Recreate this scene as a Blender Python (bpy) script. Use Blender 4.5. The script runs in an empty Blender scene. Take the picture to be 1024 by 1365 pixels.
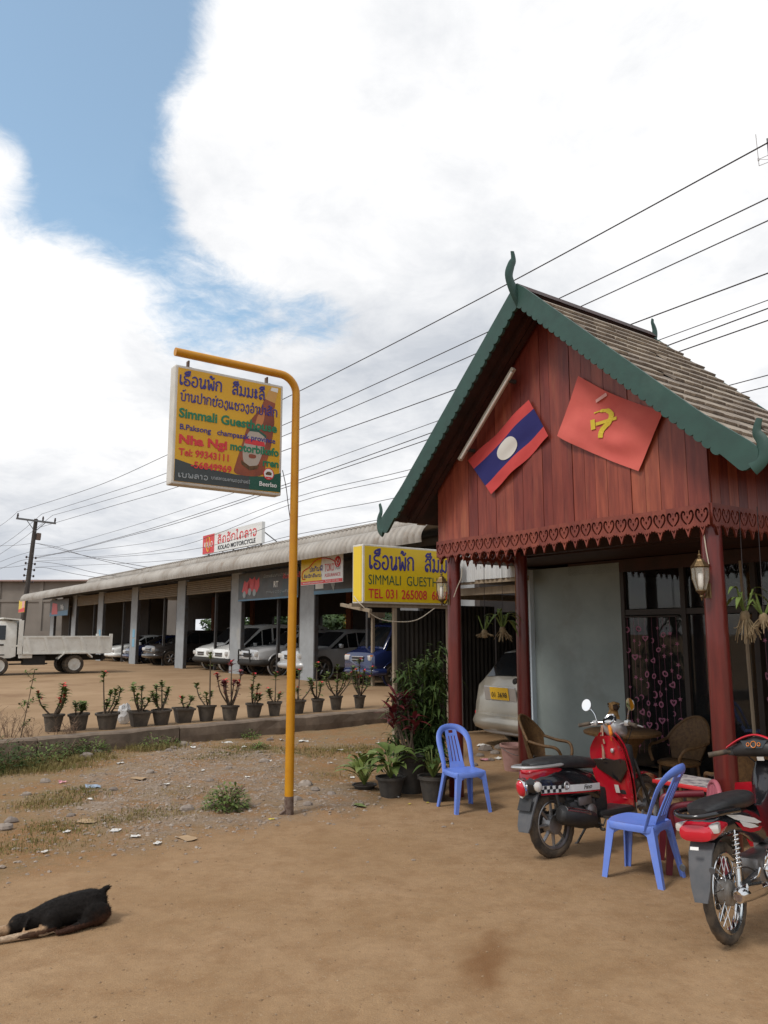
import bpy, bmesh, math, random
from mathutils import Vector, Matrix
R = math.radians
rnd = random.Random(7)
scene = bpy.context.scene
C = scene.collection

# ---------------------------------------------------------------- camera
cam_d = bpy.data.cameras.new('camera'); cam = bpy.data.objects.new('camera', cam_d); C.objects.link(cam)
cam.location = (0, 0, 1.6)
cam.rotation_euler = (R(90 + 8.744), 0, 0)
cam_d.sensor_fit = 'VERTICAL'; cam_d.sensor_height = 36.0; cam_d.lens = 36.0 * 1050 / 1365
cam_d.clip_start = 0.05; cam_d.clip_end = 3000
scene.camera = cam

# ---------------------------------------------------------------- sky, sun, exposure
SUN_EL, SUN_AZ = 52, -128            # azimuth measured from +Y towards +X
world = bpy.data.worlds.new('World'); scene.world = world; world.use_nodes = True
wn, wl = world.node_tree.nodes, world.node_tree.links
wn.clear()
def wnode(t, **kw):
    n = wn.new(t)
    for k, v in kw.items(): setattr(n, k, v)
    return n
def wmath(op, a, b=None, c=None, clamp=False):
    n = wn.new('ShaderNodeMath'); n.operation = op; n.use_clamp = clamp
    for i, x in enumerate((a, b, c)):
        if x is None: continue
        if isinstance(x, (int, float)): n.inputs[i].default_value = x
        else: wl.new(x, n.inputs[i])
    return n.outputs[0]
def wrange(x, a, b, c=0.0, d=1.0):
    n = wn.new('ShaderNodeMapRange'); n.interpolation_type = 'SMOOTHSTEP'
    wl.new(x, n.inputs[0])
    for i, v in enumerate((a, b, c, d)): n.inputs[i + 1].default_value = v
    return n.outputs[0]
tc = wnode('ShaderNodeTexCoord')
sep = wnode('ShaderNodeSeparateXYZ'); wl.new(tc.outputs['Generated'], sep.inputs[0])
zz = wmath('ADD', wmath('MAXIMUM', sep.outputs[2], 0.0), 0.22)
cmb = wnode('ShaderNodeCombineXYZ')
wl.new(wmath('DIVIDE', sep.outputs[0], zz), cmb.inputs[0]); wl.new(wmath('DIVIDE', sep.outputs[1], zz), cmb.inputs[1])
def wnoise(scale, detail, rough, off, dist=0.0):
    m = wnode('ShaderNodeMapping'); m.inputs['Location'].default_value = off; wl.new(cmb.outputs[0], m.inputs[0])
    n = wnode('ShaderNodeTexNoise'); n.inputs['Scale'].default_value = scale; n.inputs['Detail'].default_value = detail
    n.inputs['Roughness'].default_value = rough; n.inputs['Distortion'].default_value = dist
    wl.new(m.outputs[0], n.inputs[0]); return n.outputs[0]
n_big = wnoise(1.1, 9, 0.58, (3.1, 1.7, 0.0), 0.25)
n_fine = wnoise(4.2, 14, 0.66, (9.3, 4.2, 2.0), 0.35)
n_wisp = wnoise(13.0, 12, 0.68, (2.3, 6.1, 4.0), 0.6)
n_grey = wnoise(0.9, 6, 0.55, (5.5, 8.8, 1.0), 0.2)
cov = wmath('ADD', wmath('MULTIPLY', n_big, 0.34), wmath('ADD', wmath('MULTIPLY', n_fine, 0.42), wmath('MULTIPLY', n_wisp, 0.34)))
def blob(d, r0, r1, amp):
    global cov
    dv = wnode('ShaderNodeVectorMath', operation='DISTANCE'); wl.new(tc.outputs['Generated'], dv.inputs[0])
    v = Vector(d).normalized(); dv.inputs[1].default_value = v
    cov = wmath('ADD', cov, wrange(dv.outputs['Value'], r0, r1, amp, 0.0))
SKY_BLOBS = []
def pxdir(x, y):
    c, s = math.cos(R(8.744)), math.sin(R(8.744)); a = (x - 512) / 1050; b = (682.5 - y) / 1050
    return (a, c - b * s, s + b * c)
# gaps of blue between the clouds (directions in the sky) and the thick white bank
for (x, y, r0, r1, amp) in [(70, 95, .03, .22, -.42), (150, -60, .05, .22, -.35), (130, 255, .02, .13, -.26), (205, 335, .02, .10, -.20), (270, 392, .02, .13, -.23), (365, 422, .02, .12, -.27), (455, 425, .01, .10, -.24), (235, 445, .01, .08, -.14),
                            (15, 215, .0, .065, .34), (370, 150, .08, .28, .22), (60, 430, .04, .20, .18), (760, 200, .2, .6, .22), (300, 640, .1, .5, .2)]:
    blob(pxdir(x, y), r0, r1, amp)
mask = wrange(cov, 0.35, 0.615, 0.13, 1.0)
sky = wnode('ShaderNodeTexSky'); sky.sky_type = 'NISHITA'; sky.sun_disc = False
sky.sun_elevation = R(SUN_EL); sky.sun_rotation = R(SUN_AZ); sky.air_density = 1.0; sky.dust_density = 1.0; sky.ozone_density = 1.0
hs = wnode('ShaderNodeHueSaturation'); hs.inputs['Hue'].default_value = .482; hs.inputs['Saturation'].default_value = 1.08; hs.inputs['Value'].default_value = 1.2; wl.new(sky.outputs[0], hs.inputs['Color'])
bg_sky = wnode('ShaderNodeBackground'); wl.new(hs.outputs[0], bg_sky.inputs[0]); bg_sky.inputs[1].default_value = 0.145
ramp = wnode('ShaderNodeValToRGB')
el = ramp.color_ramp.elements
el[0].position = 0.36; el[0].color = (0.52, 0.55, 0.60, 1); el[1].position = 0.60; el[1].color = (0.90, 0.90, 0.905, 1)
# clouds are thin and bright overhead, thicker and greyer towards the horizon
up = wrange(sep.outputs[2], 0.02, 0.42, -0.19, -0.05)
wl.new(wmath('ADD', wmath('ADD', wmath('MULTIPLY', n_grey, 0.95), wmath('MULTIPLY', n_fine, 0.35)), up), ramp.inputs[0])
bg_cl = wnode('ShaderNodeBackground'); wl.new(ramp.outputs[0], bg_cl.inputs[0]); bg_cl.inputs[1].default_value = 1.0
mixs = wnode('ShaderNodeMixShader'); wl.new(mask, mixs.inputs[0]); wl.new(bg_sky.outputs[0], mixs.inputs[1]); wl.new(bg_cl.outputs[0], mixs.inputs[2])
wo = wnode('ShaderNodeOutputWorld'); wl.new(mixs.outputs[0], wo.inputs[0])

sd = bpy.data.lights.new('sun', 'SUN'); sd.energy = 1.7; sd.angle = R(13); sd.color = (1.0, 0.95, 0.88)
so = bpy.data.objects.new('sun', sd); C.objects.link(so)
sdir = Vector((math.sin(R(SUN_AZ)) * math.cos(R(SUN_EL)), math.cos(R(SUN_AZ)) * math.cos(R(SUN_EL)), math.sin(R(SUN_EL))))
so.rotation_euler = (-sdir).to_track_quat('-Z', 'Y').to_euler(); so.location = (20, 20, 40)

vs = scene.view_settings
vs.view_transform = 'Standard'; vs.look = 'None'; vs.gamma = 1.0; vs.exposure = 0.22; vs.use_curve_mapping = False

# ---------------------------------------------------------------- mesh helpers
def cr(pts, n=6, closed=False):
    """Catmull-Rom through points"""
    P = [Vector(p) for p in pts]
    if len(P) < 3: return P
    out = []; N = len(P)
    rng = range(N) if closed else range(N - 1)
    for i in rng:
        if closed: p0, p1, p2, p3 = P[(i - 1) % N], P[i], P[(i + 1) % N], P[(i + 2) % N]
        else: p0, p1, p2, p3 = P[max(i - 1, 0)], P[i], P[i + 1], P[min(i + 2, N - 1)]
        for k in range(n):
            t = k / n
            out.append(0.5 * ((2 * p1) + (-p0 + p2) * t + (2 * p0 - 5 * p1 + 4 * p2 - p3) * t * t + (-p0 + 3 * p1 - 3 * p2 + p3) * t ** 3))
    if not closed: out.append(P[-1])
    return out

class MB:
    def __init__(s): s.v = []; s.f = []; s.m = []
    def add(s, v, f, mi=0, M=None):
        o = len(s.v)
        for p in v:
            p = Vector(p)
            s.v.append(M @ p if M is not None else p)
        for q in f: s.f.append(tuple(i + o for i in q)); s.m.append(mi)
        return s
    def box(s, c, d, mi=0, rot=None, taper=None):
        x, y, z = d[0] / 2, d[1] / 2, d[2] / 2
        tx, ty = taper if taper else (1, 1)
        v = [(-x, -y, -z), (x, -y, -z), (x, y, -z), (-x, y, -z), (-x * tx, -y * ty, z), (x * tx, -y * ty, z), (x * tx, y * ty, z), (-x * tx, y * ty, z)]
        f = [(0, 3, 2, 1), (4, 5, 6, 7), (0, 1, 5, 4), (1, 2, 6, 5), (2, 3, 7, 6), (3, 0, 4, 7)]
        M = Matrix.Translation(c)
        if rot is not None: M = M @ (rot.to_4x4() if hasattr(rot, 'to_4x4') else rot)
        return s.add(v, f, mi, M)
    def bbox(s, c, d, b=0.01, mi=0, rot=None):
        """bevelled box"""
        bm = bmesh.new(); bmesh.ops.create_cube(bm, size=1)
        for v in bm.verts: v.co = Vector((v.co.x * d[0], v.co.y * d[1], v.co.z * d[2]))
        bmesh.ops.bevel(bm, geom=bm.edges[:], offset=min(b, min(d) * .45), segments=2, affect='EDGES', profile=.6)
        M = Matrix.Translation(c)
        if rot is not None: M = M @ (rot.to_4x4() if hasattr(rot, 'to_4x4') else rot)
        bm.verts.index_update()
        s.add([v.co.copy() for v in bm.verts], [[v.index for v in f.verts] for f in bm.faces], mi, M); bm.free(); return s
    def tube(s, path, r, n=8, mi=0, cap=True, flat=1.0, up=None):
        P = [Vector(p) for p in path]
        P = [p for i, p in enumerate(P) if i == 0 or (p - P[i - 1]).length > 1e-6]
        if len(P) < 2: return s
        rr = r if isinstance(r, (list, tuple)) else [r] * len(P)
        if len(rr) != len(P): rr = [rr[min(int(i * len(rr) / len(P)), len(rr) - 1)] for i in range(len(P))]
        o = len(s.v); N = None
        for i, p in enumerate(P):
            t = (P[min(i + 1, len(P) - 1)] - P[max(i - 1, 0)])
            t = t.normalized() if t.length > 1e-9 else Vector((0, 0, 1))
            if N is None:
                a = Vector(up) if up else (Vector((0, 0, 1)) if abs(t.z) < .9 else Vector((1, 0, 0)))
            else: a = Vector(up) if up else N
            N = a - t * a.dot(t)
            if N.length < 1e-6: N = t.orthogonal()
            N.normalize(); B = t.cross(N)
            for k in range(n):
                an = 2 * math.pi * (k + (.5 if n == 4 else 0)) / n
                s.v.append(p + N * math.cos(an) * rr[i] * flat + B * math.sin(an) * rr[i])
        for i in range(len(P) - 1):
            for k in range(n):
                a = o + i * n + k; b = o + i * n + (k + 1) % n
                s.f.append((a, b, b + n, a + n)); s.m.append(mi)
        if cap:
            s.f.append(tuple(o + k for k in reversed(range(n)))); s.m.append(mi)
            e = o + (len(P) - 1) * n
            s.f.append(tuple(e + k for k in range(n))); s.m.append(mi)
        return s
    def lathe(s, prof, n=16, mi=0, M=None, cap=True):
        """profile of (radius, z) turned about local z"""
        v = []; f = []
        for (r, z) in prof:
            for k in range(n):
                a = 2 * math.pi * k / n; v.append((r * math.cos(a), r * math.sin(a), z))
        for i in range(len(prof) - 1):
            for k in range(n):
                a = i * n + k; b = i * n + (k + 1) % n
                f.append((a, b, b + n, a + n))
        if cap:
            f.append(tuple(reversed(range(n)))); e = (len(prof) - 1) * n; f.append(tuple(e + k for k in range(n)))
        return s.add(v, f, mi, M)
    def torus(s, R0, r, n=28, m=10, mi=0, M=None, fl=1.0):
        v = []; f = []
        for i in range(n):
            a = 2 * math.pi * i / n
            for k in range(m):
                b = 2 * math.pi * k / m; q = R0 + r * math.cos(b)
                v.append((q * math.cos(a), q * math.sin(a), r * fl * math.sin(b)))
        for i in range(n):
            for k in range(m):
                f.append((i * m + k, ((i + 1) % n) * m + k, ((i + 1) % n) * m + (k + 1) % m, i * m + (k + 1) % m))
        return s.add(v, f, mi, M)
    def loft(s, rings, mi=0, cap=True, M=None, closed=True):
        n = len(rings[0]); v = [p for r in rings for p in r]; f = []
        for i in range(len(rings) - 1):
            for k in range(n if closed else n - 1):
                a = i * n + k; b = i * n + (k + 1) % n
                f.append((a, b, b + n, a + n))
        if cap and closed:
            f.append(tuple(reversed(range(n)))); e = (len(rings) - 1) * n; f.append(tuple(e + k for k in range(n)))
        return s.add(v, f, mi, M)
    def prism(s, poly, M, d, mi=0):
        """convex-ish polygon (x,y) extruded by d along local z"""
        n = len(poly)
        v = [(p[0], p[1], 0) for p in poly] + [(p[0], p[1], d) for p in poly]
        f = [tuple(reversed(range(n))), tuple(range(n, 2 * n))] + [(i, (i + 1) % n, (i + 1) % n + n, i + n) for i in range(n)]
        return s.add(v, f, mi, M)
    def sphere(s, c, r, n=12, m=8, mi=0, M=None):
        r = r if isinstance(r, (tuple, list)) else (r, r, r)
        prof = [(max(1e-4, math.sin(math.pi * i / m)), -math.cos(math.pi * i / m)) for i in range(m + 1)]
        T = Matrix.Translation(c) @ (M.to_4x4() if M is not None else Matrix()) @ Matrix.Diagonal((r[0], r[1], r[2], 1))
        return s.lathe(prof, n, mi, T, cap=False)
    def mesh(s, name='mesh', mats=None, smooth=None):
        me = bpy.data.meshes.new(name); me.from_pydata([tuple(p) for p in s.v], [], s.f)
        for m_ in (mats or []): me.materials.append(m_)
        if any(s.m): me.polygons.foreach_set('material_index', s.m)
        bm = bmesh.new(); bm.from_mesh(me); bmesh.ops.recalc_face_normals(bm, faces=bm.faces[:]); bm.to_mesh(me); bm.free()
        if smooth is not None:
            me.polygons.foreach_set('use_smooth', [True] * len(me.polygons)); me.set_sharp_from_angle(angle=R(smooth))
        me.update(); return me
    def obj(s, name, mats, parent=None, smooth=None):
        if not isinstance(mats, (list, tuple)): mats = [mats]
        return link(name, s.mesh(name, mats, smooth), parent)

def link(name, data, parent=None, M=None):
    o = bpy.data.objects.new(name, data); C.objects.link(o)
    if parent is not None: o.parent = parent
    if M is not None: o.matrix_local = M
    return o
def tag(o, label=None, cat=None, group=None, kind=None):
    if label: o['label'] = label
    if cat: o['category'] = cat
    if group: o['group'] = group
    if kind: o['kind'] = kind
    return o
def thing(name, label, cat, loc=(0, 0, 0), rz=0.0, group=None, lean=None):
    o = bpy.data.objects.new(name, None); C.objects.link(o); o.empty_display_size = .1
    M = Matrix.Translation(loc) @ Matrix.Rotation(rz, 4, 'Z')
    if lean is not None: M = M @ lean
    o.matrix_world = M
    return tag(o, label, cat, group)
def dup(root, loc, rz, label=None, group=None, scale=None):
    r = root.copy(); C.objects.link(r)
    S = Matrix.Scale(scale, 4) if scale else Matrix()
    r.matrix_world = Matrix.Translation(loc) @ Matrix.Rotation(rz, 4, 'Z') @ S
    if label: r['label'] = label
    if group: r['group'] = group
    for ch in list(root.children):
        c = ch.copy(); C.objects.link(c); c.parent = r
        for g in ch.children:
            d = g.copy(); C.objects.link(d); d.parent = c
    return r
def place(me, parent, M, name):
    return link(name, me, parent, M)

def shape(polys, depth, name='shape', mats=None, res=1):
    """flat outline with holes (even-odd fill), thickness depth, lying in local xy, centred on z"""
    cu = bpy.data.curves.new('tmp_shape', 'CURVE'); cu.dimensions = '2D'; cu.fill_mode = 'BOTH'; cu.extrude = depth / 2
    for p in polys:
        sp = cu.splines.new('POLY'); sp.points.add(len(p) - 1); sp.use_cyclic_u = True
        for i, q in enumerate(p): sp.points[i].co = (q[0], q[1], 0, 1)
    ob = bpy.data.objects.new('tmp_shape', cu); C.objects.link(ob)
    dg = bpy.context.evaluated_depsgraph_get(); me = bpy.data.meshes.new_from_object(ob.evaluated_get(dg))
    bpy.data.objects.remove(ob); bpy.data.curves.remove(cu); me.name = name
    me.materials.clear()
    for m_ in (mats or []): me.materials.append(m_)
    return me
def text_mesh(s, size, mat, bold=0.0, sx=1.0, depth=0.002, align='LEFT', fit=None, shear=0.0):
    cu = bpy.data.curves.new('tmp_text', 'FONT'); cu.body = s; cu.size = size; cu.offset = bold; cu.extrude = depth / 2; cu.align_x = align; cu.shear = shear
    cu.resolution_u = 3
    ob = bpy.data.objects.new('tmp_text', cu); C.objects.link(ob)
    dg = bpy.context.evaluated_depsgraph_get(); me = bpy.data.meshes.new_from_object(ob.evaluated_get(dg))
    bpy.data.objects.remove(ob); bpy.data.curves.remove(cu)
    xs = [v.co.x for v in me.vertices]
    if fit: sx = fit / max(1e-6, max(xs) - min(xs)); ox = min(xs)
    else: ox = 0.0
    for v in me.vertices: v.co.x = (v.co.x - ox) * sx
    me.materials.clear(); me.materials.append(mat); return me

# ---------------------------------------------------------------- materials
MATS = {}
def mat(name, c1, c2=None, rough=.6, scale=8.0, metal=0.0, bump=0.0, bscale=None, rand=0.0, stretch=None, spec=.5, coat=0.0, detail=5, lo=.35, hi=.65, alpha=None, trans=0.0, emit=None, emit_s=0.0, c3=None, c3lo=.6, c3hi=.75, c3scale=2.0, space='Object', ior=1.45, rough2=None):
    m = bpy.data.materials.new(name); m.use_nodes = True
    nt = m.node_tree; N, L = nt.nodes, nt.links; b = N['Principled BSDF']
    b.inputs['Roughness'].default_value = rough; b.inputs['Metallic'].default_value = metal
    b.inputs['Specular IOR Level'].default_value = spec; b.inputs['Coat Weight'].default_value = coat
    b.inputs['Transmission Weight'].default_value = trans; b.inputs['IOR'].default_value = ior
    if alpha is not None: b.inputs['Alpha'].default_value = alpha
    if emit: b.inputs['Emission Color'].default_value = (*emit, 1); b.inputs['Emission Strength'].default_value = emit_s
    t = N.new('ShaderNodeTexCoord'); src = t.outputs['Object']
    if space == 'World': src = N.new('ShaderNodeNewGeometry').outputs['Position']
    mp = N.new('ShaderNodeMapping'); L.new(src, mp.inputs[0])
    if stretch: mp.inputs['Scale'].default_value = stretch
    if rand:
        oi = N.new('ShaderNodeObjectInfo')
        cx = N.new('ShaderNodeCombineXYZ'); mm = N.new('ShaderNodeMath'); mm.operation = 'MULTIPLY'; mm.inputs[1].default_value = 37.0
        L.new(oi.outputs['Random'], mm.inputs[0]); L.new(mm.outputs[0], cx.inputs[0]); L.new(mm.outputs[0], cx.inputs[1]); L.new(mm.outputs[0], cx.inputs[2])
        L.new(cx.outputs[0], mp.inputs['Location'])
    def noise(sc, det=detail):
        n = N.new('ShaderNodeTexNoise'); n.inputs['Scale'].default_value = sc; n.inputs['Detail'].default_value = det; n.inputs['Roughness'].default_value = .6
        L.new(mp.outputs[0], n.inputs[0]); return n.outputs[0]
    def mixc(fac, a, bb):
        x = N.new('ShaderNodeMix'); x.data_type = 'RGBA'
        if isinstance(fac, float): x.inputs[0].default_value = fac
        else: L.new(fac, x.inputs[0])
        for i, q in ((6, a), (7, bb)):
            if isinstance(q, tuple): x.inputs[i].default_value = (*q, 1)
            else: L.new(q, x.inputs[i])
        return x.outputs[2]
    def rng(x, a, bb, c=0., d=1.):
        n = N.new('ShaderNodeMapRange'); L.new(x, n.inputs[0])
        for i, q in enumerate((a, bb, c, d)): n.inputs[i + 1].default_value = q
        return n.outputs[0]
    col = tuple(c1)
    if c2 is not None:
        nz = noise(scale); col = mixc(rng(nz, lo, hi), tuple(c1), tuple(c2))
        if rough2 is not None: L.new(rng(nz, lo, hi, rough, rough2), b.inputs['Roughness'])
    if c3 is not None: col = mixc(rng(noise(c3scale), c3lo, c3hi), col, tuple(c3))
    if rand:
        hsv = N.new('ShaderNodeHueSaturation')
        if isinstance(col, tuple): hsv.inputs['Color'].default_value = (*col, 1)
        else: L.new(col, hsv.inputs['Color'])
        L.new(rng(oi.outputs['Random'], 0, 1, 1 - rand, 1 + rand), hsv.inputs['Value'])
        L.new(rng(oi.outputs['Random'], 0, 1, .5 - rand * .02, .5 + rand * .02), hsv.inputs['Hue'])
        col = hsv.outputs[0]
    if isinstance(col, tuple): b.inputs['Base Color'].default_value = (*col, 1)
    else: L.new(col, b.inputs['Base Color'])
    if bump:
        bp = N.new('ShaderNodeBump'); bp.inputs['Strength'].default_value = bump; bp.inputs['Distance'].default_value = .01
        L.new(noise(bscale or scale * 3, 6), bp.inputs['Height']); L.new(bp.outputs[0], b.inputs['Normal'])
    MATS[name] = m; return m
M_ = MATS
mat('plank_wood', (.275, .062, .037), (.165, .033, .022), rough=.42, scale=3.0, stretch=(6, 6, .7), rand=.30, bump=.18, bscale=9, c3=(.30, .09, .048), c3scale=2.2, c3lo=.55, c3hi=.8)
mat('carved_wood', (.235, .055, .033), (.15, .032, .022), rough=.5, scale=9, rand=.1, bump=.15)
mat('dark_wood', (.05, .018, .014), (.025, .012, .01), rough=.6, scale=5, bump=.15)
mat('post_wood', (.15, .021, .016), (.09, .013, .011), rough=.3, scale=4, stretch=(5, 5, .5), bump=.08, coat=.25)
mat('green_paint', (.027, .074, .060), (.023, .058, .048), rough=.55, scale=7, bump=.12, c3=(.05, .105, .085), c3lo=.6, c3hi=.8)
mat('shingle', (.33, .275, .215), (.21, .172, .14), rough=.85, scale=9, rand=.28, bump=.35, stretch=(1, 4, 1))
mat('yellow_paint', (.56, .26, .008), (.50, .21, .006), rough=.4, scale=6, c3=(.40, .15, .01), c3lo=.62, c3hi=.8, c3scale=3.0, bump=.04)
mat('rusty_steel', (.20, .15, .12), (.09, .05, .035), rough=.8, scale=25, bump=.3)
mat('white_frame', (.62, .60, .55), (.5, .48, .43), rough=.5, scale=6)
mat('sign_yellow', (.66, .37, .008), (.62, .33, .008), rough=.35, scale=2)
mat('sign_yellow2', (.74, .52, .012), (.70, .48, .01), rough=.3, scale=2)
mat('sign_blue', (.035, .03, .21), rough=.4); mat('sign_green', (.012, .17, .08), rough=.4); mat('sign_red', (.60, .035, .04), rough=.4)
mat('sign_dgreen', (.012, .085, .055), rough=.4); mat('sign_black', (.015, .015, .018), rough=.4); mat('sign_slate', (.045, .055, .055), rough=.4); mat('sign_white', (.72, .72, .70), rough=.4); mat('sign_grey', (.30, .33, .34), rough=.4)
mat('bottle_brown', (.17, .032, .014), (.34, .08, .02), rough=.3, scale=2.5); mat('bottle_foil', (.55, .30, .08), rough=.4); mat('bottle_label', (.42, .36, .30), rough=.4); mat('bottle_shine', (.52, .2, .06), rough=.35)
mat('blue_plastic', (.15, .25, .70), (.13, .22, .64), rough=.38, scale=5, bump=.02, spec=.5, c3=(.21, .27, .58), c3lo=.56, c3hi=.78, c3scale=9)
mat('maroon_plastic', (.16, .02, .03), (.12, .015, .025), rough=.4, scale=5)
mat('maroon_plastic_lit', (.42, .12, .15), (.36, .09, .12), rough=.45, scale=5)  # paler pinkish maroon: light on the chair back put into the colour
mat('bucket_plastic', (.42, .24, .21), (.34, .19, .16), rough=.55, scale=6)
mat('rattan', (.14, .075, .027), (.075, .038, .014), rough=.6, scale=30, bump=.5)
mat('red_paint', (.50, .012, .025), (.44, .010, .022), rough=.2, scale=3, coat=.6)
mat('black_gloss', (.012, .012, .014), rough=.18, coat=.5); mat('black_plastic', (.022, .022, .024), (.03, .03, .03), rough=.5, scale=14, bump=.05)
mat('seat_vinyl', (.018, .018, .02), (.03, .03, .03), rough=.45, scale=20, bump=.1)
mat('rubber', (.035, .030, .026), (.12, .09, .062), rough=.85, scale=14, bump=.2); mat('mudflap', (.075, .08, .088), (.1, .1, .105), rough=.7, scale=14)
mat('chrome', (.72, .72, .72), rough=.14, metal=1.0); mat('silver_paint', (.50, .50, .50), rough=.3, metal=.6); mat('alloy', (.36, .36, .36), (.22, .2, .19), rough=.4, metal=.8, scale=9)
mat('engine_metal', (.10, .10, .10), (.05, .045, .04), rough=.55, metal=.5, scale=14, bump=.2)
mat('lamp_red', (.55, .012, .03), rough=.12, coat=.8); mat('lamp_clear', (.55, .53, .50), rough=.08, spec=.8, coat=.6); mat('lamp_amber', (.65, .2, .03), rough=.12, coat=.6)
mat('mirror_glass', (.9, .9, .9), rough=.02, metal=1.0)
mat('car_glass', (.012, .014, .016), rough=.04, spec=.8)
mat('car_white', (.80, .80, .77), (.74, .74, .71), rough=.25, scale=2, coat=.6); mat('car_silver', (.50, .50, .50), (.46, .46, .46), rough=.28, metal=.2, scale=3, coat=.6)
mat('car_champagne', (.34, .31, .26), (.30, .27, .22), rough=.28, metal=.3, scale=3, coat=.6); mat('car_dark', (.035, .03, .028), rough=.22, coat=.7); mat('car_blue', (.014, .022, .085), (.012, .02, .07), rough=.22, scale=3, coat=.7)
mat('truck_white', (.72, .71, .66), (.62, .60, .54), rough=.45, scale=4, c3=(.36, .31, .24), c3lo=.62, c3hi=.85, c3scale=5)
mat('plate_yellow', (.70, .42, .03), rough=.5); mat('chassis', (.018, .017, .016), (.03, .026, .022), rough=.8, scale=9)
mat('concrete', (.29, .285, .275), (.235, .23, .22), rough=.85, scale=5, bump=.25, c3=(.2, .19, .17), c3lo=.6, c3hi=.8, c3scale=1.4)
mat('column_paint', (.31, .325, .335), (.26, .27, .275), rough=.75, scale=4, bump=.15, c3=(.36, .345, .31), c3lo=.58, c3hi=.8, c3scale=1.2)
mat('roof_sheet', (.37, .345, .31), (.275, .245, .21), rough=.6, scale=1.2, metal=.15, c3=(.20, .15, .11), c3lo=.58, c3hi=.8, c3scale=2.4)
mat('white_sheet', (.55, .56, .56), (.48, .49, .49), rough=.5, scale=3)
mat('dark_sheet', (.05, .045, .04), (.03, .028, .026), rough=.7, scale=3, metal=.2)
mat('shutter', (.22, .17, .11), (.17, .13, .085), rough=.6, scale=3)
mat('steel_dark', (.06, .065, .07), (.05, .04, .035), rough=.6, scale=6); mat('brick_orange', (.26, .09, .04), (.2, .07, .035), rough=.85, scale=6)
mat('timber_raw', (.30, .24, .17), (.22, .17, .12), rough=.8, scale=5, stretch=(4, 4, .6), bump=.2)
mat('block_wall', (.22, .195, .17), (.165, .145, .125), rough=.9, scale=.35, bump=.2, c3=(.12, .10, .085), c3lo=.55, c3hi=.8, c3scale=.15)
mat('house_wall', (.25, .29, .28), (.21, .245, .236), rough=.85, scale=2.5, bump=.15, c3=(.17, .175, .16), c3lo=.58, c3hi=.85, c3scale=1.5)
mat('house_wall_light', (.56, .65, .71), (.50, .58, .64), rough=.8, scale=3)
mat('door_frame', (.022, .016, .013), (.035, .024, .018), rough=.5, scale=6)
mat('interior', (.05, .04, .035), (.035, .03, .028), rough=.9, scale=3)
mat('window_glass', (.012, .014, .015), rough=.02, spec=1.0, alpha=.45)
mat('pink_print', (.26, .08, .14), rough=.5); mat('curtain', (.06, .055, .055), (.045, .05, .055), rough=.8, scale=10)
mat('bronze', (.16, .105, .05), (.10, .065, .03), rough=.4, metal=.7, scale=20, bump=.15); mat('lantern_glass', (.75, .72, .62), rough=.05, spec=.8, alpha=.28); mat('bulb', (.85, .83, .78), rough=.3)
mat('cable', (.50, .44, .35), rough=.6); mat('wire', (.035, .028, .03), rough=.6)
mat('leaf_dark', (.034, .060, .016), (.060, .095, .024), rough=.7, scale=12, spec=.2); mat('leaf_mid', (.085, .125, .03), (.13, .175, .045), rough=.65, scale=14, spec=.25); mat('leaf_yellow', (.16, .19, .045), (.10, .14, .03), rough=.55, scale=16)
mat('leaf_red', (.085, .012, .018), (.15, .022, .025), rough=.45, scale=14); mat('petal_red', (.78, .04, .05), (.62, .025, .035), rough=.5, scale=30); mat('stem_brown', (.11, .075, .05), (.07, .05, .032), rough=.8, scale=20); mat('dry_stalk', (.20, .13, .085), (.14, .09, .06), rough=.9, scale=20)
mat('pot_black', (.032, .03, .028), (.06, .053, .045), rough=.75, scale=9, bump=.2); mat('pot_concrete', (.11, .09, .07), (.058, .048, .039), rough=.9, scale=9, bump=.3); mat('soil', (.045, .03, .02), (.07, .045, .03), rough=1, scale=30, bump=.6)
mat('root', (.24, .18, .10), (.16, .11, .06), rough=.9, scale=20)
mat('bag_white', (.62, .62, .62), rough=.4, alpha=.75); mat('litter_white', (.62, .6, .56), (.5, .48, .45), rough=.7, scale=20); mat('litter_blue', (.25, .32, .42), rough=.5); mat('litter_pink', (.55, .25, .28), rough=.6); mat('litter_brown', (.34, .23, .13), rough=.8); mat('litter_yellow', (.55, .45, .05), rough=.6)
mat('stone', (.27, .225, .19), (.19, .155, .13), rough=.95, scale=6, rand=.2, bump=.3); mat('dirt_grit', (.26, .165, .09), (.16, .10, .055), rough=.95, scale=9, space='World', c3=(.36, .27, .18), c3lo=.55, c3hi=.7, c3scale=30); mat('gravel_mat', (.30, .24, .19), (.19, .145, .11), rough=.95, scale=9, space='World', c3=(.36, .31, .27), c3lo=.55, c3hi=.7, c3scale=14)
mat('grass_mat', (.17, .15, .05), (.27, .20, .095), rough=.9, spec=.1, scale=1.6, space='World', c3=(.085, .11, .03), c3lo=.5, c3hi=.7, c3scale=.9)
mat('flag_red', (.52, .06, .055), (.47, .05, .05), rough=.8, scale=4); mat('flag_red2', (.60, .125, .10), (.54, .10, .085), rough=.85, scale=3); mat('flag_blue', (.018, .018, .12), rough=.85); mat('flag_white', (.58, .56, .52), rough=.85); mat('flag_yellow', (.58, .44, .04), rough=.8); mat('flag_pink', (.66, .36, .33), rough=.8)
mat('batten', (.50, .46, .39), (.42, .38, .31), rough=.5, scale=5)
mat('banner_dark', (.045, .05, .052), (.10, .09, .085), rough=.45, scale=2.2, c3=(.03, .08, .10), c3lo=.5, c3hi=.75, c3scale=1.5); mat('banner_blue', (.10, .22, .34), rough=.5); mat('poster_blue', (.17, .36, .5), rough=.6)
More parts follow.
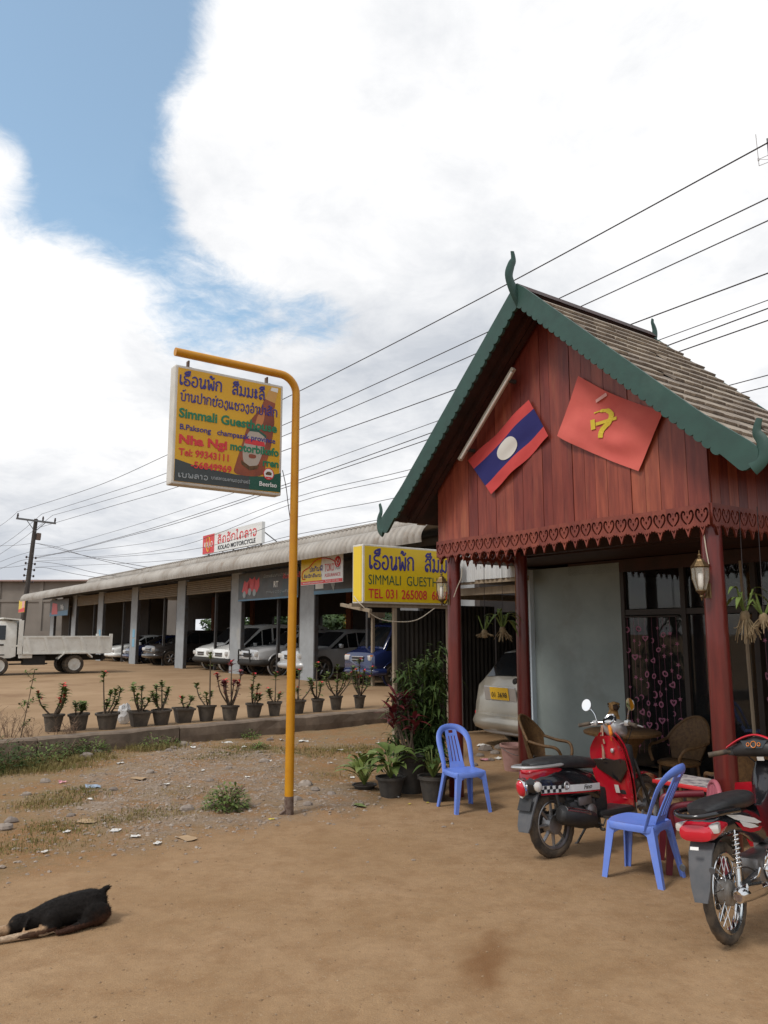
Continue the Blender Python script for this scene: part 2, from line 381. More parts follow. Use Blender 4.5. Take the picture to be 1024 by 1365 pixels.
mat('tree_leaf', (.035, .075, .018), (.075, .125, .03), rough=.6, scale=3, c3=(.10, .16, .04), c3lo=.55, c3hi=.75, c3scale=1.0); mat('bark', (.10, .08, .06), (.06, .048, .036), rough=.95, scale=9, bump=.3)
mat('house_yellow', (.55, .30, .05), (.5, .26, .04), rough=.85, scale=2); mat('roof_brown', (.15, .07, .045), rough=.85)
mat('pole_grey', (.075, .065, .058), (.045, .038, .034), rough=.9, scale=4, stretch=(3, 3, .4), bump=.2); mat('steel_grey', (.16, .16, .16), rough=.6, metal=.4); mat('ceramic', (.05, .035, .035), rough=.3)
mat('mast_grey', (.45, .45, .46), rough=.5)

# the place's two axes: U along the shop fronts, V square to them
TH = math.atan(767 / 1062.)
U = Vector((math.sin(TH), -math.cos(TH), 0)); V = Vector((math.cos(TH), math.sin(TH), 0)); Z = Vector((0, 0, 1))
RU = math.atan2(U.y, U.x)            # local x -> U, local y -> V
RV = math.atan2(V.y, V.x)            # local x -> V
PO = Vector((.72, 8.135, 0))         # foot of the porch's corner post
GO = Vector((-2.305, 23.756, .22))   # foot of a showroom column
LOT = .22
def frame(o, rz): return Matrix.Translation(o) @ Matrix.Rotation(rz, 4, 'Z')
from mathutils import noise as mnoise
def pray(x, y): return Vector(pxdir(x, y))
def onplane(x, y, P, n):
    d = pray(x, y); o = Vector((0, 0, 1.6)); n = Vector(n); return o + d * ((Vector(P) - o).dot(n) / d.dot(n))
def gpt(x, y, z=0.0): return onplane(x, y, (0, 0, z), (0, 0, 1))
def uv(P, O): d = Vector(P) - O; return d.dot(U), d.dot(V), d.z

# ================================================================ ground
KD = Vector((4.675, 4.064, 0)).normalized(); KN = Vector((-KD.y, KD.x, 0)); K0 = Vector((-4.485, 10.549, 0))
ROUGH = [gpt(*p).xy for p in [(-330, 1215), (0, 1172), (170, 1142), (300, 1120), (400, 1094), (500, 1078), (560, 1066)]] + [Vector((.3, 9.5)), Vector((1.0, 12)), Vector((1.5, 17)), Vector((-15, 6))]
GRAVEL = [gpt(*p).xy for p in [(60, 1075), (190, 1128), (330, 1112), (430, 1088), (500, 1070), (400, 1035), (380, 1005), (250, 992), (180, 1010), (110, 1040)]]
STAIN = gpt(645, 1283)
def sdist(p, poly):
    d = 1e9; ins = False; n = len(poly)
    for i in range(n):
        a = poly[i]; b = poly[(i + 1) % n]; e = b - a; w = p - a
        t = max(0, min(1, w.dot(e) / max(e.dot(e), 1e-9))); d = min(d, (w - e * t).length)
        if (a.y > p.y) != (b.y > p.y) and p.x < (b.x - a.x) * (p.y - a.y) / (b.y - a.y) + a.x: ins = not ins
    return -d if ins else d
def sstep(a, b, x):
    t = max(0, min(1, (x - a) / (b - a))); return t * t * (3 - 2 * t)
def zones(x, y):
    p = Vector((x, y)); j = mnoise.noise((x * 1.7, y * 1.7, 0)) * .35 + mnoise.noise((x * 5, y * 5, 3)) * .16
    r = sstep(.25, -.35, sdist(p, ROUGH) + j) if y < 17 else 0
    g = sstep(.25, -.4, sdist(p, GRAVEL) + j) if y < 14 else 0
    return r, g
def gz(x, y, r=None, g=None):
    if r is None: r, g = zones(x, y)
    h = mnoise.fractal((x * .5, y * .5, 5), 1, 2, 4) * .012
    h += r * (.018 * mnoise.noise((x * 2.6, y * 2.6, 1)) + .014 * mnoise.noise((x * 7, y * 7, 1)) + .01) + g * (.02 + .022 * mnoise.noise((x * 3.1, y * 3.1, 9)))
    h += .007 * mnoise.noise((x * 3, y * 3, 2)) + .004 * mnoise.noise((x * 8, y * 8, 6))
    return h
def lin(a, b, s): n = int(round((b - a) / s)); return [a + (b - a) * i / n for i in range(n + 1)]
xs = [-900, -300, -120, -50, -22, -12] + lin(-8, 5, .075) + [7, 10, 16, 30, 80, 250, 900]
ys = [-200, -50, -12, -2, 1] + lin(2.5, 15.5, .075) + [18, 24, 34, 50, 90, 200, 600, 2000]
vv = []; cc = []
for y in ys:
    for x in xs:
        near = -8.01 < x < 5.01 and 2.4 < y < 15.6
        if near: r, g = zones(x, y); h = gz(x, y, r, g)
        else: r = g = 0; h = 0
        s = math.hypot((x - STAIN.x) * 2.0 - (y - STAIN.y) * .55, (y - STAIN.y) * .62)
        st = sstep(.34, .05, s + .15 * mnoise.noise((x * 9, y * 9, 4))) if near else 0
        vv.append((x, y, h)); cc += [g, r, st, 1]
nx = len(xs)
ff = [(j * nx + i, j * nx + i + 1, (j + 1) * nx + i + 1, (j + 1) * nx + i) for j in range(len(ys) - 1) for i in range(nx - 1)]
gm = bpy.data.meshes.new('ground'); gm.from_pydata(vv, [], ff)
at = gm.color_attributes.new('zone', 'FLOAT_COLOR', 'POINT'); at.data.foreach_set('color', cc)
gm.polygons.foreach_set('use_smooth', [True] * len(gm.polygons))
def ground_material():
    m = bpy.data.materials.new('dirt_ground'); m.use_nodes = True; N, L = m.node_tree.nodes, m.node_tree.links; b = N['Principled BSDF']
    b.inputs['Roughness'].default_value = .95; b.inputs['Specular IOR Level'].default_value = .15
    pos = N.new('ShaderNodeNewGeometry').outputs['Position']
    a = N.new('ShaderNodeAttribute'); a.attribute_name = 'zone'; s = N.new('ShaderNodeSeparateColor'); L.new(a.outputs['Color'], s.inputs[0])
    def noise(sc, det=6, ro=.6):
        n = N.new('ShaderNodeTexNoise'); n.inputs['Scale'].default_value = sc; n.inputs['Detail'].default_value = det; n.inputs['Roughness'].default_value = ro; L.new(pos, n.inputs[0]); return n.outputs[0]
    def rng(x, lo, hi, c=0., d=1.):
        n = N.new('ShaderNodeMapRange'); L.new(x, n.inputs[0])
        for i, q in enumerate((lo, hi, c, d)): n.inputs[i + 1].default_value = q
        return n.outputs[0]
    def mix(f, p, q, mode='MIX'):
        x = N.new('ShaderNodeMix'); x.data_type = 'RGBA'; x.blend_type = mode
        if isinstance(f, float): x.inputs[0].default_value = f
        else: L.new(f, x.inputs[0])
        for i, c in ((6, p), (7, q)):
            if isinstance(c, tuple): x.inputs[i].default_value = (*c, 1)
            else: L.new(c, x.inputs[i])
        return x.outputs[2]
    def mul(p, q):
        x = N.new('ShaderNodeMath'); x.operation = 'MULTIPLY'; x.use_clamp = True
        for i, c in enumerate((p, q)):
            if isinstance(c, float): x.inputs[i].default_value = c
            else: L.new(c, x.inputs[i])
        return x.outputs[0]
    dirt = mix(rng(noise(.9, 8), .36, .66), (.305, .192, .100), (.368, .240, .136))
    dirt = mix(rng(noise(4.5, 8, .7), .45, .68, 0, .7), dirt, (.225, .124, .058))
    dirt = mix(rng(noise(15, 8, .75), .40, .66, 0, .55), dirt, (.235, .150, .083))
    dirt = mix(rng(noise(60, 3, .7), .58, .72, 0, .5), dirt, (.42, .31, .20))
    rough = mix(rng(noise(1.6, 7), .4, .62), (.285, .155, .068), (.27, .185, .10))
    rough = mix(rng(noise(9, 7, .7), .48, .72), rough, (.20, .145, .075))
    rough = mix(rng(noise(38, 4, .7), .55, .68, 0, .6), rough, (.33, .27, .22))
    grav = mix(rng(noise(28, 6, .75), .38, .62), (.20, .150, .112), (.36, .29, .235))
    col = mix(s.outputs[1], dirt, rough)
    col = mix(mul(s.outputs[0], rng(noise(3.2, 7, .7), .36, .70)), col, grav)
    col = mix(mul(s.outputs[2], .72), col, (.150, .064, .022))
    col = mix(rng(noise(170, 3, .8), .42, .62, 0, .22), col, (.12, .075, .04))
    L.new(col, b.inputs['Base Color'])
    bp = N.new('ShaderNodeBump'); bp.inputs['Distance'].default_value = .012
    ad = N.new('ShaderNodeMath'); ad.operation = 'MULTIPLY_ADD'; L.new(noise(24, 8, .75), ad.inputs[0]); ad.inputs[1].default_value = .8; L.new(noise(95, 3, .7), ad.inputs[2])
    L.new(rng(s.outputs[1], 0, 1, .45, 1.0), bp.inputs['Strength']); L.new(ad.outputs[0], bp.inputs['Height']); L.new(bp.outputs[0], b.inputs['Normal'])
    return m
gm.materials.append(ground_material())
tag(link('ground', gm), kind='structure')
mat('lot_ground', (.325, .218, .128), (.255, .165, .092), rough=.95, scale=.5, space='World', bump=.3, bscale=18, c3=(.19, .11, .06), c3lo=.56, c3hi=.78, c3scale=.8, spec=.15)
mat('kerb_concrete', (.20, .15, .11), (.115, .085, .062), rough=.95, scale=4, bump=.5, rand=.08)
# car lot: raised yard behind the kerb
yb = [K0 + KD * (-30) + KN * .1, K0 + KD * 40 + KN * .1, K0 + KD * 60 + KN * 120, K0 + KD * (-60) + KN * 120]
lm = MB(); NX, NY = 60, 60
for j in range(NY + 1):
    for i in range(NX + 1):
        a = yb[0].lerp(yb[1], i / NX); b = yb[3].lerp(yb[2], i / NX); p = a.lerp(b, (j / NY) ** 1.6)
        lm.v.append(Vector((p.x, p.y, LOT)))
for j in range(NY):
    for i in range(NX): lm.f.append((j * (NX + 1) + i, j * (NX + 1) + i + 1, (j + 1) * (NX + 1) + i + 1, (j + 1) * (NX + 1) + i)); lm.m.append(0)
tag(lm.obj('yard', M_['lot_ground']), kind='structure')
kb = thing('kerb', None, None, K0, math.atan2(KD.y, KD.x)); kb['kind'] = 'structure'
for i in range(-10, 5):
    b = MB(); L_ = 1.98 + rnd.uniform(-.02, .01); n = 8
    rings = []
    for k in range(n + 1):
        x = i * 2 + .01 + L_ * k / n; jz = rnd.uniform(-.014, .01); jy = rnd.uniform(-.015, .015)
        rings.append([(x, jy, -.12), (x, jy + rnd.uniform(-.01, .01), .1), (x, jy + .015, .225 + jz), (x, .05 + jy, .248 + jz), (x, .26, .245 + jz * .5), (x, .27, -.12)])
    b.loft(rings); b.obj('kerbstone', M_['kerb_concrete'], kb)

# gravel (uncountable), stones big enough to count, and grass
GZ = lambda x, y: gz(x, y)
def pebble(mb, c, s, r):
    ph = r.uniform(0, 6.28); v = []
    for (x, y, z) in [(1, 0, 0), (-1, 0, 0), (0, 1, 0), (0, -1, 0), (0, 0, 1), (.7, .7, .5), (-.7, .6, .45), (.6, -.7, .5), (-.6, -.7, .55)]:
        q = Vector((x, y, z)) * s * r.uniform(.75, 1.2); v.append(c + Vector((q.x * math.cos(ph) - q.y * math.sin(ph), q.x * math.sin(ph) + q.y * math.cos(ph), q.z * .7)))
    f = [(4, 5, 6), (4, 6, 8), (4, 8, 7), (4, 7, 5), (0, 5, 7), (0, 2, 5), (2, 6, 5), (2, 1, 6), (1, 8, 6), (1, 3, 8), (3, 7, 8), (3, 0, 7)]
    mb.add(v, f)
gv = MB(); k = 0
while k < 7000:
    x, y = rnd.uniform(-5.5, .8), rnd.uniform(5.2, 12.6)
    r, g = zones(x, y)
    if rnd.random() < g * .9 + r * .24 + (.012 if y > 5.6 else 0):
        s = rnd.choice((.006, .008, .01, .012, .016, .02)) * rnd.uniform(.8, 1.3)
        pebble(gv, Vector((x, y, gz(x, y, r, g) - s * .15)), s, rnd); k += 1
tag(gv.obj('gravel', M_['gravel_mat']), 'loose grey gravel spread around the foot of the yellow pole', 'gravel', kind='stuff')
dg_ = MB()
for _ in range(3400):
    y = 2.7 + 6.0 * rnd.random() ** 1.5; x = rnd.uniform(-.62, .62) * y; s = rnd.choice((.0025, .003, .004, .005, .007)) * rnd.uniform(.8, 1.3) * (1 + y * .05)
    if abs(x) < 5: pebble(dg_, Vector((x, y, gz(x, y) - s * .2)), s, rnd)
tag(dg_.obj('grit', M_['dirt_grit']), 'fine brown grit and clods strewn over the trodden dirt', 'grit', kind='stuff')
gr = MB()
def blade(mb, x, y, z, h, r, w=.0028, lean=.9):
    a = r.uniform(0, 6.28); d = Vector((math.cos(a), math.sin(a), 0)); q = Vector((-d.y, d.x, 0)) * w; b = Vector((x, y, z)); l = r.uniform(.1, lean)
    m = b + d * h * l * .4 + Z * h * .6; t = b + d * h * l + Z * h * (1 - l * .35)
    o = len(mb.v); mb.v += [b - q, b + q, m + q * .7, m - q * .7, t]; mb.f += [(o, o + 1, o + 2, o + 3), (o + 3, o + 2, o + 4)]; mb.m += [0, 0]
tufts = [(gpt(x, y), r_, n, h) for (x, y, r_, n, h) in [(20, 1028, .55, 1500, .10), (60, 1022, .6, 1500, .11), (110, 1012, .5, 1000, .10), (200, 1000, .45, 700, .14), (60, 1075, .35, 500, .06), (100, 1062, .35, 500, .06), (75, 1105, .3, 400, .05), (20, 1130, .4, 350, .05), (210, 1090, .4, 350, .05), (330, 1000, .6, 900, .06), (420, 1005, .6, 800, .06), (470, 1000, .5, 700, .06), (290, 1012, .5, 500, .05), (160, 1098, .3, 300, .05), (450, 1035, .4, 250, .04), (240, 1060, .5, 250, .04), (90, 1120, .5, 250, .04), (150, 985, .4, 700, .12), (260, 985, .4, 500, .10)]]
for (c, rad, n, h) in tufts:
    for _ in range(int(n * 1.7)):
        a = rnd.uniform(0, 6.28); d = rad * math.sqrt(rnd.random()) * rnd.uniform(.4, 1.1); x, y = c.x + d * math.cos(a) * 1.3, c.y + d * math.sin(a)
        if (Vector((x, y, 0)) - K0).dot(KN) > -.03: continue
        blade(gr, x, y, gz(x, y) - .004, h * rnd.uniform(.2, .95), rnd)
tag(gr.obj('grass', M_['grass_mat']), 'short dry yellow green grass on the rough dirt', 'grass', kind='stuff')
# ================================================================ entrance porch
PW, PD = 2.9, .98
porch = thing('entrance_porch', 'red plank porch with steep gabled shingle roof and green scalloped bargeboards', 'porch', PO, RU)
for (x, y, r0) in [(0, 0, .071), (PW, 0, .079), (0, PD, .073), (PW, PD, .076)]:
    b = MB(); b.lathe([(r0 * 1.06, -.05), (r0 * 1.04, .4), (r0, 1.4), (r0 * .95, 2.55)], 14, M=Matrix.Translation((x, y, 0))); b.obj('post', M_['post_wood'], porch, 50)
AP, EZ = 4.69, 2.81; SLP = (AP - EZ) / 2.01
def roofz(u): return AP - SLP * abs(u - 1.45)
# gable planks, each one a board of its own
x = -.13
while x < 2.96:
    w = min(rnd.uniform(.108, .138), 2.97 - x)
    if 2.97 - (x + w) < .05: w = 2.97 - x
    a, c = x + .0018, x + w - .0018; y0 = -.098 + rnd.uniform(-.004, .004)
    top = [(a, roofz(a) - .13), (c, roofz(c) - .13)]
    if a < 1.45 < c: top.insert(1, (1.45, roofz(1.45) - .13))
    b = MB(); poly = [(a, 2.518), (c, 2.518)] + [(p, q) for p, q in reversed(top)]
    b.prism(poly, Matrix(((1, 0, 0, 0), (0, 0, -1, y0 + .018), (0, 1, 0, 0), (0, 0, 0, 1))), .018)
    b.obj('plank', M_['plank_wood'], porch); x += w
for side, ux in ((-1, -.125), (1, 2.965)):
    y = -.075
    while y < 1.12:
        w = min(rnd.uniform(.11, .135), 1.13 - y)
        b = MB(); b.box((ux, y + w / 2, (2.47 + roofz(ux) - .12) / 2), (.018, w - .0035, roofz(ux) - .12 - 2.47)); b.obj('plank', M_['plank_wood'], porch); y += w
b = MB(); b.prism([(-.11, 2.47), (2.95, 2.47), (2.95, roofz(2.95) - .13), (1.45, AP - .13), (-.11, roofz(-.11) - .13)], Matrix(((1, 0, 0, 0), (0, 0, -1, 1.16), (0, 1, 0, 0), (0, 0, 0, 1))), .02); b.obj('rear_gable', M_['plank_wood'], porch)
# carved valance
cw = 3.10 / 26; ch = .235
def rib(path, w, n=5):
    P = cr([(p[0], p[1], 0) for p in path], n); Lp, Rp = [], []
    for i, p in enumerate(P):
        t = (P[min(i + 1, len(P) - 1)] - P[max(i - 1, 0)]).normalized(); q = Vector((-t.y, t.x, 0)) * w * (.55 + .45 * math.sin(math.pi * (i + .5) / len(P)))
        Lp.append((p + q)); Rp.append((p - q))
    return [(p.x, p.y) for p in Lp] + [(p.x, p.y) for p in reversed(Rp)]
def carved_unit():
    w = cw
    out = [(0, ch), (w, ch), (w, .072), (.86 * w, .082), (.80 * w, .062), (.72 * w, .074), (.5 * w, 0), (.28 * w, .074), (.20 * w, .062), (.14 * w, .082), (0, .072)]
    holes = [[(.38 * w, .066), (.45 * w, .066), (.5 * w, .056), (.55 * w, .066), (.62 * w, .066), (.5 * w, .034)]]
    for sgn in (-1, 1):
        fx = lambda q: (.5 + sgn * q) * w
        holes.append(rib([(fx(.05), .098), (fx(.17), .108), (fx(.36), .140), (fx(.40), .172), (fx(.30), .196), (fx(.17), .184), (fx(.19), .166)], .0082))
    holes.append([(.5 * w, .128), (.565 * w, .150), (.555 * w, .163), (.5 * w, .155), (.445 * w, .163), (.435 * w, .150)])
    holes.append([(.5 * w, .182), (.54 * w, .20), (.5 * w, .194), (.46 * w, .20)])
    return shape([out] + holes, .016, 'carved_panel', [M_['carved_wood']])
cme = carved_unit()
XZ = Matrix(((1, 0, 0, 0), (0, 0, -1, 0), (0, 1, 0, 0), (0, 0, 0, 1)))       # local xy -> xz
for i in range(26):
    place(cme, porch, Matrix.Translation((-.13 + i * cw, -.112 + rnd.uniform(-.0012, .0012), 2.305 + .006 * math.sin(i * .5))) @ XZ, 'carved_panel')
for ux in (-.137, 2.977):
    for i in range(11):
        place(cme, porch, Matrix.Translation((ux, -.10 + i * cw, 2.305)) @ Matrix.Rotation(R(90), 4, 'Z') @ XZ, 'carved_panel')
# beams and ceiling under the porch
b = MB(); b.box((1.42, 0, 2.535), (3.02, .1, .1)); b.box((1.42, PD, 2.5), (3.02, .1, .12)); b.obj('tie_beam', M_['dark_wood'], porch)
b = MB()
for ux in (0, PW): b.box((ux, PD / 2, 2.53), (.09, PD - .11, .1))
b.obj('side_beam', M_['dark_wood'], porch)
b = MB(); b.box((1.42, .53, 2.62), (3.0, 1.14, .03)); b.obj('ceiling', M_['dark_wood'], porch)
# roof
RV0, RV1 = -.44, 1.5
LS = math.hypot(2.01, AP - EZ); DX, DZ = 2.01 / LS, -(AP - EZ) / LS
def slope_pt(s, side, t=0.0):      # s down the slope, t outwards along its normal
    return 1.45 + side * (DX * s - DZ * t), AP + DZ * s + DX * t
deck = None
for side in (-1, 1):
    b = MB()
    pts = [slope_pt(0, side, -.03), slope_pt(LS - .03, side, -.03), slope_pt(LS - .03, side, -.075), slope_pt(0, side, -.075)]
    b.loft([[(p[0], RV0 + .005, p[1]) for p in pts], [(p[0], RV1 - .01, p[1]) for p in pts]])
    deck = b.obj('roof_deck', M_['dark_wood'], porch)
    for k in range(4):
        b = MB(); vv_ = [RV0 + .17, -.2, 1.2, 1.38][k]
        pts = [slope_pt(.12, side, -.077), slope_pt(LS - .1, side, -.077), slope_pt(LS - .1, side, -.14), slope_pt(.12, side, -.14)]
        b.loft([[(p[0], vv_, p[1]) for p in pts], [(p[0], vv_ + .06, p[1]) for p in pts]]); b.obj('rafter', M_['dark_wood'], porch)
    if side == 1: deck_r = deck
sh_me = []
for wv in (.118, .138, .152):
    b = MB(); b.add([(0, -wv / 2, .0), (.215, -wv / 2, .0), (.215, wv / 2, .0), (0, wv / 2, 0), (0, -wv / 2, .006), (.215, -wv / 2, .021), (.215, wv / 2, .021), (0, wv / 2, .006)], [(0, 3, 2, 1), (4, 5, 6, 7), (0, 1, 5, 4), (1, 2, 6, 5), (2, 3, 7, 6), (3, 0, 4, 7)])
    sh_me.append((wv, b.mesh('shingle', [M_['shingle']])))
lsh = MB(); ROWS = 17
for side in (1, -1):
    for k in range(ROWS):
        s = LS - .19 - k * .1525; v = RV0 + .02 + rnd.uniform(0, .03)
        while v < RV1 - .09:
            wv, me = rnd.choice(sh_me)
            if v + wv > RV1 + .01: break
            x, z = slope_pt(s + rnd.uniform(-.012, .012), side, -.026)
            ang = math.atan2(-DZ, DX) - R(4.3) + rnd.uniform(-.012, .012)
            M = Matrix.Translation((x, v + wv / 2, z)) @ (Matrix.Rotation(0 if side == 1 else math.pi, 4, 'Z')) @ Matrix.Rotation(ang, 4, 'Y') @ Matrix.Rotation(rnd.uniform(-.02, .02), 4, 'Z')
            if side == 1:
                if rnd.random() > .02: place(me, porch, M, 'shingle')
            else: lsh.add([q.co for q in me.vertices], [tuple(p.vertices) for p in me.polygons], 0, M)
            v += wv + .006
o = lsh.obj('shingles', M_['shingle'], porch); o['kind'] = 'stuff'
b = MB(); b.add([(1.45 - .07, RV0 - .02, AP - .055), (1.45, RV0 - .02, AP + .022), (1.45 + .07, RV0 - .02, AP - .055), (1.45 - .07, RV1, AP - .055), (1.45, RV1, AP + .022), (1.45 + .07, RV1, AP - .055)], [(0, 1, 4, 3), (1, 2, 5, 4), (0, 2, 1), (3, 4, 5), (0, 3, 5, 2)]); b.obj('ridge_cap', M_['dark_wood'], porch)
# bargeboards with scalloped edge
def barge(side):
    H = .155; per = .084; top, bot = [], []
    N = 30
    top = [slope_pt(LS * i / N, side, .022 + .03 * max(0, i / N - .85) / .15) for i in range(N + 1)]
    s0 = (H - .03) * -DZ / DX; s = s0
    nS = int((LS - .05 - s0) / per)
    for i in range(nS):
        for k in range(6):
            a = math.pi * k / 6; bot.append(slope_pt(s0 + per * (i + .5 - .5 * math.cos(a)), side, -(H - .03) - .028 * math.sin(a)))
    bot.append(slope_pt(s0 + per * nS, side, -(H - .03)))
    end = [slope_pt(LS + .07 + .06 * math.sin(q), side, .05 - (H + .02) * (1 - math.cos(q)) / 2 * 1.05) for q in [math.pi * j / 8 for j in range(9)]]
    poly = top + end + list(reversed(bot)) + [(1.45 + side * .0015, AP - .022 - (H - .03) / DX)]
    if side: poly[0] = (1.45 + side * .0015, poly[0][1])
    return shape([poly], .03, 'bargeboard', [M_['green_paint']])
for side in (-1, 1):
    me = barge(side)
    for yv in (RV0 - .018, RV1 + .012):
        ob = place(me, porch, Matrix.Translation((0, yv, 0 if yv < 0 else -.05)) @ XZ, 'bargeboard')
        fin = MB(); x, z = slope_pt(LS + .1, side, -.02)
        path = cr([(x - side * .02, yv, z - .06), (x + side * .05, yv, z - .01), (x + side * .065, yv, z + .09), (x + side * .03, yv, z + .17), (x + side * .055, yv, z + .255)], 6)
        n_ = len(path); fin.tube(path, [.055 * (1 - .8 * i / n_) + .008 for i in range(n_)], 8, up=(0, 1, 0), flat=.3); fin.obj('finial', M_['green_paint'], porch, 60)
for yv, sg, kz in ((RV0 - .03, -1, .78), (RV1 + .02, 1, .42)):
    fin = MB(); path = cr([(1.45, yv - sg * .06, AP - .17), (1.45, yv + sg * .05 * kz, AP - .05), (1.45, yv + sg * .115 * kz, AP + .08 * kz), (1.45, yv + sg * .075 * kz, AP + .22 * kz), (1.45, yv + sg * .035 * kz, AP + .30 * kz), (1.45, yv + sg * .05 * kz, AP + .40 * kz)], 6); n_ = len(path)
    fin.tube(path, [(.075 * (1 - .78 * (i / n_) ** .8) + .008) * (.6 + .4 * kz) for i in range(n_)], 8, up=(1, 0, 0), flat=.36); fin.obj('finial', M_['green_paint'], porch, 60)

# ---------------------------------------------------------------- flags, batten
def on_gable(px, py, v=-.128):
    P = onplane(px, py, PO + V * v, V); q = P - PO; return Vector((q.dot(U), q.dot(V), P.z))
def bil(c, s, t): return c[0].lerp(c[1], s).lerp(c[3].lerp(c[2], s), t)
def cloth(corners, rows, bulge, seed, nx=28, name='cloth', parent=None, sagx=0.0):
    """corners: TL,TR,BR,BL in porch coordinates; rows: list of (t0,t1,mi)"""
    b = MB(); ny = 20
    for j in range(ny + 1):
        for i in range(nx + 1):
            s, t = i / nx, j / ny; p = bil(corners, s, t)
            p.y += -bulge * (math.sin(s * 9 + t * 3 + seed) * .35 + math.sin((s + t) * 5 + seed * 2) * .5 + mnoise.noise((s * 4, t * 4, seed)) * .8) * (.15 + .85 * math.sin(math.pi * min(1, s * 1.02)) ** .5)
            p.z -= sagx * 4 * s * (1 - s) * (1 - t) + sagx * 2.0 * s * (1 - s) * t
            b.v.append(p)
    def at(t): return [m for (a, c, m) in rows if a <= t < c][0]
    for j in range(ny):
        for i in range(nx):
            k = j * (nx + 1) + i; b.f.append((k, k + 1, k + nx + 2, k + nx + 1)); b.m.append(at((j + .5) / ny))
    return b
def surf(b, nx, s, t, ny=20):
    i, j = min(int(s * nx), nx - 1), min(int(t * ny), ny - 1); fs, ft = s * nx - i, t * ny - j; q = lambda a, c: b.v[c * (nx + 1) + a]
    return q(i, j).lerp(q(i + 1, j), fs).lerp(q(i, j + 1).lerp(q(i + 1, j + 1), fs), ft)
PF = frame(PO, RU)
def porch_thing(name, label, cat, at_local):
    return thing(name, label, cat, PF @ Vector(at_local), RU)
fc = [on_gable(*p) for p in [(624, 614), (705, 533), (731, 581), (655, 659)]]
fl = porch_thing('flag', 'red and blue striped flag with a white disc, pinned on the plank gable', 'flag', (fc[3].x, fc[3].y, fc[3].z)); OFS = fc[3].copy()
fcl = [c - OFS for c in fc]
b = cloth(fcl, [(0, .25, 0), (.25, .75, 1), (.75, 2, 0)], .022, 1.3); b.obj('cloth', [M_['flag_red'], M_['flag_blue']], fl, 80)
d = MB(); d.v.append(surf(b, 28, .5, .5) + Vector((0, -.006, 0)))
for g_ in range(1, 7):
    for k in range(28): a = 2 * math.pi * k / 28; d.v.append(surf(b, 28, .5 + .155 * g_ / 6 * math.cos(a), .5 + .21 * g_ / 6 * math.sin(a)) + Vector((0, -.006, 0)))
d.f = [(0, 1 + k, 1 + (k + 1) % 28) for k in range(28)] + [(1 + g_ * 28 + k, 1 + g_ * 28 + (k + 1) % 28, 29 + g_ * 28 + (k + 1) % 28, 29 + g_ * 28 + k) for g_ in range(5) for k in range(28)]; d.m = [0] * len(d.f); d.obj('disc', M_['flag_white'], fl, 80)
rc = [on_gable(*p) for p in [(771, 501), (885, 548), (851, 628), (743, 581)]]; OFS2 = rc[3].copy()
fl2 = porch_thing('flag', 'faded plain red flag with a yellow hammer and sickle, pinned on the plank gable', 'flag', OFS2); rcl = [c - OFS2 for c in rc]
b2 = cloth(rcl, [(0, 2, 0)], .036, 4.1, sagx=.035); b2.obj('cloth', [M_['flag_red2']], fl2, 80)
def emb(paths, mt, name, wd):
    e = MB()
    for (pp, w) in paths:
        P = cr([on_gable(px, py) - OFS2 for (px, py) in pp], 6)
        for q in P: q.y = 0
        ys_ = []
        for i, q in enumerate(P):
            t = (P[min(i + 1, len(P) - 1)] - P[max(i - 1, 0)]).normalized(); nn = Vector((-t.z, 0, t.x)); ww = w[min(int(i * len(w) / len(P)), len(w) - 1)]
            for sg in (-1, 1):
                r_ = q + nn * ww * sg; best = min(b2.v, key=lambda z_: (z_.x - r_.x) ** 2 + (z_.z - r_.z) ** 2); e.v.append(Vector((r_.x, best.y - .008 - .0012 * len(ys_) * 0, r_.z)))
        o = len(e.v) - 2 * len(P)
        for i in range(len(P) - 1): e.f.append((o + 2 * i, o + 2 * i + 1, o + 2 * i + 3, o + 2 * i + 2)); e.m.append(0)
    return e.obj(name, mt, fl2)
emb([([(793, 551), (801, 547.5), (810, 547.5), (815, 553), (813, 562), (807, 569), (803, 575), (802, 584)], [.006, .014, .02, .024, .024, .022, .024, .024])], M_['flag_yellow'], 'sickle', .02)
emb([([(792, 560), (793, 573)], [.022]), ([(796, 566), (822, 557)], [.014])], M_['flag_yellow'], 'hammer', .02)
emb([([(794, 535), (811, 526)], [.014])], M_['flag_pink'], 'tape', .02)
p0, p1 = on_gable(613, 613, -.22), on_gable(685, 491, -.22)
tb = MB(); mid = (p0 + p1) / 2; ax = (p1 - p0)
tb.tube([p0 - mid, p1 - mid], .026, 4, up=(0, 1, 0)); o = porch_thing('tube_light', 'long pale fluorescent tube fitting under the soffit on the plank gable', 'lamp', mid)
tb.obj('housing', M_['batten'], o)
tb = MB(); off = Vector((.025, -.03, -.02)); tb.tube([p0 - mid + ax * .03 + off, p1 - mid - ax * .03 + off], .012, 8); tb.obj('tube', M_['bulb'], o, 60)
tb = MB()
for s in (.12, .88): q = p0.lerp(p1, s) - mid; tb.box(q + Vector((0, .055, 0)), (.03, .11, .03))
tb.obj('bracket', M_['steel_dark'], o)

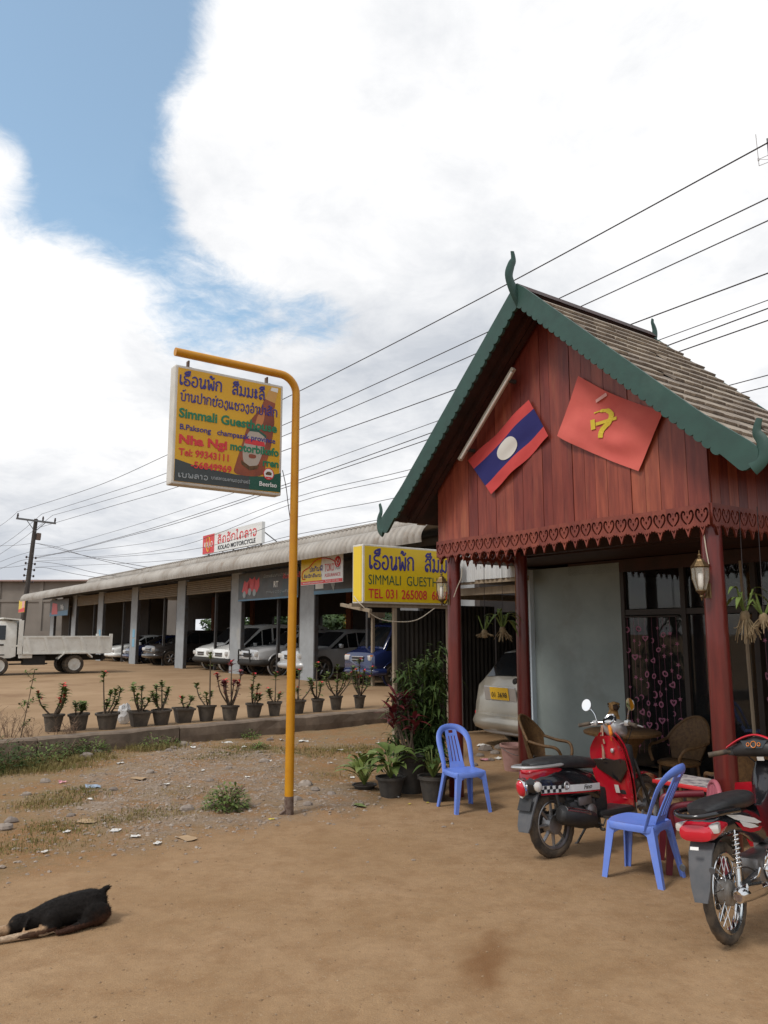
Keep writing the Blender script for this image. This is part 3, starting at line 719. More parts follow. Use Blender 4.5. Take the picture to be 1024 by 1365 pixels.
# ---------------------------------------------------------------- wall lanterns on the posts
def lantern(label, P, ang, arm=.10):
    t = thing('wall_lantern', label, 'lantern', P, ang, 'lanterns on the porch posts', lean=Matrix.Scale(.82, 4))
    # local: +x points away from the post; origin on the post surface at mid height
    n6 = 6; b = MB()
    b.lathe([(.075, .075), (.082, .085), (.05, .125), (.045, .13), (.035, .15), (.012, .165), (.012, .175), (.018, .185), (.006, .2), (.004, .23)], 6, M=Matrix.Translation((arm, 0, 0))); b.obj('cap', M_['bronze'], t)
    b = MB(); b.lathe([(.042, -.12), (.07, -.02), (.073, .075)], 6, M=Matrix.Translation((arm, 0, 0)), cap=False); b.obj('glass', M_['lantern_glass'], t)
    b = MB()
    for k in range(6):
        a = 2 * math.pi * k / 6; b.tube([(arm + .043 * math.cos(a), .043 * math.sin(a), -.12), (arm + .071 * math.cos(a), .071 * math.sin(a), -.02), (arm + .074 * math.cos(a), .074 * math.sin(a), .076)], .0035, 5)
    b.obj('cage', M_['bronze'], t)
    b = MB(); b.lathe([(.046, -.118), (.048, -.128), (.03, -.15), (.014, -.165), (.018, -.178), (.008, -.19), (.003, -.215)], 8, M=Matrix.Translation((arm, 0, 0))); b.obj('base', M_['bronze'], t)
    b = MB(); b.lathe([(.012, -.1), (.022, -.08), (.022, .02), (.012, .03)], 10, M=Matrix.Translation((arm, 0, 0))); b.obj('bulb', M_['bulb'], t, 50)
    b = MB(); b.tube(cr([(arm, 0, -.15), (arm * .6, 0, -.185), (arm * .25, 0, -.15), (.012, 0, -.12)], 5), .009, 6); b.tube([(.0, 0, -.19), (.0, 0, -.06)], .03, 8, flat=.35, up=(1, 0, 0)); b.obj('bracket', M_['bronze'], t)
    return t
def postsurf(px, py, ux, r_, ang):        # point on a post's surface facing ang (world)
    c = PO + U * ux; z = onplane(px, py, c, V).z
    return Vector((c.x + r_ * math.cos(ang), c.y + r_ * math.sin(ang), z))
a1 = math.atan2(-.55, -.83); lantern('bronze glass lantern on the porch post beside the painted house door', postsurf(940, 770, PW, .075, a1), a1)
a2 = math.atan2(-.5, -.86); lantern('bronze glass lantern on the porch post overlapping the yellow guesthouse box sign', postsurf(590, 787, 0, .07, a2), a2)
for (pp, lab) in [([(938, 707), (941, 730), (945, 752)], 'pale cable running down the porch post to the lantern beside the door'), ([(616, 758), (615, 770), (610, 782), (605, 796)], 'pale cable looping down the porch post by the yellow box sign')]:
    w = MB(); post = PW if pp[0][0] > 800 else 0
    P = [onplane(px, py, PO + U * post - V * .085, V) for (px, py) in pp]; o0 = P[-1]
    w.tube(cr([p - o0 for p in P], 5), .0045, 6); oo = w.obj('lamp_cable', M_['cable']); oo.location = o0; tag(oo, lab, 'cable')
# ================================================================ lettering
LAO = {  # glyph: (advance, [strokes])   x-height 1
 'e': (.42, [[(.14, 1.0), (.13, .5), (.14, .14), (.24, .02), (.34, .1), (.27, .22), (.16, .16)]]),
 'ae': (.78, [[(.14, 1.0), (.13, .5), (.14, .14), (.24, .02), (.34, .1), (.27, .22), (.16, .16)], [(.5, 1.0), (.49, .5), (.5, .14), (.6, .02), (.7, .1), (.63, .22), (.52, .16)]]),
 'h': (.80, [[(.68, 1.22), (.55, 1.0), (.28, .98), (.12, .82), (.2, .62), (.45, .58), (.66, .42), (.66, .15), (.45, .0), (.2, .06), (.12, .28), (.24, .4), (.36, .28)]]),
 'o': (.80, [[(.36, .42), (.22, .5), (.13, .38), (.14, .16), (.35, .0), (.6, .1), (.68, .5), (.6, .86), (.38, 1.0), (.14, .84)]]),
 'n': (.84, [[(.06, .84), (.16, .98), (.25, .86), (.22, .4), (.26, .05), (.4, .0), (.5, .2), (.62, .36), (.74, .2), (.64, .02), (.54, .16), (.66, .5), (.68, 1.0)]]),
 'ph': (.90, [[(.06, .84), (.16, .98), (.22, .8), (.2, .2), (.28, .0), (.38, .3), (.46, .62), (.56, .3), (.66, .0), (.76, .2), (.76, .6), (.76, 1.0)]]),
 'k': (.80, [[(.14, .0), (.14, .45), (.26, .6), (.14, .7), (.1, .84), (.32, 1.0), (.56, .95), (.66, .75), (.66, .35), (.66, .0)]]),
 's': (.84, [[(.14, .72), (.34, .98), (.58, .9), (.66, .6), (.66, .3), (.66, .0)], [(.64, .46), (.42, .58), (.18, .42), (.16, .14), (.32, .02), (.38, .16), (.26, .24)], [(.6, .94), (.72, 1.05), (.8, 1.22)]]),
 'm': (.84, [[(.06, .86), (.17, .98), (.24, .82), (.22, .35), (.24, .1), (.12, .0), (.07, .12), (.2, .2), (.4, .12), (.56, .02), (.66, .16), (.68, .6), (.68, 1.0)]]),
 'a': (.50, [[(.1, .88), (.2, .98), (.26, .84), (.16, .76), (.1, .66), (.26, .6), (.38, .78)], [(.1, .36), (.2, .46), (.26, .32), (.16, .24), (.1, .14), (.26, .06), (.38, .26)]]),
 'l': (.80, [[(.14, .74), (.34, .98), (.58, .9), (.66, .6), (.66, .3), (.66, .0)], [(.64, .46), (.42, .58), (.18, .42), (.16, .14), (.32, .02), (.38, .16), (.26, .24)]]),
 'b': (.82, [[(.06, .84), (.16, .98), (.24, .84), (.21, .4), (.24, .08), (.42, .0), (.62, .06), (.68, .4), (.68, 1.0)]]),
 'p': (.82, [[(.06, .84), (.16, .98), (.24, .84), (.21, .4), (.24, .08), (.42, .0), (.62, .06), (.68, .4), (.68, 1.4)]]),
 'aa': (.46, [[(.06, .82), (.16, .98), (.3, .92), (.34, .7), (.33, .35), (.34, .0)]]),
 'x': (.82, [[(.22, .66), (.12, .74), (.16, .92), (.3, .92), (.34, .74), (.2, .5), (.18, .2), (.3, .0), (.52, .02), (.64, .2), (.62, .5), (.52, .66), (.7, .8), (.76, 1.0)]]),
 'c': (.82, [[(.22, .66), (.12, .74), (.16, .92), (.3, .92), (.34, .74), (.2, .5), (.18, .2), (.3, .0), (.52, .02), (.64, .2), (.64, .6), (.6, 1.0)], [(.62, .7), (.78, .9), (.8, 1.15)]]),
 'g': (.66, [[(.3, .62), (.22, .74), (.3, .94), (.46, .96), (.54, .7), (.54, .3), (.48, -.1), (.34, -.24), (.18, .05), (.06, .3)]]),
 'w': (.74, [[(.12, .78), (.3, .98), (.52, .9), (.62, .6), (.58, .2), (.4, .0), (.22, .06), (.2, .22), (.34, .26)]]),
 'j': (.76, [[(.12, .78), (.32, .98), (.54, .9), (.64, .55), (.58, .15), (.4, .0), (.2, .1), (.16, .36), (.3, .46), (.4, .34)]]),
 'd': (.80, [[(.3, .42), (.18, .5), (.12, .3), (.2, .06), (.34, .1), (.3, .5), (.2, .8), (.4, 1.0), (.62, .88), (.66, .5), (.66, .0)]]),
 'kh': (.80, [[(.34, .46), (.2, .54), (.14, .3), (.22, .06), (.34, .14), (.22, .6), (.26, .92), (.5, 1.0), (.66, .8), (.66, .4), (.66, .0)]]),
 'oo': (.48, [[(.06, 1.36), (.16, 1.5), (.3, 1.42), (.26, 1.2), (.2, 1.0), (.2, .5), (.2, .14), (.3, .02), (.38, .12), (.28, .22)]]),
 'ny': (.84, [[(.06, .86), (.18, .98), (.24, .8), (.22, .2), (.3, .02), (.44, .1), (.46, .5), (.56, .1), (.72, .1), (.74, .5), (.7, 1.0)]]),
 ' ': (.5, []),
 '^ii': (0, [[(-.68, 1.16), (-.5, 1.36), (-.28, 1.36), (-.14, 1.2), (-.4, 1.15), (-.68, 1.16)], [(-.18, 1.24), (-.16, 1.5)]]),
 '^uu': (0, [[(-.68, 1.16), (-.5, 1.36), (-.28, 1.36), (-.14, 1.2), (-.4, 1.15), (-.68, 1.16)], [(-.3, 1.28), (-.28, 1.52)], [(-.14, 1.24), (-.12, 1.54)]]),
 '^a': (0, [[(-.56, 1.24), (-.5, 1.42), (-.36, 1.38), (-.38, 1.2), (-.24, 1.16), (-.1, 1.34)]]),
 '^o': (0, [[(-.6, 1.18), (-.5, 1.36), (-.36, 1.3), (-.4, 1.16), (-.2, 1.18), (-.12, 1.4)]]),
 '^1': (0, [[(-.3, 1.2), (-.28, 1.46)]]),
 '^2': (0, [[(-.5, 1.4), (-.4, 1.26), (-.28, 1.36), (-.14, 1.5)]]),
 '^am': (0, [[(-.4, 1.3), (-.32, 1.4), (-.24, 1.3), (-.32, 1.2), (-.4, 1.3)]]),
}
GUEST = 'e h ^uu o n ph ^a k   s ^ii m m a l ^ii'
BAN = 'b ^2 aa n p aa k c ^1 o g ae x w g j ^am aa p aa s ^a k'
def lao_mesh(tokens, width, xh, thick, mt, depth=.004):
    toks = [t if t else ' ' for t in tokens.split(' ')]
    tot = sum(LAO[t][0] for t in toks); sx = width / tot
    b = MB(); x = 0; k = 0
    for t in toks:
        adv, strokes = LAO[t]
        for s in strokes:
            P = cr([((x + q[0]) * sx, q[1] * xh, 0) for q in s], 5)
            b.tube(P, thick, 6, up=(0, 0, 1), flat=depth / thick / 2); k += 1
        x += adv
    return b.mesh('lettering', [mt], 60)
def poly_mesh(pts, mt, depth=.0006): return shape([pts], depth, 'print', [mt])
def words(me):
    """cut a line of lettering into its words"""
    xs_ = sorted((v.co.x for v in me.vertices)); hgt = max(v.co.y for v in me.vertices) - min(v.co.y for v in me.vertices)
    cuts = [(a + c) / 2 for a, c in zip(xs_, xs_[1:]) if c - a > .17 * hgt]
    if not cuts: return [me]
    out = []
    for lo, hi in zip([-1e9] + cuts, cuts + [1e9]):
        ps = [p for p in me.polygons if lo < p.center.x < hi]
        if not ps: continue
        ids = sorted({i for p in ps for i in p.vertices}); mp = {i: k for k, i in enumerate(ids)}
        m2 = bpy.data.meshes.new('lettering'); m2.from_pydata([tuple(me.vertices[i].co) for i in ids], [], [[mp[i] for i in p.vertices] for p in ps]); m2.materials.append(me.materials[0]); out.append(m2)
    return out
def put(parent, me, x, y, z, name):
    M = Matrix.Translation((x, y, z)) @ XZ
    if name == 'lettering':
        for w_ in words(me): o = place(w_, parent, M, name)
        return o
    return place(me, parent, M, name)

# ---------------------------------------------------------------- yellow pole
PB = gpt(385, 1088); PB.z = 0
pole = thing('sign_pole', 'tall yellow steel pole bent over into a horizontal arm, standing in gravel', 'pole', PB, RV)
b = MB(); bend = [(-.17 + .17 * math.cos(a), 0, 3.86 + .17 * math.sin(a)) for a in [math.pi / 2 * i / 8 for i in range(9)]]
b.tube([(0, 0, .17), (0, 0, 2.0)] + bend + [(-1.21, 0, 4.03)], [.0405, .0395] + [.0375] * 10, 16); b.obj('shaft', M_['yellow_paint'], pole, 60)
b = MB(); b.tube([(0, 0, -.1), (0, 0, .04), (0, 0, .171)], [.043, .0425, .0412], 16); b.obj('rusty_foot', M_['rusty_steel'], pole, 60)
b = MB(); b.tube([(-.085, 0, .02), (-.03, 0, .05)], .02, 4); b.obj('foot_cleat', M_['rusty_steel'], pole)

BX, BZ, BS = -1.2, 2.86, 1.06
bs = thing('hanging_sign', 'square yellow light box sign with a brown bottle, hanging from the pole arm', 'sign', PB + V * (BX + BS / 2) + Z * BZ, RV)
h = BS / 2
b = MB(); b.bbox((0, .06, h), (BS, .12, BS), .014); b.obj('casing', M_['white_frame'], bs)
b = MB(); b.box((0, -.0015, h), (BS - .05, .003, BS - .05)); b.obj('panel', M_['sign_yellow'], bs)
b = MB()
for x in (-.40, .375): b.box((x, .05, BS + .028), (.012, .05, .075)); b.box((x, .05, BS + .0025), (.06, .06, .005))
b.obj('hanger', M_['rusty_steel'], bs)
def bd(px, py):
    s = (px - (165 - 17 * max(0, min(1, (py - 215) / 715)))) / (820 - 160); s = s * (1 + .06 * (1 - s))
    yt, ybm = 215 + 125 * s, 930 + 80 * s
    return (s - .5) * (BS - .05), .025 + (1 - (py - yt) / (ybm - yt)) * (BS - .05)
def bpoly(pp, mt, y, name, sm=0):
    P = [bd(*q) for q in pp]
    if sm: P = [(q.x, q.y) for q in cr([(a, c, 0) for a, c in P], sm, True)]
    put(bs, poly_mesh(P, mt), 0, y, 0, name)
# lower swoosh, dark and green
bpoly([(152, 792), (250, 830), (370, 862), (520, 893), (600, 903), (600, 985), (148, 928)], M_['sign_slate'], -.0040, 'printed_band')
bpoly([(600, 903), (700, 905), (818, 886), (818, 1006), (600, 985)], M_['sign_dgreen'], -.0040, 'printed_band')
# bottle
bpoly([(715, 400), (776, 432), (768, 500), (772, 560), (762, 640), (742, 740), (712, 830), (690, 893), (600, 903), (505, 880), (512, 820), (545, 720), (575, 620), (610, 545), (668, 480), (690, 440)], M_['bottle_brown'], -.0047, 'printed_bottle', 4)
bpoly([(738, 345), (800, 356), (776, 440), (706, 412)], M_['bottle_foil'], -.0054, 'printed_foil'); bpoly([(752, 337), (800, 345), (796, 372), (745, 358)], M_['sign_white'], -.0062, 'printed_cap')
bpoly([(655, 520), (700, 500), (690, 570), (640, 600)], M_['bottle_shine'], -.0054, 'printed_shine', 4)
bpoly([(600, 620), (645, 612), (705, 650), (708, 705), (682, 775), (652, 835), (600, 845), (562, 810), (556, 740), (575, 670)], M_['bottle_label'], -.0055, 'printed_label', 4)
bpoly([(575, 660), (700, 690), (708, 720), (568, 695)], M_['sign_red'], -.0062, 'printed_ribbon'); bpoly([(600, 605), (640, 598), (712, 645), (716, 665), (660, 625), (600, 618)], M_['sign_dgreen'], -.0062, 'printed_ribbon')
bpoly([(545, 800), (600, 840), (665, 835), (655, 858), (600, 866), (548, 828)], M_['rattan'], -.0062, 'printed_ribbon'); bpoly([(598, 765), (640, 770), (640, 790), (600, 788)], M_['bottle_brown'], -.0062, 'printed_emblem', 3)
# words
def btext(s, p0, p1, cap, mt, y, bold=.0, name='lettering'):
    (x0, z0), (x1, z1) = bd(*p0), bd(*p1)
    me = text_mesh(s, cap / .72, mt, bold=bold, fit=x1 - x0); put(bs, me, x0, y, z0, name)
def blao(tok, p0, p1, xh, th, mt, y):
    (x0, z0), (x1, z1) = bd(*p0), bd(*p1); put(bs, lao_mesh(tok, x1 - x0, xh, th, mt), x0, y, z0, 'lettering')
LY = -.0072
blao(GUEST, (168, 323), (706, 420), .088, .0078, M_['sign_blue'], LY); blao(BAN, (175, 425), (795, 530), .068, .0058, M_['sign_blue'], LY)
btext('Simmali Guesthouse', (170, 530), (790, 620), .083, M_['sign_green'], LY, .0035)
btext('B.Paksong   champasak province', (176, 607), (778, 692), .05, M_['sign_blue'], LY, .001)
btext('Nha Ngi', (172, 693), (455, 732), .077, M_['sign_red'], LY, .0045); btext('motorbikefo', (475, 735), (803, 782), .074, M_['sign_green'], LY, .003); btext('rren', (690, 838), (802, 850), .072, M_['sign_green'], LY, .003)
btext('Tel: 99343111', (172, 768), (465, 818), .062, M_['sign_red'], LY, .002); btext('-56849969', (240, 848), (484, 872), .06, M_['sign_red'], LY, .002)
blao('e b ny l aa w', (168, 905), (342, 918), .036, .005, M_['sign_grey'], LY); blao('b aa s l aa w m a k n o g p aa j h oo', (358, 920), (605, 950), .022, .0028, M_['sign_grey'], LY)
btext('Beerlao', (668, 962), (790, 972), .042, M_['sign_white'], LY, .001)
cx, cz = bd(731, 890)
ring = lambda r, n=26: [(r * math.cos(2 * math.pi * i / n), r * math.sin(2 * math.pi * i / n)) for i in range(n)]
put(bs, poly_mesh(ring(.056), M_['sign_red']), cx, -.0070, cz, 'printed_badge'); put(bs, poly_mesh(ring(.047), M_['sign_white']), cx, -.0077, cz, 'printed_badge')
put(bs, poly_mesh([(-.03, -.012), (.028, -.012), (.032, .01), (.01, .022), (-.012, .02), (-.032, .004)], M_['rattan']), cx, -.0084, cz, 'printed_badge'); put(bs, poly_mesh([(-.022, -.043), (.022, -.043), (.034, -.028), (-.034, -.028)], M_['sign_red']), cx, -.0084, cz, 'printed_badge')
w = MB(); w.tube(cr([(h + .02, .02, .25), (h + .06, .02, .1), (h + .09, .03, -.05), (h + .13, .04, -.25), (h + .14, .02, -.4)], 5), .004, 5); w.obj('feed_wire', M_['wire'], bs)

# ---------------------------------------------------------------- guesthouse box sign
SP = Vector((.09, 9.9, 0)); GL, GH = 1.55, .73
gs = thing('box_sign', 'long yellow guesthouse light box sign with blue, green and red lettering, behind the porch post', 'sign', SP + V * (-.43 + GL / 2) + Z * 1.96, RV)
b = MB(); b.bbox((0, .115, GH / 2), (GL, .23, GH), .012); b.obj('casing', M_['white_frame'], gs)
b = MB(); b.box((0, -.002, GH / 2), (GL - .05, .004, GH - .05)); b.obj('panel', M_['sign_yellow2'], gs)
b = MB(); b.box((-GL / 2 - .002, .115, GH / 2), (.004, .185, GH - .05)); b.obj('end_panel', M_['sign_yellow2'], gs)
x0 = -GL / 2 + .08
put(gs, lao_mesh(GUEST, GL - .07, .167, .0145, M_['sign_blue'], .004), x0, -.006, .43, 'lettering')
put(gs, text_mesh('SIMMALI  GUESTHOUSE', .126 / .72, M_['sign_dgreen'], bold=-.001, fit=GL - .1), x0, -.006, .236, 'lettering')
put(gs, text_mesh('TEL 031 265008  6849969', .117 / .72, M_['sign_red'], bold=.002, fit=GL - .07), x0, -.006, .068, 'lettering')
# timber posts, beams and the carport beside the house
cpt = thing('carport', 'open carport of timber posts and corrugated metal sheets beside the house', 'carport', PO, RU)
pf = PF.inverted()
q = pf @ gpt(530, 986); b = MB(); b.box((q.x, q.y, 1.1), (.07, .07, 2.2)); b.obj('post', M_['dark_sheet'], cpt)
wx, wy0 = q.x, q.y
qs = pf @ (SP + Z * 2.0)
def corrugated(p0, p1, z0, z1, pitch, amp, n3=(0, 1, 0)):
    """upright corrugated sheet between two points"""
    p0, p1 = Vector(p0), Vector(p1); L = (p1 - p0).length; d = (p1 - p0) / L; nn = Vector((-d.y, d.x, 0)); N = max(8, int(L / pitch * 8)); b = MB()
    for i in range(N + 1):
        a = p0 + d * (L * i / N) + nn * amp * math.sin(2 * math.pi * (L * i / N) / pitch); b.v += [Vector((a.x, a.y, z0)), Vector((a.x, a.y, z1))]
    b.f = [(2 * i, 2 * i + 2, 2 * i + 3, 2 * i + 1) for i in range(N)]; b.m = [0] * N; return b
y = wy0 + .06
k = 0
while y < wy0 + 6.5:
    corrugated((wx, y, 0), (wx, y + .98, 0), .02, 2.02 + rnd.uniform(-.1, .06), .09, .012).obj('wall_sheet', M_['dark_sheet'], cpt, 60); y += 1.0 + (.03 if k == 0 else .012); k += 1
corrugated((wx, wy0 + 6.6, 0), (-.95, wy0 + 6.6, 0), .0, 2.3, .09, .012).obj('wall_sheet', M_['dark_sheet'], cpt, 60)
# roof: sheets on beams
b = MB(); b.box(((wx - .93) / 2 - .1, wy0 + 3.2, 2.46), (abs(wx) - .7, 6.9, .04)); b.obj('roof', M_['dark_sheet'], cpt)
b = MB(); b.box((wx + .02, wy0 + 3.2, 2.2), (.08, 6.9, .1)); b.box((-1.02, wy0 + 3.2, 2.36), (.08, 6.6, .12)); b.box(((wx - .98) / 2, wy0 - .1, 2.16), (abs(wx) - 1.0, .08, .1)); b.obj('beam', M_['timber_raw'], cpt)
FX0 = uv(onplane(603, 770, PO + V * (wy0 - .26), V), PO)[0]
for i in range(3):
    xa = FX0 + i * .46; corrugated((xa, wy0 - .26, 0), (xa + .45, wy0 - .26 - .004, 0), 2.30 + (.0 if i else -.02), 2.74, .085, .012).obj('fascia_sheet', M_['white_sheet'], cpt, 60)
b = MB(); b.box((FX0 + .68, wy0 - .22, 2.28), (1.4, .05, .06)); b.obj('fascia_rail', M_['timber_raw'], cpt)
# sign stand
st = thing('sign_stand', 'rough timber stand of two thin posts and cross beams under the yellow box sign', 'stand', SP + Z * 0, RV)
q = onplane(530, 930, SP, U) - SP; px_ = q.dot(V)
b = MB(); b.box((px_, .06, .96), (.045, .045, 1.94)); b.obj('post', M_['timber_raw'], st)
b = MB(); b.box((1.0, .08, .96), (.05, .05, 1.94)); b.obj('post', M_['timber_raw'], st)
b = MB(); b.box((.3, .05, 1.938), (1.75, .05, .04)); b.obj('beam', M_['timber_raw'], st)
b = MB(); b.box((-.40, .2, 1.912), (.035, .66, .04), rot=Matrix.Rotation(R(8), 3, 'X')); b.obj('beam', M_['timber_raw'], st)
b = MB(); b.tube(cr([(-.46, .15, 2.05), (-.44, .0, 1.93), (-.22, -.03, 1.78), (.1, -.03, 1.74), (.4, -.02, 1.77), (.7, .0, 1.92)], 6), .006, 5); b.obj('cable', M_['cable'], st)
# white post out in the yard
q = gpt(497, 914.7, LOT); yp = thing('yard_post', 'slim pale timber post with a short cross piece standing in the yard', 'post', q, RV)
b = MB(); b.box((0, 0, .95), (.075, .075, 1.95)); b.obj('shaft', M_['timber_raw'], yp); b = MB(); b.box((.12, 0, 1.86), (.5, .08, .14)); b.obj('cross_piece', M_['timber_raw'], yp)
# ================================================================ guesthouse front behind the porch
HV = 2.1
house = thing('guesthouse', 'low pale blue guesthouse front with dark framed glass doors behind the porch', 'building', PO, RU)
def hb(name, c, d, m, parent=None): b = MB(); b.box(c, d); return b.obj(name, M_[m], parent or house)
hb('wall', ((-.88 + .45) / 2, HV + .09, 1.2), (1.33, .18, 2.4), 'house_wall')
hb('corner_pilaster', (-.93, HV + .06, 1.2), (.1, .26, 2.4), 'house_wall_light')
hb('side_wall', (-.88, HV + 3.3, 1.2), (.15, 6.1, 2.4), 'house_wall')
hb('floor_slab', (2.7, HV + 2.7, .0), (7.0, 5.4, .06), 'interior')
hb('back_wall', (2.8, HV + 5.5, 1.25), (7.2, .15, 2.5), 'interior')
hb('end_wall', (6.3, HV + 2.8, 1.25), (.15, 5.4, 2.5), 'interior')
hb('roof', (2.7, 4.45, 2.5), (7.4, 6.55, .12), 'dark_wood')
hb('lintel', (3.0, HV + .06, 2.36), (6.6, .12, .14), 'dark_wood')
# door frames and panes: (u0,u1)
uf = [.47, 1.24, 2.02, 2.8, 3.6, 4.4, 5.2]
for i, u in enumerate(uf): hb('door_frame', (u, HV + .05, 1.17), (.055, .09, 2.25), 'door_frame')
hb('transom', (2.9, HV + .05, 1.83), (4.8, .075, .06), 'door_frame'); hb('threshold', (2.9, HV + .05, .1), (4.8, .1, .06), 'door_frame')
for i in range(len(uf) - 1):
    a, c = uf[i] + .03, uf[i + 1] - .03
    if i != 2: hb('door_pane', ((a + c) / 2, HV + .05, .98), (c - a, .008, 1.62), 'window_glass')
    hb('fanlight_pane', ((a + c) / 2, HV + .05, 2.08), (c - a, .008, .42), 'window_glass')
# string curtains of hearts, stars and moons
def motif(kind, s):
    if kind == 'heart': o = [(s * .9 * math.sin(t) ** 3, s * (.8 * math.cos(t) - .32 * math.cos(2 * t) - .12 * math.cos(3 * t))) for t in [2 * math.pi * k / 18 for k in range(18)]]; return [o, [(x * .5, y * .5) for x, y in o]]
    if kind == 'ring': o = [(s * .75 * math.cos(t), s * .9 * math.sin(t)) for t in [2 * math.pi * k / 16 for k in range(16)]]; return [o, [(x * .55, y * .55) for x, y in o]]
    if kind == 'star': return [[(s * (1 if k % 2 == 0 else .42) * .7 * math.sin(math.pi * k / 5), s * (1 if k % 2 == 0 else .42) * .7 * math.cos(math.pi * k / 5)) for k in range(10)]]
    return [[(s * .8 * math.cos(t), s * .9 * math.sin(t)) for t in [R(-130 + 260 * k / 12) for k in range(13)]] + [(s * (.8 * .7 * math.cos(t) - .18), s * .66 * math.sin(t)) for t in [R(125 - 250 * k / 12) for k in range(13)]]]
MOT = {k: shape(motif(k, .038), .003, 'motif', [M_['pink_print']]) for k in ('heart', 'ring', 'star', 'moon')}
def string_curtain(label, u0, u1, z0, z1, y, n, seed):
    rr = random.Random(seed); t = thing('string_curtain', label, 'curtain', PF @ Vector(((u0 + u1) / 2, y, z1)), RU, 'pink string curtains in the doorway')
    mid = (u0 + u1) / 2
    b = MB(); b.tube([(u0 - mid, 0, 0), (u1 - mid, 0, 0)], .008, 6); b.obj('rail', M_['door_frame'], t)
    for i in range(n):
        x = u0 + (u1 - u0) * (i + .5) / n - mid + rr.uniform(-.01, .01); b = MB(); L = rr.uniform(.82, 1.0) * (z1 - z0); b.tube([(x, 0, 0), (x, 0, -L)], .0012, 4); z = -rr.uniform(.05, .3)
        while z > -L:
            k = rr.choice(('heart', 'heart', 'ring', 'star', 'moon', 'star')); me = MOT[k]; sc = rr.uniform(.75, 1.15)
            b.add([q.co for q in me.vertices], [tuple(p.vertices) for p in me.polygons], 0, Matrix.Translation((x, -.003, z)) @ Matrix.Rotation(rr.uniform(-.5, .5), 4, 'Z') @ XZ @ Matrix.Rotation(rr.choice((0, 0, .6, -.5)), 4, 'Z') @ Matrix.Scale(sc, 4)); z -= rr.uniform(.10, .24) * (1.6 if rr.random() < .25 else 1)
        b.obj('strand', M_['pink_print'], t)
    return t
string_curtain('pink hearts and stars string curtain hanging beside the blue wall', .52, 1.2, .25, 1.78, HV - .03, 9, 3)
string_curtain('pink hearts and stars string curtain hanging behind the hanging orchid', 2.08, 2.75, .25, 1.78, HV - .03, 8, 5)
hb('curtain_cloth', (1.35, HV + .35, .95), (1.5, .02, 1.7), 'curtain')
b = MB(); b.tube([(2.0, HV - .1, .02), (1.98, HV - .12, 2.3)], .018, 6); o = b.obj('bamboo_pole', M_['timber_raw']); o.matrix_world = PF; tag(o, 'thin bamboo pole standing upright against the glass door', 'pole')
b = MB(); b.tube([(-.80, 1.75, .0), (-.93, 1.93, 2.2)], .02, 6); o = b.obj('wooden_pole', M_['brick_orange']); o.matrix_world = PF; tag(o, 'reddish wooden pole leaning on the corner of the blue wall', 'pole')

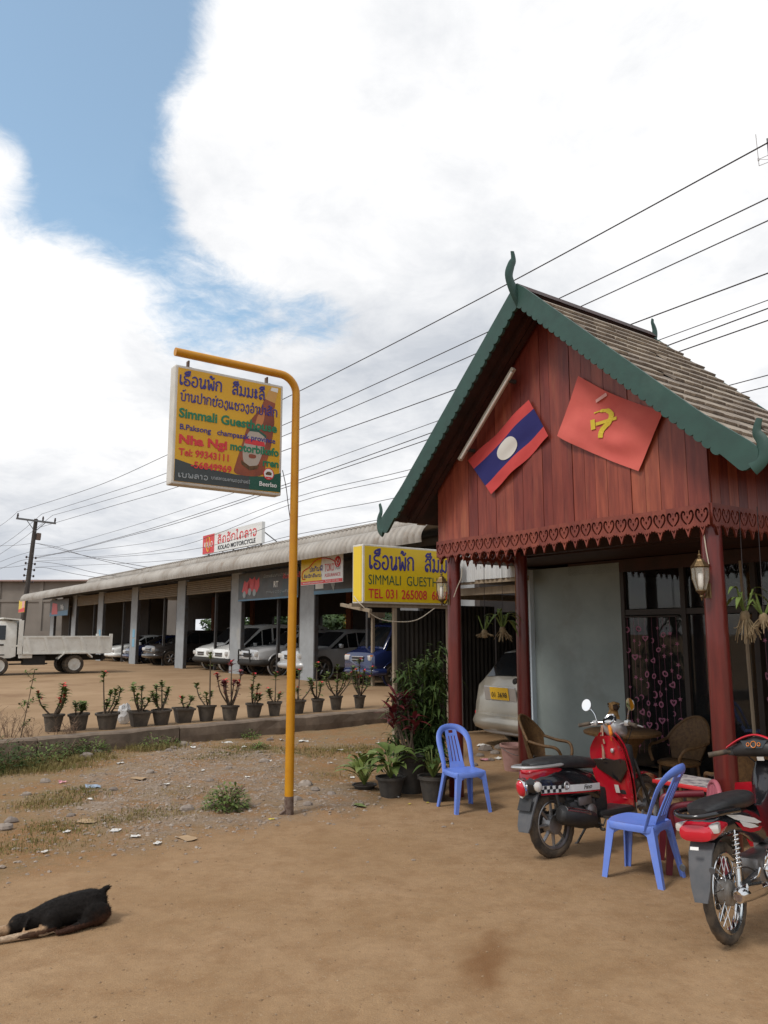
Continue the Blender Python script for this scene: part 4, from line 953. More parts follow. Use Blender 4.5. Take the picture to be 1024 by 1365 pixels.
# ---------------------------------------------------------------- plastic chairs
def make_chair(name, label, mt, slots=True, group=None):
    """local: +x is where the sitter faces"""
    t = thing(name, label, 'chair', group=group)
    m = M_[mt]
    def out(s, k): return cr(s, k)
    # seat: rounded shell, dished, with a rolled rim
    prof = [(.215, .0), (.205, .10), (.17, .185), (.06, .205), (-.10, .195), (-.175, .165), (-.19, .08), (-.19, 0)]
    ringp = [(x, y) for x, y in prof] + [(x, -y) for x, y in reversed(prof[1:-1])]
    ringp = [(q.x, q.y) for q in cr([(x, y, 0) for x, y in ringp], 4, True)]
    b = MB(); rings = []
    for (sc, z) in [(1.0, .385), (1.012, .40), (1.012, .425), (.985, .437), (.9, .436), (.6, .428), (.25, .425)]:
        rings.append([(x * sc + .01 * (1 - sc), y * sc, z - (.0 if abs(y) < .1 else 0)) for x, y in ringp])
    b.loft(rings, cap=False); n = len(ringp); o = len(b.v) - n; b.f.append(tuple(range(o, o + n))); b.m.append(0)
    b.obj('seat', m, t, 50)
    # legs: tapered, L shaped
    for (sx, sy) in ((1, 1), (1, -1), (-1, 1), (-1, -1)):
        top = Vector((.165 * sx + (.01 if sx > 0 else 0), .155 * sy, .43)); bot = Vector((.215 * sx + (-.0 if sx > 0 else -.03), .205 * sy, .0))
        b = MB(); rings = []
        for k in range(7):
            q = k / 6; c = top.lerp(bot, q); w = .066 * (1 - q) + .042 * q; w2 = w * .9; th = .012
            if k == 0: w *= 1.5; w2 *= 1.5
            rings.append([(c.x + sx * .018, c.y + sy * .018, c.z), (c.x + sx * .018 - sx * w, c.y + sy * .018, c.z), (c.x + sx * .018 - sx * w, c.y + sy * (.018 - th), c.z), (c.x + sx * (.018 - th), c.y + sy * (.018 - th), c.z), (c.x + sx * (.018 - th), c.y + sy * .018 - sy * w2, c.z), (c.x + sx * .018, c.y + sy * .018 - sy * w2, c.z)])
        b.loft(rings); b.obj('leg', m, t, 40)
    # aprons arch between legs
    b = MB()
    for (a, c) in (((.17, .165), (-.17, .165)), ((.17, -.165), (-.17, -.165)), ((.185, .16), (.185, -.16)), ((-.18, .15), (-.18, -.15))):
        N = 10
        for k in range(N):
            p0 = Vector((*a, 0)).lerp(Vector((*c, 0)), k / N); p1 = Vector((*a, 0)).lerp(Vector((*c, 0)), (k + 1) / N)
            d0 = .385 - .075 * abs(2 * k / N - 1) ** 3; d1 = .385 - .075 * abs(2 * (k + 1) / N - 1) ** 3
            nn = Vector((p0.x + p1.x, p0.y + p1.y, 0)).normalized() * .012
            b.add([(p0.x, p0.y, d0), (p1.x, p1.y, d1), (p1.x, p1.y, .41), (p0.x, p0.y, .41), (p0.x + nn.x, p0.y + nn.y, d0), (p1.x + nn.x, p1.y + nn.y, d1), (p1.x + nn.x, p1.y + nn.y, .41), (p0.x + nn.x, p0.y + nn.y, .41)], [(0, 1, 2, 3), (4, 7, 6, 5), (0, 4, 5, 1), (3, 2, 6, 7)])
    b.obj('apron', m, t)
    # back loop
    def bp(y, z): return Vector((-.165 - .21 * (max(0.0, z - .42) / .48) ** 1.15 * 1.0 + .05 * (abs(y) / .2) ** 2, y, z))
    loop = [(.185, .40), (.178, .50), (.185, .61), (.188, .72), (.163, .80), (.10, .85), (0, .865)]
    path = cr([bp(y, z) for y, z in loop] + [bp(-y, z) for y, z in reversed(loop[:-1])], 5)
    b = MB(); N = len(path); b.tube(path, [.024 + .014 * math.sin(math.pi * i / (N - 1)) for i in range(N)], 8, up=(1, 0, 0), flat=.4); b.obj('back_frame', m, t, 60)
    if slots:
        b = MB()
        def strip(y0t, y1t, y0b, y1b, zt, zb, th=.01):
            NN = 8; rings = []
            for k in range(NN + 1):
                q = k / NN; z = zt + (zb - zt) * q; a = y0t + (y0b - y0t) * q; c = y1t + (y1b - y1t) * q; x0, x1 = bp(a, z).x, bp(c, z).x
                rings.append([(x0, a, z), (x1, c, z), (x1 - th, c, z), (x0 - th, a, z)])
            b.loft(rings)
        e = [-1, -.5, 0, .5, 1]; wt, wb = .072, .085; g = .007
        for k in range(4): strip(e[k] * wt + (g if k else 0), e[k + 1] * wt - (g if k < 3 else 0), e[k] * wb + (g if k else 0), e[k + 1] * wb - (g if k < 3 else 0), .77, .50)
        strip(-wt, -.028, -wt, -.028, .86, .77); strip(.028, wt, .028, wt, .86, .77); strip(-.028, .028, -.028, .028, .80, .77); strip(-.028, .028, -.028, .028, .86, .832); strip(-wb, wb, -.095, .095, .50, .42)
        b.obj('back_splat', m, t, 30)
    return t
c1 = make_chair('plastic_chair', 'blue plastic chair with slotted back in front of the potted plants', 'blue_plastic', group='blue plastic chairs')
def setloc(o, loc, rz): o.matrix_world = Matrix.Translation(loc) @ Matrix.Rotation(rz, 4, 'Z') @ Matrix.Scale(.82, 4)
setloc(c1, (.735, 7.53, .0), math.atan2(-.308, .118))
c2 = dup(c1, (1.712, 5.53, .0), math.atan2(.235, -.265), 'blue plastic chair with slotted back standing between the two motorbikes', 'blue plastic chairs', .84)
# small printed table and maroon child's chair, its back in the lit colour
tt = thing('low_table', 'low table with red edge and white patterned top in front of the porch post', 'table', (2.42, 6.35, 0), RU, lean=Matrix.Scale(.85, 4))
b = MB(); b.bbox((0, 0, .53), (.62, .46, .035), .012); b.obj('tabletop', M_['sign_red'], tt); b = MB(); b.box((0, 0, .549), (.58, .42, .003)); b.obj('printed_top', mat('table_print', (.55, .5, .48), (.2, .17, .2), rough=.4, scale=14, lo=.45, hi=.6), tt)
for sx in (-1, 1):
    for sy in (-1, 1): b = MB(); b.tube([(sx * .24, sy * .17, .515), (sx * .27, sy * .2, 0)], .016, 8); b.obj('leg', M_['steel_grey'], tt, 60)
pk = thing('child_armchair', 'small maroon plastic child armchair with ribbed round back beside the low table', 'chair', (2.12, 5.72, 0), math.atan2(.12, -.6), lean=Matrix.Scale(1.1, 4))
mm_, mp2 = M_['maroon_plastic'], M_['maroon_plastic_lit']
b = MB(); b.bbox((0, 0, .27), (.30, .32, .03), .012); b.obj('seat', mm_, pk)
for sx in (-1, 1):
    for sy in (-1, 1): b = MB(); b.loft([[(sx * (.135 + .03 * q) + dx * w, sy * (.145 + .02 * q) + dy * w, .27 - .27 * q) for dx, dy in ((-1, -1), (1, -1), (1, 1), (-1, 1))] for q, w in ((0, .026), (.5, .021), (1, .017))]); b.obj('leg', mm_, pk)
for sy in (-1, 1): b = MB(); b.tube(cr([(.13, sy * .155, .28), (.135, sy * .165, .38), (.06, sy * .165, .41), (-.12, sy * .16, .425)], 5), .017, 8, flat=1.3); b.obj('armrest', mm_, pk, 60)
pb = lambda y, z: (-.135 - .12 * (z - .28), y, z)
b = MB(); b.tube(cr([pb(-.14, .28), pb(-.16, .40), pb(-.13, .49), pb(0, .525), pb(.13, .49), pb(.16, .40), pb(.14, .28)], 5), .016, 8); b.obj('back_frame', mp2, pk, 60)
for k in range(9): y = -.12 + .03 * k; b = MB(); b.tube([pb(y, .29), pb(y, .515 - 1.6 * y * y)], .0095, 6); b.obj('rib', mp2, pk, 60)

# ---------------------------------------------------------------- rattan set and puppy
def rattan_chair(label, loc, rz):
    t = thing('rattan_chair', label, 'chair', loc, rz, 'rattan chairs on the porch', lean=Matrix.Scale(.85, 4)); m = M_['rattan']
    b = MB(); b.lathe([(.20, .37), (.235, .385), (.24, .405), (.21, .425), (.05, .42)], 20); b.obj('seat', m, t, 50)
    for k in range(4): a = R(45 + 90 * k); b = MB(); b.tube([(.2 * math.cos(a), .2 * math.sin(a), .39), (.235 * math.cos(a), .235 * math.sin(a), 0)], .016, 8); b.obj('leg', m, t, 60)
    b = MB(); b.torus(.2, .011, 24, 6, M=Matrix.Translation((0, 0, .17))); b.obj('stretcher', m, t, 60)
    b = MB(); N, K = 16, 10; th = .014
    def P(a, q, o): zt = .50 + .40 * math.cos(a * .92) ** .7; z = .42 + (zt - .42) * q; r = .235 + .10 * q + o; return Vector((-r * math.cos(a * .75), r * math.sin(a * .75), z))
    for o in (0, th):
        for i in range(N + 1):
            for j in range(K + 1): b.v.append(P(R(-82 + 164 * i / N), j / K, o))
    S = (N + 1) * (K + 1)
    for s in (0, S):
        for i in range(N):
            for j in range(K): k = s + i * (K + 1) + j; b.f.append((k, k + 1, k + K + 2, k + K + 1)); b.m.append(0)
    b.obj('woven_back', m, t, 60)
    b = MB(); b.tube([P(R(-84 + 168 * i / 24), 1.0, th / 2) for i in range(25)], .018, 8); b.obj('rim', m, t, 60)
    for sy in (-1, 1): e = P(R(84) * sy, 1.0, 0); b = MB(); b.tube(cr([e, (e.x + .16, sy * .29, .60), (.16, sy * .27, .58), (.21, sy * .23, .50), (.2, sy * .2, .41)], 5), .018, 8); b.obj('armrest', m, t, 60)
    return t
def pl(u, v, z=0.0): return PO + U * u + V * v + Z * z
rattan_chair('brown rattan chair with woven barrel back in front of the pale blue wall', pl(.50, .80), RU + R(25)); rattan_chair('brown rattan chair tucked behind the rattan table by the string curtain', pl(1.35, 1.72), RU + R(-100)); rattan_chair('brown rattan chair standing behind the porch post and low table', pl(2.62, .68), RU + R(150))
rt = thing('rattan_table', 'round rattan table in front of the pale blue wall, a puppy on top', 'table', pl(.92, 1.42), RU, lean=Matrix.Scale(.88, 4))
b = MB(); b.lathe([(.40, .665), (.43, .675), (.435, .70), (.40, .715), (.02, .715)], 28); b.obj('tabletop', M_['rattan'], rt, 50)
b = MB(); b.lathe([(.27, 0), (.16, .2), (.13, .35), (.18, .55), (.3, .666)], 18); b.obj('woven_base', M_['rattan'], rt, 60)
# ================================================================ motorbikes (local x forward, y to the rider's left)
def se(x, z, hy, hz, n=18, p=2.6, y=0.0, tilt=0.0):
    out = []
    for k in range(n):
        a = 2 * math.pi * k / n; c, s = math.cos(a), math.sin(a)
        yy = hy * math.copysign(abs(c) ** (2 / p), c); zz_ = hz * math.copysign(abs(s) ** (2 / p), s)
        out.append((x + tilt * zz_, y + yy, z + zz_))
    return out
AXY = Matrix.Rotation(R(90), 4, 'X')      # local z -> y axis (wheels)
def wheel(parent, x, z, r_out, w, spokes, rim_mat, tread=True, hub_r=.05, disc=False, yaw=0.0):
    W = Matrix.Translation((x, 0, z)) @ Matrix.Rotation(yaw, 4, 'Z') @ AXY
    wh = link('wheel', MB().lathe([(hub_r * .5, -.055), (hub_r, -.05), (hub_r, .05), (hub_r * .5, .055)], 16).mesh('wheel', [M_['alloy']], 40), parent, W)
    t = MB(); n = 48; prof = []
    m = 12
    for i in range(n):
        a = 2 * math.pi * i / n
        for k in range(m):
            bb = 2 * math.pi * k / m; rr = w * .5
            q = r_out - rr * 1.02 + rr * math.cos(bb); 
            if tread and math.cos(bb) > .5 and i % 2 == 0: q -= .005
            t.v.append(Vector((q * math.cos(a), q * math.sin(a), rr * .95 * math.sin(bb))))
    for i in range(n):
        for k in range(m): t.f.append((i * m + k, ((i + 1) % n) * m + k, ((i + 1) % n) * m + (k + 1) % m, i * m + (k + 1) % m)); t.m.append(0)
    t.obj('tyre', M_['rubber'], wh, 40)
    ri = r_out - w * .98
    b = MB(); b.lathe([(ri + .006, -.034), (ri + .012, -.03), (ri - .012, -.02), (ri - .014, 0), (ri - .012, .02), (ri + .012, .03), (ri + .006, .034)], 40, cap=False); b.obj('rim', M_[rim_mat], wh, 60)
    b = MB()
    if spokes == 'wire':
        for k in range(28):
            a = 2 * math.pi * k / 28; s = 1 if k % 2 else -1; a2 = a + (.55 if (k // 2) % 2 else -.55)
            b.tube([(hub_r * math.cos(a), hub_r * math.sin(a), .035 * s), ((ri - .012) * math.cos(a2), (ri - .012) * math.sin(a2), .004 * s)], .003, 5)
    else:
        for k in range(spokes):
            a = 2 * math.pi * k / spokes; b.tube([(hub_r * .8 * math.cos(a), hub_r * .8 * math.sin(a), 0), ((ri - .006) * math.cos(a), (ri - .006) * math.sin(a), 0)], [.017, .012], 6)
    b.obj('spokes', M_['chrome' if spokes == 'wire' else 'alloy'], wh, 50)
    return wh
def placed_bike(name, label, contact, rz, lean, ys=1.0):
    return thing(name, label, 'motorbike', contact, rz, lean=Matrix.Rotation(R(-lean), 4, 'X') @ Matrix.Diagonal((.885, .885 * ys, .885, 1)))

# ---- scooter
rc_ = gpt(735, 1145); sc_ = placed_bike('scooter', 'red and black scooter with chequered white stripe, parked by the porch steps', (rc_.x + .03, rc_.y + .01, 0), R(36), 5, .86)
wheel(sc_, 0, .262, .262, .085, 8, 'alloy', hub_r=.075); wheel(sc_, 1.24, .262, .262, .08, 8, 'alloy', hub_r=.06, yaw=R(6))
# rear mudflap
b = MB(); pts = [(-.10, .60), (-.2, .54), (-.29, .40), (-.335, .27), (-.32, .235), (-.27, .26), (-.2, .37), (-.1, .48)]
rings = []
for (x, z, w) in [(-.16, .585, .085), (-.23, .50, .095), (-.29, .39, .09), (-.325, .29, .08), (-.335, .245, .06)]: rings.append([(x, -w, z), (x, w, z), (x + .012, w, z - .004), (x + .012, -w, z - .004)])
b.loft(rings); b.obj('mudflap', M_['mudflap'], sc_, 40)
# tail shell and side covers
b = MB(); rings = []
for (x, z, hy, hz) in [(-.30, .60, .03, .035), (-.27, .60, .085, .075), (-.18, .605, .12, .105), (-.02, .60, .148, .12), (.16, .575, .158, .125), (.34, .545, .15, .12), (.48, .50, .125, .12), (.54, .46, .10, .11)]: rings.append(se(x, z, hy, hz, 20))
b.loft(rings); b.obj('side_cover', M_['black_gloss'], sc_, 50)
b = MB(); rings = []
for (x, z, hy, hz) in [(-.285, .65, .05, .03), (-.24, .67, .10, .06), (-.13, .685, .128, .062), (.02, .685, .13, .045), (.1, .68, .10, .02)]: rings.append(se(x, z, hy, hz, 18))
b.loft(rings); b.obj('tail_panel', M_['red_paint'], sc_, 50)
# white chequered stripe wrapping each side
def side_strip(xa, xb, za, zb, wa, wb, prof, N=10):
    b = MB()
    for sy in (-1, 1):
        o = len(b.v)
        for i in range(N + 1):
            q = i / N; x = xa + (xb - xa) * q; z = za + (zb - za) * q; w = wa + (wb - wa) * q; y = sy * prof(x)
            b.v += [Vector((x, y, z - w)), Vector((x, y + sy * .002, z + w)), Vector((x, y - sy * .006, z + w)), Vector((x, y - sy * .006, z - w))]
        for i in range(N):
            k = o + 4 * i
            for f in ((0, 4, 5, 1), (1, 5, 6, 2), (2, 6, 7, 3), (3, 7, 4, 0)): b.f.append(tuple(k + j for j in f)); b.m.append(0)
    return b
cov_w = lambda x: (.124 if x < -.16 else .124 + (.163 - .124) * min(1, (x + .16) / .3)) if x < .34 else .163 - (x - .34) * .16
side_strip(-.2, .50, .558, .515, .028, .026, cov_w).obj('stripe', M_['sign_white'], sc_)
b = MB()
for sy in (-1, 1):
    for i in range(8):
        for j in range(2):
            if (i + j) % 2: continue
            x = -.2 + i * .03; z = .558 - (x + .2) * .06 + (j - .5) * .026; y = sy * (cov_w(x + .015) + .0045); b.add([(x, y, z - .013), (x + .03, sy * (cov_w(x + .03) + .0045), z - .013), (x + .03, sy * (cov_w(x + .03) + .0045), z + .013), (x, y, z + .013)], [(0, 1, 2, 3)])
b.obj('chequer', M_['sign_black'], sc_)
side_strip(-.2, .50, .522, .482, .006, .005, cov_w).obj('pinstripe', M_['red_paint'], sc_)
b = MB()
for sy in (-1, 1): b.torus(.026, .008, 16, 6, M=Matrix.Translation((.07, sy * (cov_w(.07) + .006), .565)) @ AXY)
b.obj('emblem', M_['silver_paint'], sc_, 50)
for sy in (-1, 1):
    me = text_mesh('Fino', .05, M_['sign_black'], fit=.1, shear=.3); M = (Matrix.Translation((.27, -cov_w(.3) - .005, .515)) @ XZ) if sy < 0 else (Matrix.Translation((.37, cov_w(.3) + .005, .515)) @ Matrix.Rotation(math.pi, 4, 'Z') @ XZ)
    place(me, sc_, M, 'lettering')
# seat and grab rail
b = MB(); rings = []
for (x, z, hy, hz) in [(-.24, .742, .06, .02), (-.19, .748, .115, .035), (-.02, .745, .135, .05), (.16, .735, .145, .055), (.34, .72, .13, .055), (.50, .70, .10, .045), (.56, .68, .06, .03)]: rings.append(se(x, z, hy, hz, 18, 2.8))
b.loft(rings); b.obj('seat', M_['seat_vinyl'], sc_, 50)
b = MB(); P = cr([(.06, -.148, .732), (-.12, -.158, .732), (-.26, -.13, .734), (-.325, -.05, .736), (-.325, .05, .736), (-.26, .13, .734), (-.12, .158, .732), (.06, .148, .732)], 5); b.tube(P, [.012] + [.026] * (len(P) - 2) + [.012], 8, up=(0, 0, 1), flat=.55); b.obj('grab_rail', M_['silver_paint'], sc_, 60)
# lamps
T = Matrix.Translation((-.315, 0, .575)) @ Matrix.Rotation(R(-100), 4, 'Y') @ Matrix.Diagonal((1.25, .95, 1, 1))
b = MB(); b.lathe([(.06, -.03), (.066, .0), (.06, .012), (.05, .008)], 20, M=T, cap=False); b.obj('lamp_ring', M_['chrome'], sc_, 60)
b = MB(); b.lathe([(.052, .005), (.045, .022), (.025, .03), (.001, .032)], 20, M=T); b.obj('tail_light', M_['lamp_red'], sc_, 60)
for sy in (-1, 1):
    T = Matrix.Translation((-.225, sy * .108, .585)) @ Matrix.Rotation(sy * R(-62), 4, 'Z') @ Matrix.Rotation(R(-90), 4, 'Y') @ Matrix.Diagonal((1.15, 1, 1, 1))
    b = MB(); b.lathe([(.036, .0), (.036, .02), (.03, .03), (.001, .036)], 16, M=T); i_ = b.obj('indicator', M_['lamp_clear'], sc_, 50); b = MB(); b.lathe([(.034, -.01), (.042, .012), (.036, .024)], 16, M=T, cap=False); b.obj('ring', M_['chrome'], i_, 50)
b = MB(); b.box((-.29, 0, .45), (.006, .16, .1), rot=Matrix.Rotation(R(25), 3, 'Y')); b.obj('plate_holder', M_['black_plastic'], sc_)
# engine, transmission, exhaust
b = MB(); b.bbox((.30, 0, .33), (.34, .22, .2), .04); b.bbox((.10, .10, .28), (.42, .06, .15), .03, rot=Matrix.Rotation(R(-6), 3, 'Y')); b.bbox((.42, 0, .25), (.22, .18, .13), .03); b.tube([(.15, 0, .43), (.3, 0, .46)], .06, 10); b.obj('engine', M_['engine_metal'], sc_, 50)
b = MB(); b.tube([(-.06, -.165, .36), (-.03, -.165, .355), (.20, -.165, .30), (.34, -.155, .268), (.37, -.14, .26)], [.045, .072, .074, .066, .03], 16); b.obj('exhaust', M_['black_plastic'], sc_, 50)
b = MB(); b.tube([(-.01, -.212, .398), (.27, -.208, .335)], .024, 8, flat=.6, up=(0, -1, .9)); b.obj('heat_shield', M_['chrome'], sc_, 50)
b = MB(); b.tube(cr([(.37, -.125, .26), (.46, -.11, .2), (.5, -.03, .19), (.45, 0, .25)], 5), .016, 8); b.obj('exhaust_pipe', M_['engine_metal'], sc_, 60)
b = MB()
for sy in (-.11, .11): b.tube([(.02, sy, .29), (-.02, sy * .9, .56)], .016, 8)
for k in range(9): b.torus(.026, .006, 12, 6, M=Matrix.Translation((.015 - .004 * k, .108, .33 + .022 * k)))
b.obj('shock', M_['engine_metal'], sc_, 60)
b = MB(); rings = [[(x, -.045, z), (x, .045, z), (x, .045, z - .012), (x, -.045, z - .012)] for (x, z) in [(.27 * math.cos(a) * 1.03, .262 + .285 * math.sin(a)) for a in [R(60 + 12 * k) for k in range(9)]]]; b.loft(rings); b.obj('inner_guard', M_['black_plastic'], sc_)
# floorboard and leg shield
b = MB(); b.bbox((.70, 0, .285), (.44, .30, .055), .02); b.bbox((.55, 0, .40), (.16, .2, .2), .04); b.obj('footboard', M_['black_plastic'], sc_, 40)
b = MB(); b.tube(cr([(.45, -.13, .22), (.4, -.2, .19), (.4, -.24, .19)], 4), .013, 8); b.tube([(.55, .1, .2), (.5, .22, .03), (.47, .26, .0)], .011, 6); b.obj('stand', M_['engine_metal'], sc_, 60)
def shield(ox, wscale, zlo, zhi, th):
    N, K = 14, 12; b = MB()
    for o in (0, th):
        for j in range(K + 1):
            q = j / K; z = zlo + (zhi - zlo) * q; w = (.125 + .105 * math.sin(math.pi * min(1, q * .72 + .12)) ) * wscale * (1 if q < .8 else 1 - .42 * ((q - .8) / .2) ** 1.6); x0 = .985 - .13 * (z - .3) / .6 - .02 * math.sin(math.pi * q) + ox
            for i in range(N + 1):
                s = 2 * i / N - 1; b.v.append(Vector((x0 - .095 * abs(s) ** 2.2 + o, w * s, z)))
    S = (N + 1) * (K + 1)
    for s_ in (0, S):
        for j in range(K):
            for i in range(N): k = s_ + j * (N + 1) + i; b.f.append((k, k + 1, k + N + 2, k + N + 1)); b.m.append(0)
    edge = [i for i in range(N + 1)] + [j * (N + 1) + N for j in range(1, K + 1)] + [K * (N + 1) + i for i in range(N - 1, -1, -1)] + [j * (N + 1) for j in range(K - 1, 0, -1)]
    for a, c in zip(edge, edge[1:] + edge[:1]): b.f.append((a, c, c + S, a + S)); b.m.append(0)
    return b
shield(0, 1.0, .30, .90, .012).obj('leg_shield', M_['red_paint'], sc_, 50)
shield(.055, .93, .33, .93, .02).obj('front_cover', M_['red_paint'], sc_, 50)
b = MB(); b.bbox((.99, 0, .60), (.09, .24, .44), .04); b.obj('shield_core', M_['black_plastic'], sc_, 40)
# black V glove pocket on the rider side
b = MB(); vp = [(-.205, .70), (-.19, .62), (0, .485), (.19, .62), (.205, .70), (.10, .705), (0, .69), (-.1, .705)]
def shx(y, z): q = (z - .3) / .6; w = (.125 + .105 * math.sin(math.pi * min(1, q * .72 + .12))); s = max(-1, min(1, y / w)); return .985 - .13 * q - .02 * math.sin(math.pi * q) - .095 * abs(s) ** 2.2
cen = (0, .64); N = len(vp)
for (d, sc) in ((-.004, 1.0), (-.016, .9), (-.018, .45)):
    for (y, z) in vp: y2, z2 = cen[0] + (y - cen[0]) * sc, cen[1] + (z - cen[1]) * sc; b.v.append(Vector((shx(y2, z2) + d, y2, z2)))
for r_ in range(2):
    for i in range(N): b.f.append((r_ * N + i, r_ * N + (i + 1) % N, (r_ + 1) * N + (i + 1) % N, (r_ + 1) * N + i)); b.m.append(0)
b.f.append(tuple(2 * N + i for i in range(N))); b.m.append(0); b.obj('glove_pocket', M_['black_gloss'], sc_, 30)
b = MB(); b.box((shx(.05, .45) - .008, .05, .435), (.004, .052, .07), rot=Matrix.Rotation(R(-12), 3, 'Y')); b.obj('sticker', M_['litter_white'], sc_)
T = Matrix.Translation((shx(0, .77) - .01, 0, .77)) @ Matrix.Rotation(R(-90), 4, 'Y'); b = MB(); b.lathe([(.02, -.01), (.02, .006), (.014, .01), (.001, .01)], 14, M=T); b.obj('ignition', M_['silver_paint'], sc_, 50)
# front fender, fork
b = MB(); rings = []
for k in range(13):
    a = R(18 + 12 * k); r_ = .285; w = .055 * (1 - .25 * abs(k - 6) / 6); rings.append([(1.24 + r_ * math.cos(a), -w, .262 + r_ * math.sin(a)), (1.24 + (r_ + .012) * math.cos(a), 0, .262 + (r_ + .012) * math.sin(a)), (1.24 + r_ * math.cos(a), w, .262 + r_ * math.sin(a)), (1.24 + (r_ - .006) * math.cos(a), 0, .262 + (r_ - .006) * math.sin(a))])
b.loft(rings); b.obj('front_fender', M_['red_paint'], sc_, 60)
b = MB()
for sy in (-.065, .065): b.tube([(1.24, sy, .262), (1.08, sy, .68)], .016, 8)
b.tube([(1.10, 0, .62), (.93, 0, .98)], .03, 10); b.obj('fork', M_['engine_metal'], sc_, 60)
# handlebar pod
b = MB(); rings = []
for (x, z, hy, hz) in [(.84, .955, .05, .05), (.86, .96, .085, .075), (.93, .965, .10, .085), (1.0, .955, .09, .08), (1.05, .945, .05, .05)]: rings.append(se(x, z, hy, hz, 18, 2.4, tilt=-.25))
b.loft(rings); b.obj('handlebar_pod', M_['silver_paint'], sc_, 50)
T = Matrix.Translation((.875, 0, 1.03)) @ Matrix.Rotation(R(-38), 4, 'Y') @ Matrix.Scale(1.15, 4); b = MB(); b.lathe([(.055, -.02), (.062, .01), (.056, .02), (.045, .014)], 20, M=T, cap=False); b.obj('dial_ring', M_['chrome'], sc_, 60); b = MB(); b.lathe([(.05, .012), (.001, .012)], 20, M=T, cap=False); b.obj('dial', M_['car_glass'], sc_)
for sy in (-1, 1):
    b = MB(); b.tube(cr([(.93, sy * .06, .985), (.92, sy * .14, 1.01), (.88, sy * .22, 1.01), (.85, sy * .30, 1.0)], 5), .012, 8); b.obj('handlebar', M_['chrome'], sc_, 60)
    b = MB(); b.tube([(.865, sy * .25, 1.006), (.82, sy * .37, .99)], .017, 10); b.obj('grip', M_['rubber'], sc_, 60)
    b = MB(); b.bbox((.893, sy * .205, 1.008), (.05, .055, .05), .014); b.obj('switch_box', M_['silver_paint'], sc_, 50)
    b = MB(); b.tube(cr([(.92, sy * .21, 1.0), (.93, sy * .29, .985), (.89, sy * .39, .975)], 4), .007, 6); b.obj('brake_lever', M_['silver_paint'], sc_, 60)
    tp = Vector((.87, sy * .285, 1.17)); b = MB(); b.tube(cr([(.90, sy * .2, 1.03), (.90, sy * .22, 1.09), tp - Vector((-.012, sy * .02, .02))], 5), .006, 6); mm = b.obj('mirror_stem', M_['chrome'], sc_, 60)
    T = Matrix.Translation(tp) @ Matrix.Rotation(R(8) * sy, 4, 'Z') @ Matrix.Rotation(R(-74 if sy > 0 else -96), 4, 'Y')
    b = MB(); b.lathe([(.02, -.022), (.05, -.014), (.058, .0), (.056, .004)], 20, M=T); mr = b.obj('mirror', M_['chrome'], sc_, 60)
    b = MB(); b.lathe([(.052, .0045), (.001, .0046)], 20, M=T, cap=False); b.obj('mirror_glass', M_['mirror_glass'], mr)
b = MB(); b.tube(cr([(.85, .09, .99), (.845, .11, .88), (.85, .105, .78), (.85, .108, .70)], 5), [.008, .016, .014, .017], 6); b.tube(cr([(.85, .075, .99), (.84, .08, .9), (.84, .07, .83)], 4), .01, 6); b.obj('ribbon', mat('ribbon', (.42, .27, .2), (.3, .16, .1), rough=.8, scale=20), sc_, 60)
b = MB(); b.tube(cr([(.84, -.02, .99), (.825, -.04, .93), (.83, -.035, .86)], 4), [.02, .018, .006], 6); b.obj('garland', mat('garland', (.7, .25, .02), (.6, .12, .02), rough=.8, scale=30), sc_, 60)

# ---- underbone motorcycle
rb = gpt(977, 1259); mb_ = placed_bike('motorcycle', 'black and red motorcycle with wire spoke wheels and grey mudflap, partly out of view', (rb.x, rb.y, 0), R(46), 6, .82)
wheel(mb_, 0, .285, .285, .075, 'wire', 'chrome', hub_r=.062); wheel(mb_, 1.24, .285, .285, .068, 'wire', 'chrome', hub_r=.05)
b = MB(); b.lathe([(.03, .066), (.05, .064), (.068, .056), (.072, .05), (.072, -.02), (.06, -.03)], 20, M=Matrix.Translation((0, 0, .285)) @ AXY); b.obj('hub_drum', mat('hub_paint', (.34, .32, .29), (.22, .19, .16), rough=.5, metal=.2, scale=20), mb_, 40)
b = MB(); b.lathe([(.09, -.06), (.1, -.058), (.1, -.052), (.09, -.05)], 24, M=Matrix.Translation((0, 0, .285)) @ AXY); b.obj('sprocket', M_['engine_metal'], mb_, 40)
b = MB(); rings = []
for (x, z, w) in [(-.20, .60, .085), (-.25, .55, .084), (-.29, .46, .078), (-.315, .37, .066), (-.335, .30, .045)]: rings.append([(x, -w, z), (x, w, z), (x + .014, w, z - .003), (x + .014, -w, z - .003)])
b.loft(rings)
for sy in (-1, 1): b.lathe([(.02, -.006), (.02, .006)], 12, M=Matrix.Translation((-.318, sy * .105, .475)) @ Matrix.Rotation(R(75), 4, 'Y'))
b.obj('mudflap', M_['mudflap'], mb_, 40)
b = MB(); b.box((-.315, 0, .585), (.004, .06, .018), rot=Matrix.Rotation(R(25), 3, 'Y')); b.obj('badge', M_['sign_white'], mb_)
b = MB(); rings = [[(x, -.06, z), (x, .06, z), (x, .05, z - .014), (x, -.05, z - .014)] for (x, z) in [(.315 * math.cos(a), .285 + .315 * math.sin(a)) for a in [R(40 + 10 * k) for k in range(12)]]]; b.loft(rings); b.obj('rear_fender', M_['black_plastic'], mb_, 40)
